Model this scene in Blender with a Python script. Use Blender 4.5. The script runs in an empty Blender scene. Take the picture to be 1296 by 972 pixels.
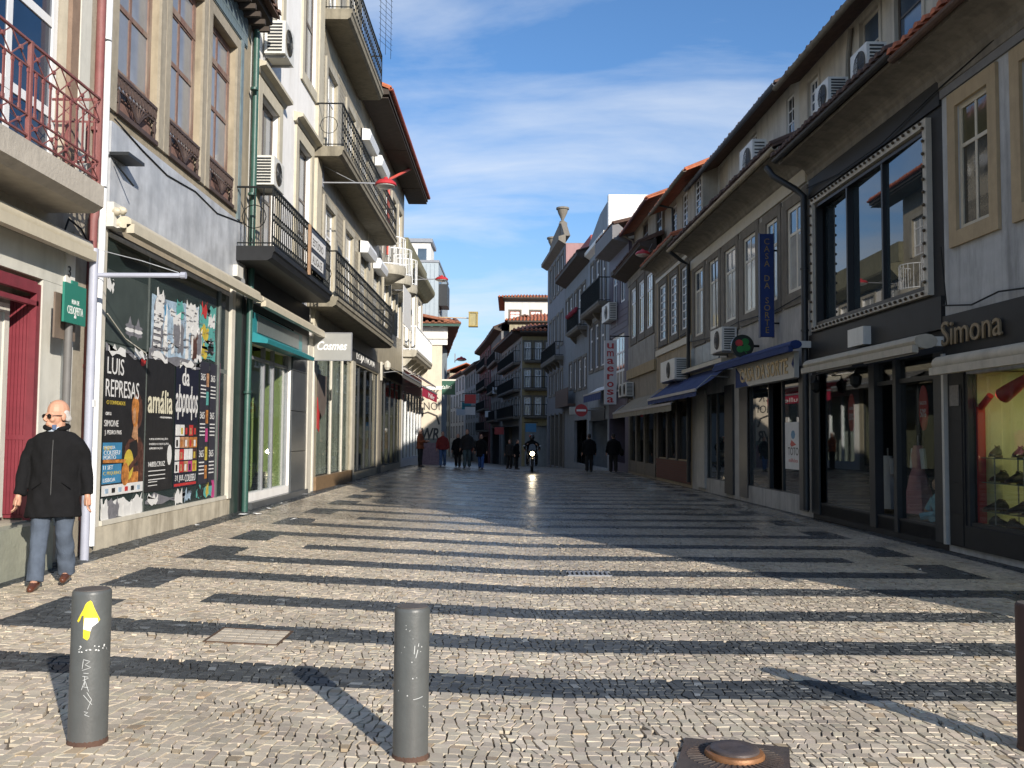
import bpy, bmesh, math, random
import numpy as np
from mathutils import Vector, Matrix
R = math.radians
rnd = random.Random(7)
C = bpy.context.scene.collection
scene = bpy.context.scene

# ------------------------------------------------------------------ camera
cam = bpy.data.objects.new('camera', bpy.data.cameras.new('camera'))
C.objects.link(cam)
cam.data.sensor_width = 36
cam.data.lens = 33.33
cam.data.clip_start = 0.1
cam.data.clip_end = 3000
PITCH = math.atan(67/1200)
cam.matrix_world = (Matrix.Translation((0, 0, 1.62)) @ Matrix.Rotation(math.pi/2+PITCH, 4, 'X')
                    @ Matrix.Rotation(0.008, 4, 'Z'))
scene.camera = cam

# ------------------------------------------------------------------ light
SUN_EL = R(21.5)
SUN_AZ = Vector((0.487, -0.873, 0)).normalized()          # horizontal direction towards the sun
sun = bpy.data.objects.new('sun', bpy.data.lights.new('sun', 'SUN'))
C.objects.link(sun)
sun.data.energy = 5.0
sun.data.angle = R(0.55)
sun.data.color = (1.0, 0.915, 0.80)
to_sun = Vector((SUN_AZ.x*math.cos(SUN_EL), SUN_AZ.y*math.cos(SUN_EL), math.sin(SUN_EL)))
sun.rotation_euler = to_sun.to_track_quat('Z', 'Y').to_euler()
sun.location = (20, -30, 30)

world = bpy.data.worlds.new('World')
scene.world = world
world.use_nodes = True
wn, wl = world.node_tree.nodes, world.node_tree.links
wn.clear()
def N(t, nodes, **kw):
    n = nodes.new(t)
    for k, v in kw.items():
        if k.startswith('i_'):
            n.inputs[k[2:].replace('_', ' ')].default_value = v
        else:
            setattr(n, k, v)
    return n
wo = N('ShaderNodeOutputWorld', wn)
sky = N('ShaderNodeTexSky', wn, sky_type='NISHITA', sun_disc=False, sun_elevation=SUN_EL,
        sun_rotation=math.atan2(SUN_AZ.x, SUN_AZ.y), altitude=80, air_density=1.0, dust_density=0.35, ozone_density=2.6)
tc = N('ShaderNodeTexCoord', wn)
sep = N('ShaderNodeSeparateXYZ', wn)
wl.new(tc.outputs['Generated'], sep.inputs[0])
zz = N('ShaderNodeMath', wn, operation='ADD'); wl.new(sep.outputs['Z'], zz.inputs[0]); zz.inputs[1].default_value = 0.22
zm = N('ShaderNodeMath', wn, operation='MAXIMUM'); wl.new(zz.outputs[0], zm.inputs[0]); zm.inputs[1].default_value = 0.1
dx = N('ShaderNodeMath', wn, operation='DIVIDE'); wl.new(sep.outputs['X'], dx.inputs[0]); wl.new(zm.outputs[0], dx.inputs[1])
dy = N('ShaderNodeMath', wn, operation='DIVIDE'); wl.new(sep.outputs['Y'], dy.inputs[0]); wl.new(zm.outputs[0], dy.inputs[1])
cv = N('ShaderNodeCombineXYZ', wn); wl.new(dx.outputs[0], cv.inputs[0]); wl.new(dy.outputs[0], cv.inputs[1])
mpc = N('ShaderNodeMapping', wn); wl.new(cv.outputs[0], mpc.inputs['Vector'])
mpc.inputs['Rotation'].default_value = (0, 0, R(12)); mpc.inputs['Scale'].default_value = (0.8, 1.5, 1)
mpc.inputs['Location'].default_value = (15.61, 26.9, 0)
cn = N('ShaderNodeTexNoise', wn, i_Scale=1.5, i_Detail=10.0, i_Roughness=0.56, i_Distortion=0.35)
wl.new(mpc.outputs[0], cn.inputs['Vector'])
cr = N('ShaderNodeValToRGB', wn)
cr.color_ramp.elements[0].position = 0.44; cr.color_ramp.elements[0].color = (0, 0, 0, 1)
cr.color_ramp.elements[1].position = 0.70; cr.color_ramp.elements[1].color = (1, 1, 1, 1)
wl.new(cn.outputs['Fac'], cr.inputs[0])
# clouds thicken towards the horizon, all round
hz = N('ShaderNodeMapRange', wn); wl.new(sep.outputs['Z'], hz.inputs[0])
hz.inputs[1].default_value = 0.0; hz.inputs[2].default_value = 0.42; hz.inputs[3].default_value = 0.95; hz.inputs[4].default_value = 0.62
cm = N('ShaderNodeMath', wn, operation='MULTIPLY'); wl.new(cr.outputs[0], cm.inputs[0]); wl.new(hz.outputs[0], cm.inputs[1])
mx = N('ShaderNodeMix', wn, data_type='RGBA')
wl.new(cm.outputs[0], mx.inputs['Factor'])
gam = N('ShaderNodeVectorMath', wn, operation='MULTIPLY'); gam.inputs[1].default_value = (.76, 1.02, 1.26)
wl.new(sky.outputs[0], gam.inputs[0])
hzf = N('ShaderNodeMapRange', wn, interpolation_type='SMOOTHSTEP'); wl.new(sep.outputs['Z'], hzf.inputs[0])
hzf.inputs[1].default_value = 0.0; hzf.inputs[2].default_value = 0.30; hzf.inputs[3].default_value = 0.62; hzf.inputs[4].default_value = 0.0
hmx = N('ShaderNodeMix', wn, data_type='RGBA'); wl.new(hzf.outputs[0], hmx.inputs['Factor']); wl.new(gam.outputs[0], hmx.inputs[6]); hmx.inputs[7].default_value = (4.6, 5.5, 6.5, 1)
wl.new(hmx.outputs[2], mx.inputs[6])
mx.inputs[7].default_value = (6.4, 6.9, 7.6, 1)
bg = N('ShaderNodeBackground', wn); bg.inputs['Strength'].default_value = 0.1
wl.new(mx.outputs[2], bg.inputs['Color']); wl.new(bg.outputs[0], wo.inputs[0])

vs = scene.view_settings
vs.view_transform = 'Standard'; vs.look = 'None'; vs.exposure = 0.4; vs.gamma = 1.0; vs.use_curve_mapping = False
scene.cycles.max_bounces = 6
scene.cycles.diffuse_bounces = 3
scene.cycles.transparent_max_bounces = 8
scene.cycles.caustics_reflective = False
scene.cycles.caustics_refractive = False

# ------------------------------------------------------------------ materials
_m = {}
def M(name, col=(.5, .5, .5), rough=.8, var=.15, scale=5., bump=.2, bscale=None, stain=0., stain_col=None, metal=0., spec=.5,
      emit=None, kind=None):
    if name in _m: return _m[name]
    m = bpy.data.materials.new(name); _m[name] = m
    m.use_nodes = True
    n, l = m.node_tree.nodes, m.node_tree.links
    n.clear()
    out = N('ShaderNodeOutputMaterial', n)
    p = N('ShaderNodeBsdfPrincipled', n)
    l.new(p.outputs[0], out.inputs[0])
    p.inputs['Roughness'].default_value = rough
    p.inputs['Metallic'].default_value = metal
    p.inputs['Specular IOR Level'].default_value = spec
    t = N('ShaderNodeTexCoord', n)
    nz = N('ShaderNodeTexNoise', n, i_Scale=scale, i_Detail=6.0, i_Roughness=.6)
    l.new(t.outputs['Object'], nz.inputs['Vector'])
    mr = N('ShaderNodeMapRange', n)
    mr.inputs[1].default_value = .25; mr.inputs[2].default_value = .75
    mr.inputs[3].default_value = 1-var; mr.inputs[4].default_value = 1+var
    l.new(nz.outputs['Fac'], mr.inputs[0])
    vm = N('ShaderNodeVectorMath', n, operation='SCALE')
    vm.inputs[0].default_value = col[:3]
    l.new(mr.outputs[0], vm.inputs['Scale'])
    colout = vm.outputs[0]
    if stain > 0:
        mp = N('ShaderNodeMapping', n); mp.inputs['Scale'].default_value = (2.2, 2.2, .5)
        l.new(t.outputs['Object'], mp.inputs[0])
        n2 = N('ShaderNodeTexNoise', n, i_Scale=1.1, i_Detail=8.0, i_Roughness=.68)
        l.new(mp.outputs[0], n2.inputs['Vector'])
        rp = N('ShaderNodeMapRange', n); rp.inputs[1].default_value = .48; rp.inputs[2].default_value = .72
        rp.inputs[3].default_value = 0; rp.inputs[4].default_value = stain
        l.new(n2.outputs['Fac'], rp.inputs[0])
        mi = N('ShaderNodeMix', n, data_type='RGBA')
        l.new(rp.outputs[0], mi.inputs['Factor']); l.new(colout, mi.inputs[6])
        sc = stain_col or tuple(c*.35 for c in col[:3])
        mi.inputs[7].default_value = (*sc, 1)
        colout = mi.outputs[2]
        # rain streaks: narrow, long and upright
        mp3 = N('ShaderNodeMapping', n); mp3.inputs['Scale'].default_value = (6.5, 6.5, .28); l.new(t.outputs['Object'], mp3.inputs[0])
        n5 = N('ShaderNodeTexNoise', n, i_Scale=1.0, i_Detail=6.0, i_Roughness=.6); l.new(mp3.outputs[0], n5.inputs['Vector'])
        r5 = N('ShaderNodeMapRange', n); r5.inputs[1].default_value = .52; r5.inputs[2].default_value = .74; r5.inputs[3].default_value = 0; r5.inputs[4].default_value = stain*.6
        l.new(n5.outputs['Fac'], r5.inputs[0])
        m5 = N('ShaderNodeMix', n, data_type='RGBA'); l.new(r5.outputs[0], m5.inputs['Factor']); l.new(colout, m5.inputs[6]); m5.inputs[7].default_value = (*sc, 1)
        colout = m5.outputs[2]
    l.new(colout, p.inputs['Base Color'])
    if bump > 0:
        nb = N('ShaderNodeTexNoise', n, i_Scale=bscale or scale*6, i_Detail=5.0, i_Roughness=.6)
        l.new(t.outputs['Object'], nb.inputs['Vector'])
        b = N('ShaderNodeBump', n); b.inputs['Strength'].default_value = bump; b.inputs['Distance'].default_value = .02
        l.new(nb.outputs['Fac'], b.inputs['Height']); l.new(b.outputs[0], p.inputs['Normal'])
    if emit:
        p.inputs['Emission Color'].default_value = (*emit[0], 1); p.inputs['Emission Strength'].default_value = emit[1]
    return m

def glass_mat(name, tint=(.85, .9, .9), rough=.015, wave=.0):
    if name in _m: return _m[name]
    m = bpy.data.materials.new(name); _m[name] = m
    m.use_nodes = True
    n, l = m.node_tree.nodes, m.node_tree.links
    n.clear()
    out = N('ShaderNodeOutputMaterial', n)
    tr = N('ShaderNodeBsdfTransparent', n); tr.inputs[0].default_value = (*tint, 1)
    gl = N('ShaderNodeBsdfGlossy', n); gl.inputs['Roughness'].default_value = rough
    lw = N('ShaderNodeLayerWeight', n); lw.inputs[0].default_value = .5
    pw = N('ShaderNodeMath', n, operation='POWER'); l.new(lw.outputs['Facing'], pw.inputs[0]); pw.inputs[1].default_value = 4.0
    mr = N('ShaderNodeMapRange', n); mr.inputs[3].default_value = .07; mr.inputs[4].default_value = .95
    l.new(pw.outputs[0], mr.inputs[0])
    mi = N('ShaderNodeMixShader', n)
    l.new(mr.outputs[0], mi.inputs[0]); l.new(tr.outputs[0], mi.inputs[1]); l.new(gl.outputs[0], mi.inputs[2])
    l.new(mi.outputs[0], out.inputs[0])
    if wave > 0:
        t = N('ShaderNodeTexCoord', n)
        nb = N('ShaderNodeTexNoise', n, i_Scale=1.2, i_Detail=1.0); l.new(t.outputs['Object'], nb.inputs['Vector'])
        b = N('ShaderNodeBump', n); b.inputs['Strength'].default_value = wave; b.inputs['Distance'].default_value = .02
        l.new(nb.outputs['Fac'], b.inputs['Height']); l.new(b.outputs[0], gl.inputs['Normal'])
    return m

def pane_mat(name, col, rough=.05, spec=.7, wave=.08):
    """a pane with a dim room or a drawn curtain right behind it"""
    if name in _m: return _m[name]
    m = M(name, col, rough=rough, var=.35, scale=1.3, bump=wave, bscale=1.6, spec=spec)
    return m

# ------------------------------------------------------------------ frames of reference for facades
class Fac:
    """facade coordinates: s along the wall, d outwards into the street, z up"""
    def __init__(self, f, right): self.f = f; self.right = right      # right = sign of s that reads left-to-right from the street
    def __call__(self, s, d, z): return Vector(self.f(s, d, z))
FL = Fac(lambda s, d, z: (-5.0+d, s, z), 1)
FR = Fac(lambda s, d, z: (6.95-.035*s-d, s, z), -1)
FR2 = Fac(lambda s, d, z: (8.975-.08*s-d, s, z), -1)
FX = Fac(lambda s, d, z: (s, -d, z), 1)                            # plane y = 0 facing the camera
def facing(x0, y0, x1, y1):
    """facade from (x0,y0) to (x1,y1), street on the right hand when walking x0 -> x1"""
    L = math.hypot(x1-x0, y1-y0); tx, ty = (x1-x0)/L, (y1-y0)/L
    return Fac(lambda s, d, z: (x0+tx*s+ty*d, y0+ty*s-tx*d, z), 1), L
def ID(x, y, z): return Vector((x, y, z))

def gz(x, y):
    z = .042*max(0, .3-max(x, -6.5))
    if y > 46: z -= .025*(min(y, 140)-46)
    return z

# ------------------------------------------------------------------ mesh builder
class MB:
    def __init__(self): self.v = []; self.f = []; self.k = []
    def add(self, vs, fs):
        o = len(self.v); self.k.append((o, len(self.f))); self.v += [tuple(p) for p in vs]; self.f += [tuple(i+o for i in q) for q in fs]; return self
    def quad(self, a, b, c, d): return self.add((a, b, c, d), ((0, 1, 2, 3),))
    def box(self, P, s0, s1, d0, d1, z0, z1):
        vs = [P(s, d, z) for z in (z0, z1) for d in (d0, d1) for s in (s0, s1)]
        return self.add(vs, ((0, 1, 3, 2), (4, 6, 7, 5), (0, 4, 5, 1), (2, 3, 7, 6), (0, 2, 6, 4), (1, 5, 7, 3)))
    def sweep(self, P, prof, s0, s1, closed=True):
        """profile [(d,z)...] swept along s"""
        n = len(prof)
        vs = [P(s0, d, z) for d, z in prof]+[P(s1, d, z) for d, z in prof]
        fs = [(i, (i+1) % n, n+(i+1) % n, n+i) for i in range(n if closed else n-1)]
        if closed: fs += [tuple(range(n)), tuple(range(n, 2*n))]
        return self.add(vs, fs)
    def prism(self, P, poly, d0, d1):
        """outline [(s,z)...] between depths d0 and d1"""
        n = len(poly)
        vs = [P(s, d0, z) for s, z in poly]+[P(s, d1, z) for s, z in poly]
        fs = [(i, (i+1) % n, n+(i+1) % n, n+i) for i in range(n)]+[tuple(range(n)), tuple(range(n, 2*n))]
        return self.add(vs, fs)
    def tube(self, pts, r, n=6, caps=True):
        pts = [Vector(p) for p in pts]; k = len(pts)
        rs = r if isinstance(r, (list, tuple)) else [r]*k
        up = Vector((0, 0, 1)); vs = []
        prevu = None
        for i, p in enumerate(pts):
            t = (pts[min(i+1, k-1)]-pts[max(i-1, 0)])
            if t.length < 1e-9: t = Vector((0, 0, 1))
            t.normalize()
            if prevu is None:
                u = t.cross(up)
                if u.length < .05: u = t.cross(Vector((1, 0, 0)))
            else:
                u = prevu-t*prevu.dot(t)
                if u.length < 1e-6: u = t.cross(up)
            u.normalize(); prevu = u; w = t.cross(u)
            for j in range(n):
                a = 2*math.pi*(j+.5)/n
                vs.append(p+(u*math.cos(a)+w*math.sin(a))*rs[i])
        fs = [(i*n+j, i*n+(j+1) % n, (i+1)*n+(j+1) % n, (i+1)*n+j) for i in range(k-1) for j in range(n)]
        if caps: fs += [tuple(range(n)), tuple(range((k-1)*n, k*n))]
        return self.add(vs, fs)
    def lathe(self, c, prof, n=16, ax=(0, 0, 1)):
        """prof [(r,h)...] turned about ax through c"""
        ax = Vector(ax).normalized(); u = ax.orthogonal().normalized(); w = ax.cross(u); c = Vector(c)
        vs = []; k = len(prof)
        for r, h in prof:
            for j in range(n):
                a = 2*math.pi*j/n
                vs.append(c+ax*h+(u*math.cos(a)+w*math.sin(a))*max(r, 1e-4))
        fs = [(i*n+j, i*n+(j+1) % n, (i+1)*n+(j+1) % n, (i+1)*n+j) for i in range(k-1) for j in range(n)]
        fs += [tuple(range(n)), tuple(range((k-1)*n, k*n))]
        return self.add(vs, fs)
    def ball(self, c, rx, ry=None, rz=None, n=10, m=7, rot=None):
        ry = ry or rx; rz = rz or rx; c = Vector(c); vs = []
        for i in range(m+1):
            th = math.pi*i/m
            for j in range(n):
                a = 2*math.pi*j/n
                q = Vector((rx*max(math.sin(th), .02)*math.cos(a), ry*max(math.sin(th), .02)*math.sin(a), rz*math.cos(th)))
                if rot: q = rot @ q
                vs.append(c+q)
        fs = [(i*n+j, i*n+(j+1) % n, (i+1)*n+(j+1) % n, (i+1)*n+j) for i in range(m) for j in range(n)]
        fs += [tuple(range(n)), tuple(range(m*n, (m+1)*n))]
        return self.add(vs, fs)
    def mesh(self, name, mats, smooth=False, off=None):
        me = bpy.data.meshes.new(name)
        vs = self.v
        if off is not None: vs = [(p[0]-off[0], p[1]-off[1], p[2]-off[2]) for p in vs]
        me.from_pydata(vs, [], self.f)
        bm = bmesh.new(); bm.from_mesh(me); bmesh.ops.recalc_face_normals(bm, faces=bm.faces); bm.to_mesh(me); bm.free()
        if smooth:
            me.polygons.foreach_set('use_smooth', [True]*len(me.polygons))
            me.set_sharp_from_angle(angle=R(42))
        me.materials.append(mats)
        return me
    def build(self, name, mat, parent=None, label=None, smooth=False, kind=None, loc=None):
        a = np.array(self.v)
        c = Vector(((a[:, 0].min()+a[:, 0].max())/2, (a[:, 1].min()+a[:, 1].max())/2, a[:, 2].min())) if loc is None else Vector(loc)
        return link(name, self.mesh(name, mat, smooth, c), parent, c, label, kind)

def each(mb, name, mat, parent=None, smooth=False):
    """every primitive of mb as an object of its own"""
    out = []
    ks = mb.k+[(len(mb.v), len(mb.f))]
    for (v0, f0), (v1, f1) in zip(ks, ks[1:]):
        q = MB(); q.add(mb.v[v0:v1], [tuple(i-v0 for i in f) for f in mb.f[f0:f1]])
        out.append(q.build(name, mat, parent, smooth=smooth))
    return out
WL = {}
def link(name, me, parent, c, label=None, kind=None):
    o = bpy.data.objects.new(name, me); C.objects.link(o)
    WL[o] = Vector(c)
    o.location = c
    if parent is not None:
        o.parent = parent; o.location = Vector(c)-WL[parent]
    if label: o['label'] = label
    if kind: o['kind'] = kind
    return o
def thing(name, label, cat, loc=(0, 0, 0), group=None, kind=None):
    o = bpy.data.objects.new(name, None); C.objects.link(o)
    o.empty_display_size = .2
    o.location = loc; WL[o] = Vector(loc)
    o['label'] = label; o['category'] = cat
    if group: o['group'] = group
    if kind: o['kind'] = kind
    return o
def tag(o, label, cat, group=None, kind=None):
    o['label'] = label; o['category'] = cat
    if group: o['group'] = group
    if kind: o['kind'] = kind
    return o
def dup(root, loc=None, rz=None, label=None):
    r = root.copy(); C.objects.link(r)
    if loc is not None: r.location = loc
    if rz is not None: r.rotation_euler = (0, 0, rz)
    if label: r['label'] = label
    for ch in list(root.children):
        c = ch.copy(); C.objects.link(c); c.parent = r
        for g in ch.children:
            d = g.copy(); C.objects.link(d); d.parent = c
    return r
def remesh(mb, voxel, smooth=3):
    """one continuous skin round all the overlapping volumes of mb"""
    me = mb.mesh('tmp', M('plain'))
    o = bpy.data.objects.new('tmp', me); C.objects.link(o)
    r = o.modifiers.new('r', 'REMESH'); r.mode = 'VOXEL'; r.voxel_size = voxel
    if smooth:
        s = o.modifiers.new('s', 'SMOOTH'); s.iterations = smooth; s.factor = .5
    dg = bpy.context.evaluated_depsgraph_get()
    out = bpy.data.meshes.new_from_object(o.evaluated_get(dg))
    bpy.data.objects.remove(o); bpy.data.meshes.remove(me)
    out.polygons.foreach_set('use_smooth', [True]*len(out.polygons))
    out.materials.clear()
    return out
def text_mesh(txt, size, extrude=.006, bold=0., shear=0., spacing=1., align='CENTER', line=1.):
    cu = bpy.data.curves.new('t', 'FONT'); cu.body = txt; cu.size = size; cu.extrude = extrude; cu.offset = bold
    cu.align_x = align; cu.align_y = 'CENTER'; cu.shear = shear; cu.space_character = spacing; cu.space_line = line
    cu.resolution_u = 3
    o = bpy.data.objects.new('t', cu); C.objects.link(o)
    dg = bpy.context.evaluated_depsgraph_get()
    me = bpy.data.meshes.new_from_object(o.evaluated_get(dg))
    bpy.data.objects.remove(o); bpy.data.curves.remove(cu)
    me.materials.clear()
    return me
def text(txt, P, s, d, z, size, mat, parent, name='lettering', width=None, height=None, flip=None, label=None, axis='s', **kw):
    """flat lettering laid on a facade (axis 's') or on a board that juts out across it (axis 'd')"""
    me = text_mesh(txt, size, **kw)
    n = len(me.vertices)
    if n == 0: return None
    co = np.zeros(n*3); me.vertices.foreach_get('co', co); co = co.reshape(-1, 3)
    w = co[:, 0].max()-co[:, 0].min(); h = co[:, 1].max()-co[:, 1].min()
    cx = (co[:, 0].max()+co[:, 0].min())/2; cy = (co[:, 1].max()+co[:, 1].min())/2
    fx = width/w if width else 1; fy = height/h if height else 1
    k = P.right if flip is None else flip
    mb = []
    for x, y, q in co:
        a = (x-cx)*fx*k; b = (y-cy)*fy
        mb.append(P(s+a, d+q, z+b) if axis == 's' else P(s-q, d+a, z+b))
    c = P(s, d, z)
    me.vertices.foreach_set('co', np.array([tuple(p-c) for p in mb]).ravel())
    me.materials.append(mat)
    me.update()
    return link(name, me, parent, c, label)
# ------------------------------------------------------------------ shared materials
WHITE = M('white_paint', (.82, .81, .78), .55, .06, 6, .1, stain=.25, stain_col=(.45, .42, .36))
CREAM = M('cream_paint', (.54, .49, .38), .5, .08, 5, .1, stain=.2)
IRON = M('black_iron', (.009, .011, .012), .6, .2, 8, .1, spec=.25)
DARKMET = M('dark_metal', (.022, .025, .028), .45, .2, 6, .05)
GREYMET = M('grey_metal', (.30, .31, .33), .4, .12, 8, .05, metal=.4)
STONE = M('granite_trim', (.36, .32, .25), .85, .16, 9, .35, stain=.5)
DSTONE = M('dark_granite', (.16, .145, .12), .85, .2, 9, .4, stain=.5)
BLACKST = M('black_marble', (.016, .017, .019), .5, .3, 3, .03, spec=.3)
TILE = M('roof_tile', (.42, .13, .06), .85, .35, 5, .4, stain=.5, stain_col=(.12, .07, .05))
DARKTILE = M('old_roof_tile', (.10, .06, .045), .9, .4, 6, .4)
WOODD = M('dark_eaves_wood', (.055, .042, .034), .8, .3, 4, .2)
DARKIN = M('dark_interior', (.018, .017, .016), .9, .3, 2, 0)
GLASS = glass_mat('shop_glass', (.86, .9, .89))
PDARK = pane_mat('pane_dark', (.02, .025, .03))
PGREY = pane_mat('pane_curtained', (.20, .22, .24))
PBLUE = pane_mat('pane_blue_grey', (.07, .10, .14))
PPALE = pane_mat('pane_white_curtain', (.50, .50, .47), spec=.6)
PYEL = pane_mat('pane_yellow_curtain', (.33, .27, .10), spec=.6)
TXTW = M('white_lettering', (.8, .8, .78), .6, .05, 5, 0)
TXTD = M('dark_lettering', (.06, .055, .05), .6, .05, 5, 0)
GOLD = M('gold_lettering', (.30, .21, .07), .35, .15, 8, .05, metal=.5)
REDP = M('red_paint', (.42, .03, .035), .45, .12, 8, .05)
DUSTYRED = M('dusty_red_paint', (.20, .065, .062), .6, .2, 9, .15, stain=.45, stain_col=(.30, .19, .17))
CORDOVAN = M('dark_red_paint', (.19, .03, .042), .5, .15, 7, .1, stain=.3)
PVCW = M('white_pipe', (.72, .74, .76), .4, .06, 6, .03)
GREENP = M('green_pipe', (.03, .085, .07), .45, .2, 6, .1)
ACW = M('ac_casing', (.66, .65, .60), .45, .06, 6, .02, stain=.2)
BLUE = M('blue_canvas', (.013, .035, .145), .8, .15, 5, .2)
BEIGEC = M('beige_canvas', (.46, .42, .34), .85, .12, 5, .2, stain=.35)

# ------------------------------------------------------------------ facade parts
def wall(F, s0, s1, z0, z1, ops=(), depth=.2, zs=None, back=-8., rec=-2.2, roofcap=True):
    """front with real openings, reveals, and the building's body behind; below zs the body starts deeper (shops)"""
    mb = MB()
    S = sorted({s0, s1, *[o[0] for o in ops], *[o[1] for o in ops]}); S = [s for s in S if s0-1e-6 <= s <= s1+1e-6]
    Z = sorted({z0, z1, *[o[2] for o in ops], *[o[3] for o in ops]}); Z = [z for z in Z if z0-1e-6 <= z <= z1+1e-6]
    for a, b in zip(S, S[1:]):
        for c, e in zip(Z, Z[1:]):
            ms, mz = (a+b)/2, (c+e)/2
            if any(o[0] < ms < o[1] and o[2] < mz < o[3] for o in ops): continue
            mb.quad(F(a, 0, c), F(b, 0, c), F(b, 0, e), F(a, 0, e))
    for o in ops:
        a, b, c, e = o[:4]
        for p, q in (((a, c), (b, c)), ((b, c), (b, e)), ((b, e), (a, e)), ((a, e), (a, c))):
            mb.quad(F(p[0], 0, p[1]), F(q[0], 0, q[1]), F(q[0], -depth, q[1]), F(p[0], -depth, p[1]))
    for s in (s0, s1): mb.quad(F(s, 0, z0), F(s, -depth, z0), F(s, -depth, z1), F(s, 0, z1))
    mb.quad(F(s0, 0, z1), F(s1, 0, z1), F(s1, -depth, z1), F(s0, -depth, z1))
    zc = zs if zs else z0
    mb.box(F, s0, s1, back, -depth, zc, z1)
    if zs:
        mb.box(F, s0, s0+.12, back, -depth-.003, z0, zs-.003); mb.box(F, s1-.12, s1, back, -depth-.003, z0, zs-.003)
        mb.box(F, s0+.123, s1-.123, back, rec, z0, zs-.003)
    return mb

def frame_mb(F, s0, s1, z0, z1, cols, rows, fw, bw, d, th=.05):
    mb = MB()
    mb.box(F, s0, s0+fw, d-th, d, z0, z1); mb.box(F, s1-fw, s1, d-th, d, z0, z1)
    mb.box(F, s0+fw, s1-fw, d-th, d-.002, z0, z0+fw); mb.box(F, s0+fw, s1-fw, d-th, d-.002, z1-fw, z1)
    a, b, c, e = s0+fw, s1-fw, z0+fw, z1-fw
    cx = [a+(b-a)*i/cols for i in range(cols+1)] if isinstance(cols, int) else [a+(b-a)*t for t in cols]
    rz = [c+(e-c)*i/rows for i in range(rows+1)] if isinstance(rows, int) else [c+(e-c)*t for t in rows]
    for z in rz[1:-1]: mb.box(F, a, b, d-th+.004, d-.006, z-bw/2, z+bw/2)
    for x in cx[1:-1]:
        for z, w in zip(rz, rz[1:]): mb.box(F, x-bw/2, x+bw/2, d-th+.006, d-.01, z+(bw/2 if z > c else 0), w-(bw/2 if w < e else 0))
    return mb, cx, rz

def window(root, F, s0, s1, z0, z1, fm, gm, cols=2, rows=(0, .72, 1), fw=.07, bw=.05, d=-.12, panes=True, surround=None, sill=None, name='window',
           hood=None, blind=None):
    mb, cx, rz = frame_mb(F, s0, s1, z0, z1, cols, rows, fw, bw, d)
    w = mb.build(name, fm, root)
    gms = gm if isinstance(gm, (list, tuple)) else [gm]
    if panes:
        k = 0
        for i in range(len(cx)-1):
            for j in range(len(rz)-1):
                MB().box(F, cx[i], cx[i+1], d-.035, d-.022, rz[j], rz[j+1]).build('pane', gms[k % len(gms)], w); k += 1
    else:
        MB().box(F, cx[0], cx[-1], d-.035, d-.022, rz[0], rz[-1]).build('pane', gms[0], w)
    if surround:
        sm, sw, pr = surround[:3]; db = surround[3] if len(surround) > 3 else sw
        m = MB()
        m.box(F, s0-sw, s0, 0, pr, z0-db, z1+sw); m.box(F, s1, s1+sw, 0, pr, z0-db, z1+sw)
        m.box(F, s0, s1, 0, pr-.002, z1, z1+sw)
        if db > 0: m.box(F, s0, s1, 0, pr-.002, z0-db, z0)
        m.build('surround', sm, w)
    if sill:
        MB().box(F, s0-.08, s1+.08, -.1, .1, z0-.07, z0-.002).build('sill', sill, w)
    if hood:
        MB().sweep(F, [(0, z1+hood[1]), (.06, z1+hood[1]), (.1, z1+hood[1]+.07), (.22, z1+hood[1]+.1), (.22, z1+hood[1]+.17), (0, z1+hood[1]+.22)],
                   s0-hood[2], s1+hood[2]).build('hood', hood[0], w)
    if blind:
        MB().box(F, s0+fw, s1-fw, d-.02, d-.008, z1-fw-blind[1]*(z1-z0), z1-fw).build('blind', blind[0], w)
    return w

def railing_mb(F, s0, s1, d, z0, z1, step=.13, r=.010, ends=True, ring=0., dw=.02, mid=None):
    mb = MB()
    def bar(a, b, rr=r): mb.tube([a, b], rr, 4)
    for z, q in ((z1, 1.9), (z0+.06, 1.3)) + (((mid, 1.2),) if mid else ()):
        bar(F(s0, d, z), F(s1, d, z), r*q)
        if ends:
            bar(F(s0, d, z), F(s0, dw, z), r*q); bar(F(s1, d, z), F(s1, dw, z), r*q)
    n = max(2, int((s1-s0)/step))
    for i in range(n+1):
        s = s0+(s1-s0)*i/n
        bar(F(s, d, z0), F(s, d, z1), r*(1.6 if i in (0, n) else 1))
        if ring and i < n:
            c = s+(s1-s0)/n/2; rr = min(ring, (s1-s0)/n*.48)
            for zc in ((z0+z1)/2, z0+.06+rr*1.05, z1-rr*1.1):
                mb.tube([F(c+rr*math.cos(t*math.pi/4), d, zc+rr*math.sin(t*math.pi/4)) for t in range(9)], r*1.2, 3, caps=False)
    if ends:
        m = max(1, int((d-dw)/step))
        for e in (s0, s1):
            for i in range(1, m):
                q = dw+(d-dw)*i/m; bar(F(e, q, z0), F(e, q, z1))
            if ring:
                cd = (d+dw)/2; rr = (d-dw)*.32
                mb.tube([F(e, cd+rr*math.cos(t*math.pi/6), (z0+z1)/2+rr*math.sin(t*math.pi/6)) for t in range(13)], r*.8, 3, caps=False)
    return mb

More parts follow.
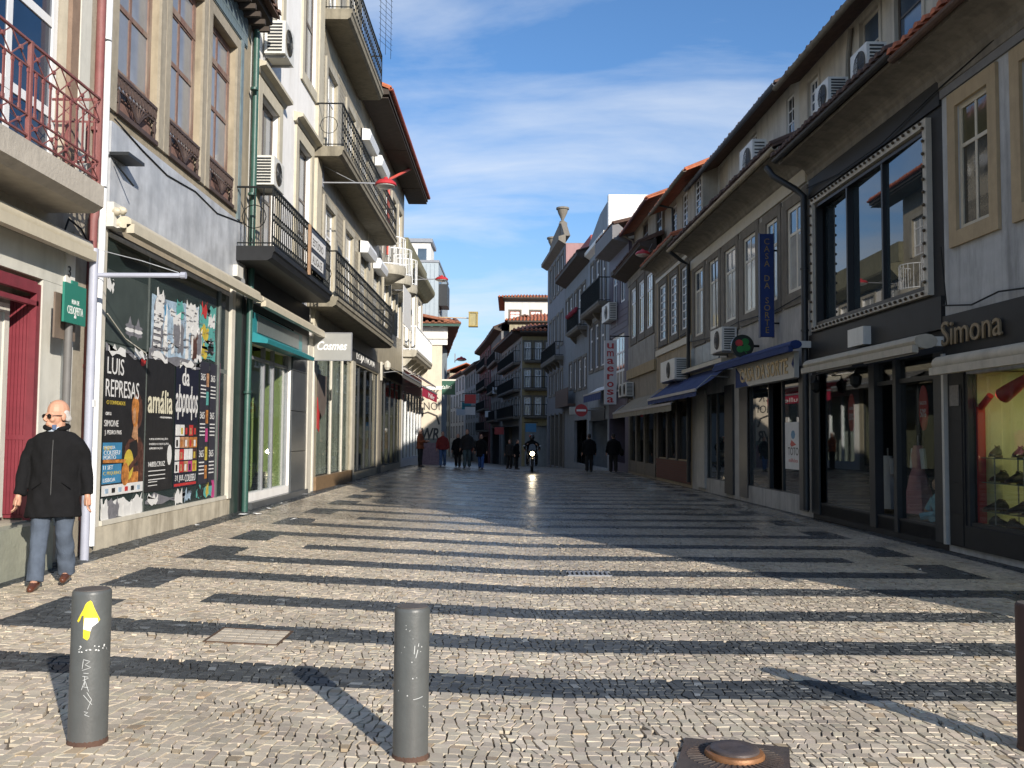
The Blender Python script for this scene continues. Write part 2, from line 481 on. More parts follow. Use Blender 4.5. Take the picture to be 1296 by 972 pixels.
def balcony(root, F, s0, s1, d, zt, th, zr, slabm, railm, step=.13, ring=0., r=.010, corb=True, mid=None):
    m = MB().sweep(F, [(0, zt-th), (d-.1, zt-th), (d-.02, zt-th+.05), (d, zt-th*.45), (d+.03, zt-th*.35), (d+.03, zt), (0, zt)], s0, s1)
    b = m.build('balcony', slabm, root)
    railing_mb(F, s0+.04, s1-.04, d-.03, zt, zr, step, r, True, ring, mid=mid).build('railing', railm, b)
    if corb:
        n = max(2, int((s1-s0)/1.6))
        for i in range(n):
            s = s0+.25+(s1-s0-.5)*i/(n-1)
            MB().sweep(F, [(0, zt-th-.42), (.08, zt-th-.42), (d*.62, zt-th-.1), (d*.66, zt-th-.003), (0, zt-th-.003)], s-.09, s+.09).build('bracket', slabm, b)
    return b

def pipe(root, pts, r, mat, name='downpipe', clips=()):
    m = MB().tube(pts, r, 10)
    p0 = Vector(pts[0])
    for z in clips:
        # straps on the vertical run
        best = min(pts, key=lambda q: abs(q[2]-z))
        m.lathe((pts[-1][0], pts[-1][1], z), [(r*1.25, -.02), (r*1.25, .02)], 10)
    return m.build(name, mat, root, smooth=True)

def gutter(root, F, s0, s1, d, z, mat, r=.075):
    m = MB()
    prof = [(d+r*math.cos(a), z+r*math.sin(a)) for a in [math.pi*(1+i/6) for i in range(7)]]
    prof += [(d+(r-.012)*math.cos(a), z+(r-.012)*math.sin(a)) for a in [math.pi*(2-i/6) for i in range(7)]]
    return m.sweep(F, prof, s0, s1).build('gutter', mat, root)

def cornice(root, F, s0, s1, za, zb, d, mat, name='cornice'):
    """a plaster cove under the eaves"""
    prof = [(0, za-.16), (.05, za-.16), (.05, za-.04), (.09, za)]
    for i in range(7):
        a = math.pi/2*i/6
        prof.append((.09+(d-.15)*(1-math.cos(a)), za+(zb-za-.06)*math.sin(a)))
    prof += [(d-.03, zb-.06), (d-.03, zb), (0, zb)]
    return MB().sweep(F, prof, s0, s1).build(name, mat, root)

def tile_roof(root, F, s0, s1, d0, z0, d1, z1, mat, under=None, rows=True, step=.24, name='roof'):
    """pitched roof from the eaves (d0,z0) to the ridge (d1,z1) with rounded cover tiles"""
    m = MB().sweep(F, [(d0, z0), (d1, z1), (d1, z1-.12), (d0, z0-.06)], s0, s1)
    if rows:
        n = int((s1-s0)/step)
        for i in range(n):
            s = s0+(i+.5)*(s1-s0)/n
            hw = step*.34
            e = .05*rnd.random()
            for (da, zaa, db, zbb) in ((d0+.03+e, z0, d1, z1),):
                vs = []; k = 4
                for dd, zz in ((da, zaa), (db, zbb)):
                    for j in range(k+1):
                        a = math.pi*j/k
                        vs.append(F(s-hw*math.cos(a), dd, zz+.085*math.sin(a)))
                m.add(vs, [(j, j+1, k+2+j, k+1+j) for j in range(k)]+[tuple(range(k+1))])
    return m.build(name, mat, root)

def ac_unit(F, s0, s1, d0, d1, z0, z1, label, fan='front', vent='near', feet=True, group='air conditioners on the facades'):
    """outdoor unit: casing, grille with fan on the street side, louvres on the near end"""
    c = F((s0+s1)/2, (d0+d1)/2, z0)
    t = thing('air_conditioner', label, 'air conditioner', c, group)
    MB().box(F, s0, s1, d0, d1, z0, z1).build('casing', ACW, t)
    r = min(s1-s0, z1-z0)*.40; cs = s0+(s1-s0)*.42; cz = (z0+z1)/2
    m = MB(); a = F(cs, d1, cz); nrm = (F(cs, d1+1, cz)-a).normalized()
    m.lathe(a, [(r, -.005), (r, .012), (r*.93, .012), (r*.93, .004)], 20, nrm)
    m.build('fan_opening', M('ac_dark', (.10, .085, .06), .7, .2, 4, 0), t)
    m = MB()
    for k in range(6):
        rr = r*(k+1)/6.5
        m.tube([F(cs+rr*math.cos(q*math.pi/8), d1+.02, cz+rr*math.sin(q*math.pi/8)) for q in range(17)], .005, 3, caps=False)
    for q in range(8): m.tube([F(cs, d1+.022, cz), F(cs+r*math.cos(q*math.pi/4), d1+.022, cz+r*math.sin(q*math.pi/4))], .005, 3)
    m.build('fan_grille', DARKMET, t)
    m = MB(); nl = 9
    e = s0 if vent == 'near' else s1
    for k in range(nl):
        z = z0+(z1-z0)*(.1+.8*k/(nl-1))
        m.box(F, e-.012, e+.012, d0+(d1-d0)*.15, d0+(d1-d0)*.85, z-.018, z+.012)
    m.build('louvres', DARKMET, t)
    if feet:
        m = MB()
        for s in (s0+.12, s1-.12):
            m.box(F, s-.02, s+.02, .0, d1-.03, z0-.045, z0-.003); m.box(F, s-.02, s+.02, .0, .04, z0-.35, z0-.05)
        each(m, 'bracket', GREYMET, t)
    return t

def cassette(F, s0, s1, d0, d1, z0, z1, mat, label, arm=True, valance=0, name='folded_awning', group='rolled-up shop awnings'):
    c = F((s0+s1)/2, d0, z0)
    t = thing(name, label, 'awning', c, group)
    zc, dc = (z0+z1)/2, (d0+d1)/2
    prof = [(dc+(d1-d0)/2*math.cos(a), zc+(z1-z0)/2*math.sin(a)) for a in [2*math.pi*i/12 for i in range(12)]]
    MB().sweep(F, prof, s0, s1).build('roller', mat, t, smooth=True)
    MB().box(F, s0, s1, d1-.06, d1+.035, z0-.06-valance, z0+.05).build('front_bar', mat, t)
    m = MB()
    for s in (s0+.05, s1-.05): m.box(F, s-.04, s+.04, 0, dc, zc-.07, zc+.07)
    each(m, 'bracket', ACW, t)
    if arm:
        m = MB()
        for s in (s0+.3, s1-.3):
            m.tube([F(s, dc, z0-.03), F((s0+s1)/2+(.3 if s > (s0+s1)/2 else -.3), dc+.05, z0-.05)], .022, 6)
        each(m, 'arm', ACW, t)
    return t

def open_awning(F, s0, s1, z_wall, d_out, z_out, mat, label, drop=.2, name='awning', group=None, endm=None):
    t = thing(name, label, 'awning', F((s0+s1)/2, 0, z_out), group)
    n = 14; m = MB(); vs = []
    for i in range(n+1):
        s = s0+(s1-s0)*i/n
        for q in range(5):
            f = q/4; sag = -.05*math.sin(math.pi*f)*(1+.3*math.sin(i*2.1))
            vs.append(F(s, .05+(d_out-.05)*f, z_wall+(z_out-z_wall)*f+sag))
    m.add(vs, [(i*5+q, i*5+q+1, (i+1)*5+q+1, (i+1)*5+q) for i in range(n) for q in range(4)])
    m.build('canvas', mat, t)
    MB().box(F, s0, s1, d_out, d_out+.03, z_out-.06, z_out+.02).build('front_bar', GREYMET, t)
    if drop:
        m = MB(); vs = []
        for i in range(n*2+1):
            s = s0+(s1-s0)*i/(n*2); w = .012*math.sin(i*1.7)
            vs += [F(s, d_out+.01+w*0, z_out-.06), F(s, d_out+.01+w, z_out-.06-drop-.02*abs(math.sin(i*1.57)))]
        m.add(vs, [(2*i, 2*i+1, 2*i+3, 2*i+2) for i in range(n*2)])
        m.build('valance', endm or mat, t)
    m = MB()
    for s in (s0+.08, s1-.08): m.tube([F(s, .02, z_wall-.35), F(s, d_out*.55, z_wall-.3), F(s, d_out, z_out)], .018, 6)
    each(m, 'arm', GREYMET, t)
    return t

def street_lamp(base, tip, label, rr=.28, h=.22, armm=None, braced=True):
    """red disc lamp on a long arm from a wall"""
    b, e = Vector(base), Vector(tip)
    t = thing('street_lamp', label, 'street lamp', b, 'red lamps on wall arms')
    m = MB().tube([b, b.lerp(e, .5)+Vector((0, 0, .01)), e], .022, 6)
    if braced: m.tube([b+Vector((0, 0, .45)), b.lerp(e, .55)], .008, 4)
    m.box(ID, b.x-.03, b.x+.03, b.y-.08, b.y+.08, b.z-.12, b.z+.5)
    m.build('arm', armm or GREYMET, t)
    MB().lathe(e-Vector((0, 0, .05)), [(rr, 0), (rr*1.04, .02), (rr*.98, .07), (rr*.7, h*.62), (rr*.28, h*.75), (rr*.18, h), (.02, h*1.02)], 20).build('shade', REDP, t, smooth=True)
    MB().lathe(e-Vector((0, 0, .12)), [(rr*.5, 0), (rr*.9, .05), (rr*.92, .075)], 18).build('diffuser', M('lamp_diffuser', (.75, .75, .72), .3, .03, 5, 0), t, smooth=True)
    return t

# ------------------------------------------------------------------ ground, paving
def snoise(x, y, seed):
    """cheap smooth noise for numpy arrays"""
    r = np.random.RandomState(seed); out = 0
    for k in range(5):
        a, b, p = r.uniform(.5, 2.2), r.uniform(0, 6.28), r.uniform(0, 6.28)
        out = out+np.sin((x*math.cos(b)+y*math.sin(b))*a*(1+k*.7)+p)/(1+k*.5)
    return out/2.5

GROUND = M('ground_soil', (.20, .18, .15), .8, .25, 3, .3)
def sheet(name, xs, ys, zf, mat, kind='structure'):
    nx, ny = len(xs), len(ys)
    vs = [(x, y, zf(x, y)) for y in ys for x in xs]
    fs = [(j*nx+i, j*nx+i+1, (j+1)*nx+i+1, (j+1)*nx+i) for j in range(ny-1) for i in range(nx-1)]
    me = bpy.data.meshes.new(name); me.from_pydata(vs, [], fs); me.materials.append(mat)
    return link(name, me, None, (0, 0, 0), None, kind)
g = sheet('ground', [-600, -60, -6.5, -5, -2, .3, 3, 7, 12, 60, 600], [-600, -60, -5, 5, 20, 46, 60, 100, 140, 300, 900],
          lambda x, y: gz(x, y)-.045, GROUND)
tag(g, 'paved ground running under the houses and out to the horizon', 'ground', kind='structure')

BED = M('paving_bed', (.13, .105, .08), .9, .3, 20, .3)
ys = [1.4]+[2+i for i in range(46)]
pav = sheet('pavement', [-5.02, -4, -3, -2, -1, 0, .3, 2, 4, 5.5, 7.2], ys, lambda x, y: gz(x, y)-.016, BED)
tag(pav, 'cream limestone paving crossed by black Greek key bands', 'pavement', kind='structure')

def cobble_mat():
    m = bpy.data.materials.new('cobble_stone'); m.use_nodes = True
    n, l = m.node_tree.nodes, m.node_tree.links
    n.clear()
    out = N('ShaderNodeOutputMaterial', n); p = N('ShaderNodeBsdfPrincipled', n); l.new(p.outputs[0], out.inputs[0])
    at = N('ShaderNodeAttribute', n, attribute_name='stone')
    geo = N('ShaderNodeNewGeometry', n)
    n1 = N('ShaderNodeTexNoise', n, i_Scale=70., i_Detail=5.0); l.new(geo.outputs['Position'], n1.inputs['Vector'])
    mr = N('ShaderNodeMapRange', n); mr.inputs[3].default_value = .84; mr.inputs[4].default_value = 1.14; l.new(n1.outputs['Fac'], mr.inputs[0])
    # grime in broad patches
    n2 = N('ShaderNodeTexNoise', n, i_Scale=.9, i_Detail=7.0, i_Roughness=.65); l.new(geo.outputs['Position'], n2.inputs['Vector'])
    m2 = N('ShaderNodeMapRange', n); m2.inputs[1].default_value = .35; m2.inputs[2].default_value = .68; m2.inputs[3].default_value = .74; m2.inputs[4].default_value = 1.1
    l.new(n2.outputs['Fac'], m2.inputs[0])
    mul = N('ShaderNodeMath', n, operation='MULTIPLY'); l.new(mr.outputs[0], mul.inputs[0]); l.new(m2.outputs[0], mul.inputs[1])
    vm = N('ShaderNodeVectorMath', n, operation='SCALE'); l.new(at.outputs['Color'], vm.inputs[0]); l.new(mul.outputs[0], vm.inputs['Scale'])
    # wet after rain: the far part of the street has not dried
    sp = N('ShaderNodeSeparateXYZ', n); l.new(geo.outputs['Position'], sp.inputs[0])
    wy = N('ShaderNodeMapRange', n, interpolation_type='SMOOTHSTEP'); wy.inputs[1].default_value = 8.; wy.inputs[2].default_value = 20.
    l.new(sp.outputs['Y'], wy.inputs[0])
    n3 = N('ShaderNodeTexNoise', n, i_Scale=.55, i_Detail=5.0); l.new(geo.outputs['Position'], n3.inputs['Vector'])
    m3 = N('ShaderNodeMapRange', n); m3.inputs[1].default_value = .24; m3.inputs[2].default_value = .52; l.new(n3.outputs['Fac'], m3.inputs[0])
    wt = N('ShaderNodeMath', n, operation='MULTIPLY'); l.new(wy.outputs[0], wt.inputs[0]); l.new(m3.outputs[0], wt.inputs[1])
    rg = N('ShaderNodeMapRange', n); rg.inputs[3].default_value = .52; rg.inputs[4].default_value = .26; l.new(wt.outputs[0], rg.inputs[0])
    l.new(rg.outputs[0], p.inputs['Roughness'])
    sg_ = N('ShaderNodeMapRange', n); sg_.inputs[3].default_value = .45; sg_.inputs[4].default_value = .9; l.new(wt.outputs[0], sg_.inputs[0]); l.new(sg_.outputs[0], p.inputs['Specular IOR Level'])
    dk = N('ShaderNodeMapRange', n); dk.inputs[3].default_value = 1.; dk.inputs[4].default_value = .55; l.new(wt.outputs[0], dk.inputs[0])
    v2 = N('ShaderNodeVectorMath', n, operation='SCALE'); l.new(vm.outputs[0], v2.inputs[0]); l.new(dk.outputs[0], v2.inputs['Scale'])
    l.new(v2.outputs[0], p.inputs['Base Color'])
    n4 = N('ShaderNodeTexNoise', n, i_Scale=80., i_Detail=3.0); l.new(geo.outputs['Position'], n4.inputs['Vector'])
    b = N('ShaderNodeBump', n); b.inputs['Strength'].default_value = .3; b.inputs['Distance'].default_value = .004
    l.new(n4.outputs['Fac'], b.inputs['Height']); l.new(b.outputs[0], p.inputs['Normal'])
    return m
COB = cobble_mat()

CEN = [6.24, 7.48, 8.80, 10.15, 11.45, 12.85, 14.28, 15.80, 17.33, 18.80, 20.35]
TYP = [2, 0, 1, 2, 0, 1, 2, 0, 1, 2, 0]                  # 0 foot to the far side, 1 short, 2 foot to the near side
while CEN[-1] < 46: CEN.append(CEN[-1]+1.46); TYP.append((TYP[-1]+1) % 3)
HW = .24
def xr_band(y): return 6.62-.028*y
def xr_wall(y): return 6.95-.035*y
cut = set()
for c, t in zip(CEN, TYP):
    cut |= {round(c-HW, 3), round(c+HW, 3)}
    if t == 0: cut.add(round(c+HW+.78, 3))
    if t == 2: cut.add(round(c-HW-.78, 3))
cut = sorted(v for v in cut if 4.9 < v < 46.9)
edges = [1.5]
marks = cut+[47.0]
for b in marks:
    a = edges[-1]
    k = max(1, round((b-a)/.069))
    er_ = np.random.RandomState(int(b*100)); wd_ = 1+er_.uniform(-.22, .22, k); wd_ = np.cumsum(wd_)/wd_.sum()
    edges += [a+(b-a)*q for q in wd_]
edges = np.array(edges)
isb = np.isin(np.round(edges, 3), np.round(cut, 3))
def dark_at(x, y):
    d = (x < -4.65) | (x > xr_band(y))
    for c, t in zip(CEN, TYP):
        lo, hi = c-HW, c+HW
        if hi+.9 < y or lo-.9 > y: continue
        fl, fr = -3.98+.004*y, 5.78-.012*y
        if t == 1:
            if lo < y < hi: d |= (x > -2.78) & (x < 4.62-.012*y+.08)
        else:
            if lo < y < hi: d |= (x > fl) & (x < fr)
            a, b = (hi, hi+.78) if t == 0 else (lo-.78, lo)
            if a < y < b: d |= ((x > fl) & (x < fl+.52)) | ((x > fr-.54) & (x < fr))
    return d
rs = np.random.RandomState(3)
SV, SCOL = [], []
for i in range(len(edges)-1):
    y0, y1 = edges[i], edges[i+1]; ym = (y0+y1)/2
    x1 = min(xr_wall(ym), 7.0) if ym > 4.4 else 7.0
    w = .058
    n = int((x1+5.0)/w)
    base = -5.0+np.arange(n+1)*(x1+5.0)/n
    def joints(yy, k):
        j = base+.07*snoise(base*2.2+.3, np.full(n+1, yy*2.6), 5)+.03*snoise(base*7, np.full(n+1, yy*8), 9)
        return j
    off = rs.uniform(-.011, .011, n+1)
    skew = rs.uniform(-.012, .012, n+1)
    ja = joints(y0, 0)+off-skew; jb = joints(y1, 1)+off+skew
    # a joint falls exactly on each colour edge
    for xb in (-4.65, xr_band(ym), -3.98+.004*ym, -3.98+.004*ym+.54, 5.78-.012*ym, 5.78-.012*ym-.54, -2.78, 4.7-.012*ym):
        k = int(np.argmin(np.abs((ja+jb)/2-xb))); ja[k] = jb[k] = xb
    ja = np.maximum.accumulate(ja); jb = np.maximum.accumulate(jb)
    xm = (ja[:-1]+ja[1:]+jb[:-1]+jb[1:])/4
    dk = dark_at(xm, ym)
    ja0, ja1, jb0, jb1 = ja[:-1], ja[1:], jb[:-1], jb[1:]
    m = len(xm)
    jt = .0012
    yf = lambda xx, k, yy: (0 if isb[k] else .011)*snoise(xx*7, np.full(m, yy*50), 11)
    gl_ = rs.uniform(.0012, .0072, m); gr_ = rs.uniform(.0012, .0072, m)
    q = np.stack([np.stack([ja0+gl_, y0+jt*.6+yf(ja0, i, y0)], 1), np.stack([ja1-gr_, y0+jt*.6+yf(ja1, i, y0)], 1),
                  np.stack([jb1-gr_, y1-jt*.6+yf(jb1, i+1, y1)], 1), np.stack([jb0+gl_, y1-jt*.6+yf(jb0, i+1, y1)], 1)], 1)       # m,4,2
    ok = (ja1-ja0 > .022) & (jb1-jb0 > .015)
    q = q[ok]; dk = dk[ok]; m = len(q)
    cen = q.mean(1, keepdims=True)
    top = cen+(q-cen)*np.array([.945, .968])
    if m == 0: continue
    top = top+rs.uniform(-.0018, .0018, top.shape)
    def gzv(p): 
        z = .042*np.maximum(0, .3-p[..., 0]); return z-.025*np.maximum(0, p[..., 1]-46)
    tilt = rs.normal(0, .026 if ym < 12 else .024, (m, 2)); hh = rs.normal(0, .0015, (m, 1))
    rel = top-cen
    zt = gzv(top)+hh+rel[..., 0]*tilt[:, :1]+rel[..., 1]*tilt[:, 1:]
    mid = cen+(q-cen)*.985
    zm_ = gzv(mid)-.0026+hh
    zb = gzv(q)-.020
    SV.append(np.concatenate([np.concatenate([top, zt[..., None]], 2), np.concatenate([mid, zm_[..., None]], 2), np.concatenate([q, zb[..., None]], 2)], 1))
    lc = np.array([.60, .52, .405])*rs.uniform(.74, 1.10, (m, 1))*(1+rs.normal(0, .012, (m, 3)))
    odd = rs.rand(m) < .04; lc[odd] *= np.array([.8, .72, .62])
    dc = np.array([.058, .064, .068])*rs.uniform(.65, 1.4, (m, 1))
    pale = rs.rand(m) < .03; dc[pale] *= 2.6
    SCOL.append(np.where(dk[:, None], dc, lc))
SV = np.concatenate(SV); SCOL = np.concatenate(SCOL)
FT = np.array([[0, 1, 2, 3]]+[[a+4, (a+1) % 4+4, (a+1) % 4, a] for a in range(4)]+[[a+8, (a+1) % 4+8, (a+1) % 4+4, a+4] for a in range(4)])
def stones(idx, name, kind=None, parent=pav, FT=FT):
    v = SV[idx]; k = len(v); fn = len(FT); c = v.reshape(-1, 3).mean(0) if k == 1 else np.zeros(3)
    me = bpy.data.meshes.new(name)
    f = (np.arange(k)[:, None, None]*12+FT[None]).reshape(-1)
    nf = k*fn
    me.vertices.add(k*12); me.vertices.foreach_set('co', (v.reshape(-1, 3)-c).ravel())
    me.loops.add(nf*4); me.loops.foreach_set('vertex_index', f.astype(np.int32))
    me.polygons.add(nf); me.polygons.foreach_set('use_smooth', np.zeros(nf, dtype=bool)); me.polygons.foreach_set('loop_start', np.arange(nf, dtype=np.int32)*4)
    at = me.attributes.new('stone', 'FLOAT_COLOR', 'FACE')
    col = np.ones((k, fn, 4)); col[:, :, :3] = SCOL[idx][:, None, :]
    at.data.foreach_set('color', col.ravel())
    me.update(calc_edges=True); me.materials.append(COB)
    return link(name, me, parent, c, None, kind)
cx_, cy_ = SV[:, :4, 0].mean(1), SV[:, :4, 1].mean(1)
inview = (np.abs(cx_) < (cy_+.0)*.535) & (cy_ > 4.62)
order = np.argsort(np.where(inview, cy_, 1e9))[:300]
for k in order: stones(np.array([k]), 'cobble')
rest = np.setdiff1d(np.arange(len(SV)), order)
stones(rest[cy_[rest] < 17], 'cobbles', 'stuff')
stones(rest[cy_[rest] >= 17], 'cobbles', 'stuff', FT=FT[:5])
# the street beyond the crest, too far to tell the stones apart
FARPAV = M('far_paving', (.25, .225, .19), .35, .2, 1.5, .1)
far = sheet('far_pavement', [-16, -12, -8, -5, -2, .3, 3, 7], [47, 52, 60, 70, 80, 95, 110, 140, 200], lambda x, y: gz(x, y)-.012, FARPAV)
tag(far, 'far stretch of the paved street dipping away from view', 'pavement', kind='structure')
# ================================================================== LEFT SIDE OF THE STREET
def body(name, label, F, s, cat='building'):
    return thing(name, label, cat, F(s, -1, 0))
# ---------------------------------------------------------------- corner house with the red balcony (nearest, left)
L1M = M('beige_render', (.40, .36, .29), .9, .14, 4, .25, stain=.55, stain_col=(.20, .18, .14))
L1T = M('pale_door_surround', (.60, .59, .53), .8, .08, 4, .15, stain=.3)
b = body('house', 'beige corner house with a dark red balcony railing and red door frame', FL, 8.5)
wall(FL, 5.2, 11.36, 0, 10.5, [(8.55, 9.95, .72, 3.24), (8.4, 10.36, 4.28, 7.9), (5.7, 7.6, 4.28, 7.9)], .28).build('wall', L1M, b)
m = MB()
m.box(FL, 9.95, 10.40, 0, .035, .72, 3.24); m.box(FL, 8.1, 8.55, 0, .035, .72, 3.24); m.box(FL, 8.1, 10.40, 0, .037, 3.243, 3.62)
m.build('door_surround', L1T, b)
MB().box(FL, 10.40, 10.62, 0, .06, .25, 3.62).build('pilaster', M('pilaster_white', (.70, .69, .64), .7, .08, 4, .1, stain=.35), b)
MB().box(FL, 10.62, 11.34, 0, .03, .25, 3.9).build('stone_pier', STONE, b)
MB().box(FL, 5.2, 9.98, 0, .22, .1, .70).build('doorstep', M('step_stone', (.30, .31, .25), .8, .15, 5, .3, stain=.4), b)
MB().box(FL, 9.985, 11.3, 0, .05, .1, .62).build('plinth', STONE, b)
w = window(b, FL, 8.65, 9.75, .76, 2.95, L1T, PPALE, 1, 1, .09, .05, -.2, name='glazed_door')
m = MB(); m.box(FL, 9.86, 9.945, -.05, .02, .72, 3.18); m.box(FL, 8.55, 9.86, -.05, .02, 3.08, 3.2); m.box(FL, 8.55, 9.9, -.05, .02, 2.95, 3.0)
m.build('door_frame', CORDOVAN, b)
# door leaf folded back against the reveal: a row of narrow boards
dl = MB().box(FL, 9.895, 9.925, -.27, -.01, .74, 3.06).build('door_leaf', CORDOVAN, b)
for k in range(7):
    MB().box(FL, 9.878, 9.894, -.268+.037*k, -.268+.037*k+.031, .78, 3.02).build('board', CORDOVAN, dl)
MB().box(FL, 9.872, 9.896, -.27, -.01, 1.55, 1.6).build('door_rail', CORDOVAN, dl)
# upper window, white frame
wf = M('white_frame', (.76, .77, .78), .45, .05, 5, .05)
window(b, FL, 8.42, 10.34, 4.3, 7.85, wf, pane_mat('pane_deep_blue', (.012, .03, .07)), 2, (0, .22, .52, .8, 1), .1, .1, -.1)
window(b, FL, 5.72, 7.58, 4.3, 7.85, wf, PDARK, 2, (0, .22, .52, .8, 1), .1, .1, -.1)
MB().box(FL, 10.365, 10.55, 0, .05, 4.28, 10).build('window_jamb', M('brown_jamb', (.25, .17, .12), .8, .2, 6, .2), b)
MB().box(FL, 10.56, 10.82, 0, .06, 4.28, 10).build('pilaster', L1T, b)
MB().box(FL, 10.83, 11.16, 0, .03, 4.28, 10).build('stone_pier', STONE, b)
sl = MB().sweep(FL, [(0, 3.98), (.5, 3.98), (.6, 4.04), (.6, 4.27), (0, 4.27)], 5.6, 10.06).build('balcony', M('balcony_stone', (.46, .42, .36), .85, .14, 4, .3, stain=.4), b)
# red railing: rails, posts, flat bars one by one, crossed panels
d = .56; m = MB()
for z, r_ in ((5.2, .017), (4.96, .012), (4.52, .012), (4.33, .014)):
    m.tube([FL(5.7, d, z), FL(10.0, d, z), FL(10.0, .04, z)], r_, 5)
for s in (5.7, 7.1, 8.52, 10.0): m.box(FL, s-.02, s+.02, d-.02, d+.02, 4.27, 5.21)
ra = m.build('railing', DUSTYRED, sl)
m = MB(); ns = 14
for k in range(ns):
    a = 5.74+(10.0-5.74)*k/ns; c = 5.74+(10.0-5.74)*(k+1)/ns
    for z0_, z1_ in ((4.33, 4.52), (4.96, 5.2)):
        m.tube([FL(a, d, z0_), FL(c, d, z1_)], .007, 4); m.tube([FL(a, d, z1_), FL(c, d, z0_)], .007, 4)
        m.lathe(FL((a+c)/2, d+.012, (z0_+z1_)/2), [(.024, -.01), (.024, .01)], 8, (1, 0, 0))
for z0_, z1_ in ((4.33, 4.52), (4.96, 5.2)):
    for k in range(2):
        a = .06+.25*k; m.tube([FL(10.0, a, z0_), FL(10.0, a+.25, z1_)], .007, 4); m.tube([FL(10.0, a, z1_), FL(10.0, a+.25, z0_)], .007, 4)
m.build('railing_scrollwork', DUSTYRED, sl, kind='stuff')
bar = None
def flat_bar(P, s, dd):
    mm = MB().box(P, s-.016, s+.016, dd-.005, dd+.005, 4.56, 4.92)
    mm.box(P, s-.02, s+.02, dd-.008, dd+.008, 4.53, 4.57).box(P, s-.02, s+.02, dd-.008, dd+.008, 4.91, 4.95)
    return mm
nb = 30
for k in range(nb):
    s = 5.78+(9.95-5.78)*(k+.5)/nb
    flat_bar(FL, s, d).build('baluster', DUSTYRED, sl)
for k in range(4): MB().box(FL, 9.995, 10.005, .08+.11*k, .11+.11*k, 4.53, 4.95).build('baluster', DUSTYRED, sl)
pipe(b, [FL(11.04, .07, 10.4), FL(11.04, .07, 4.2), FL(11.00, .07, 4.1), FL(11.00, .07, .25)], .055, DUSTYRED, clips=(5.2, 2.4))
pipe(b, [FL(11.27, .06, 10.4), FL(11.27, .06, 3.9), FL(11.24, .06, 3.2), FL(11.24, .06, .3)], .045, PVCW, clips=(6.4, 4.6))
m = MB().tube([FL(10.35, .05, 3.85), FL(10.42, .06, 4.0), FL(10.7, .07, 3.95), FL(11.1, .05, 3.75)], .012, 5); m.tube([FL(10.35, .05, 3.85), FL(10.3, .04, 3.64)], .012, 5)
m.build('cable', IRON, b)
text('3', FL, 10.47, .063, 3.42, .17, TXTD, b, 'house_number')
# graffiti scrawl on the door surround
m = MB()
for pts in ([(10.16, 1.62), (10.2, 1.95), (10.24, 1.6), (10.3, 1.9), (10.18, 1.7), (10.32, 1.75)], [(10.14, 1.5), (10.25, 1.66), (10.31, 1.5), (10.2, 1.45), (10.3, 1.6)], [(10.17, 1.85), (10.28, 1.82), (10.22, 1.45)]):
    m.tube([FL(s, .038, z) for s, z in pts], .006, 4)
m.build('graffiti', TXTD, b)
cs = cassette(FL, 5.6, 10.62, .08, .26, 3.62, 3.80, CREAM, 'cream rolled awning over the red framed door', arm=False)
# street name sign on its pole
t = thing('street_sign', 'green enamel street name sign on a grey pole by the red downpipe', 'street sign', FL(10.08, .25, .25))
MB().tube([FL(10.1, .25, .2), FL(10.1, .25, 2.86)], .042, 10).build('pole', M('pole_grey', (.14, .135, .13), .6, .12, 6, .05), t, smooth=True)
sg = M('sign_green', (.03, .20, .15), .35, .06, 5, .02)
p = MB().box(FL, 9.86, 10.36, .285, .31, 2.79, 3.21).build('panel', sg, t)
MB().box(FL, 10.03, 10.17, .29, .305, 3.212, 3.25).build('lug', sg, t)
MB().box(FL, 9.85, 10.32, .20, .22, 2.62, 3.1).build('back_plate', M('sign_back', (.17, .13, .10), .6, .2, 6, .05), t)
text('RUA DE', FL, 10.11, .312, 3.02, .07, TXTW, p, extrude=.001, width=.17)
text('CEDOFEITA', FL, 10.11, .312, 2.93, .1, TXTW, p, extrude=.001, width=.36, height=.085)
MB().prism(FL, [(10.09, 2.85), (10.13, 2.85), (10.135, 2.87), (10.11, 2.895), (10.085, 2.87)], .311, .313).build('crest', TXTW, p)
# bracket pole in front of the pipes, with its long arm
t = thing('bracket_pole', 'lilac grey pole with a long arm reaching over the posters', 'pole', FL(10.85, .22, .2))
lil = M('lilac_paint', (.36, .38, .46), .5, .08, 6, .05)
MB().tube([FL(10.68, .24, .18), FL(10.68, .24, 3.72)], .048, 10).build('pole', lil, t, smooth=True)
m = MB().tube([FL(10.7, .24, 3.42), FL(10.85, 1.2, 3.45)], .028, 8); m.lathe(FL(10.85, 1.2, 3.45), [(.04, -.03), (.04, .03)], 8, (1, 0, 0))
m.build('arm', lil, t, smooth=True)
MB().tube([FL(10.68, .24, 3.72), FL(10.76, .75, 3.6), FL(10.84, 1.15, 3.48)], .006, 4).build('stay_wire', GREYMET, t)
MB().box(FL, 10.66, 10.73, .285, .295, 1.92, 2.0).build('sticker', TXTW, t)

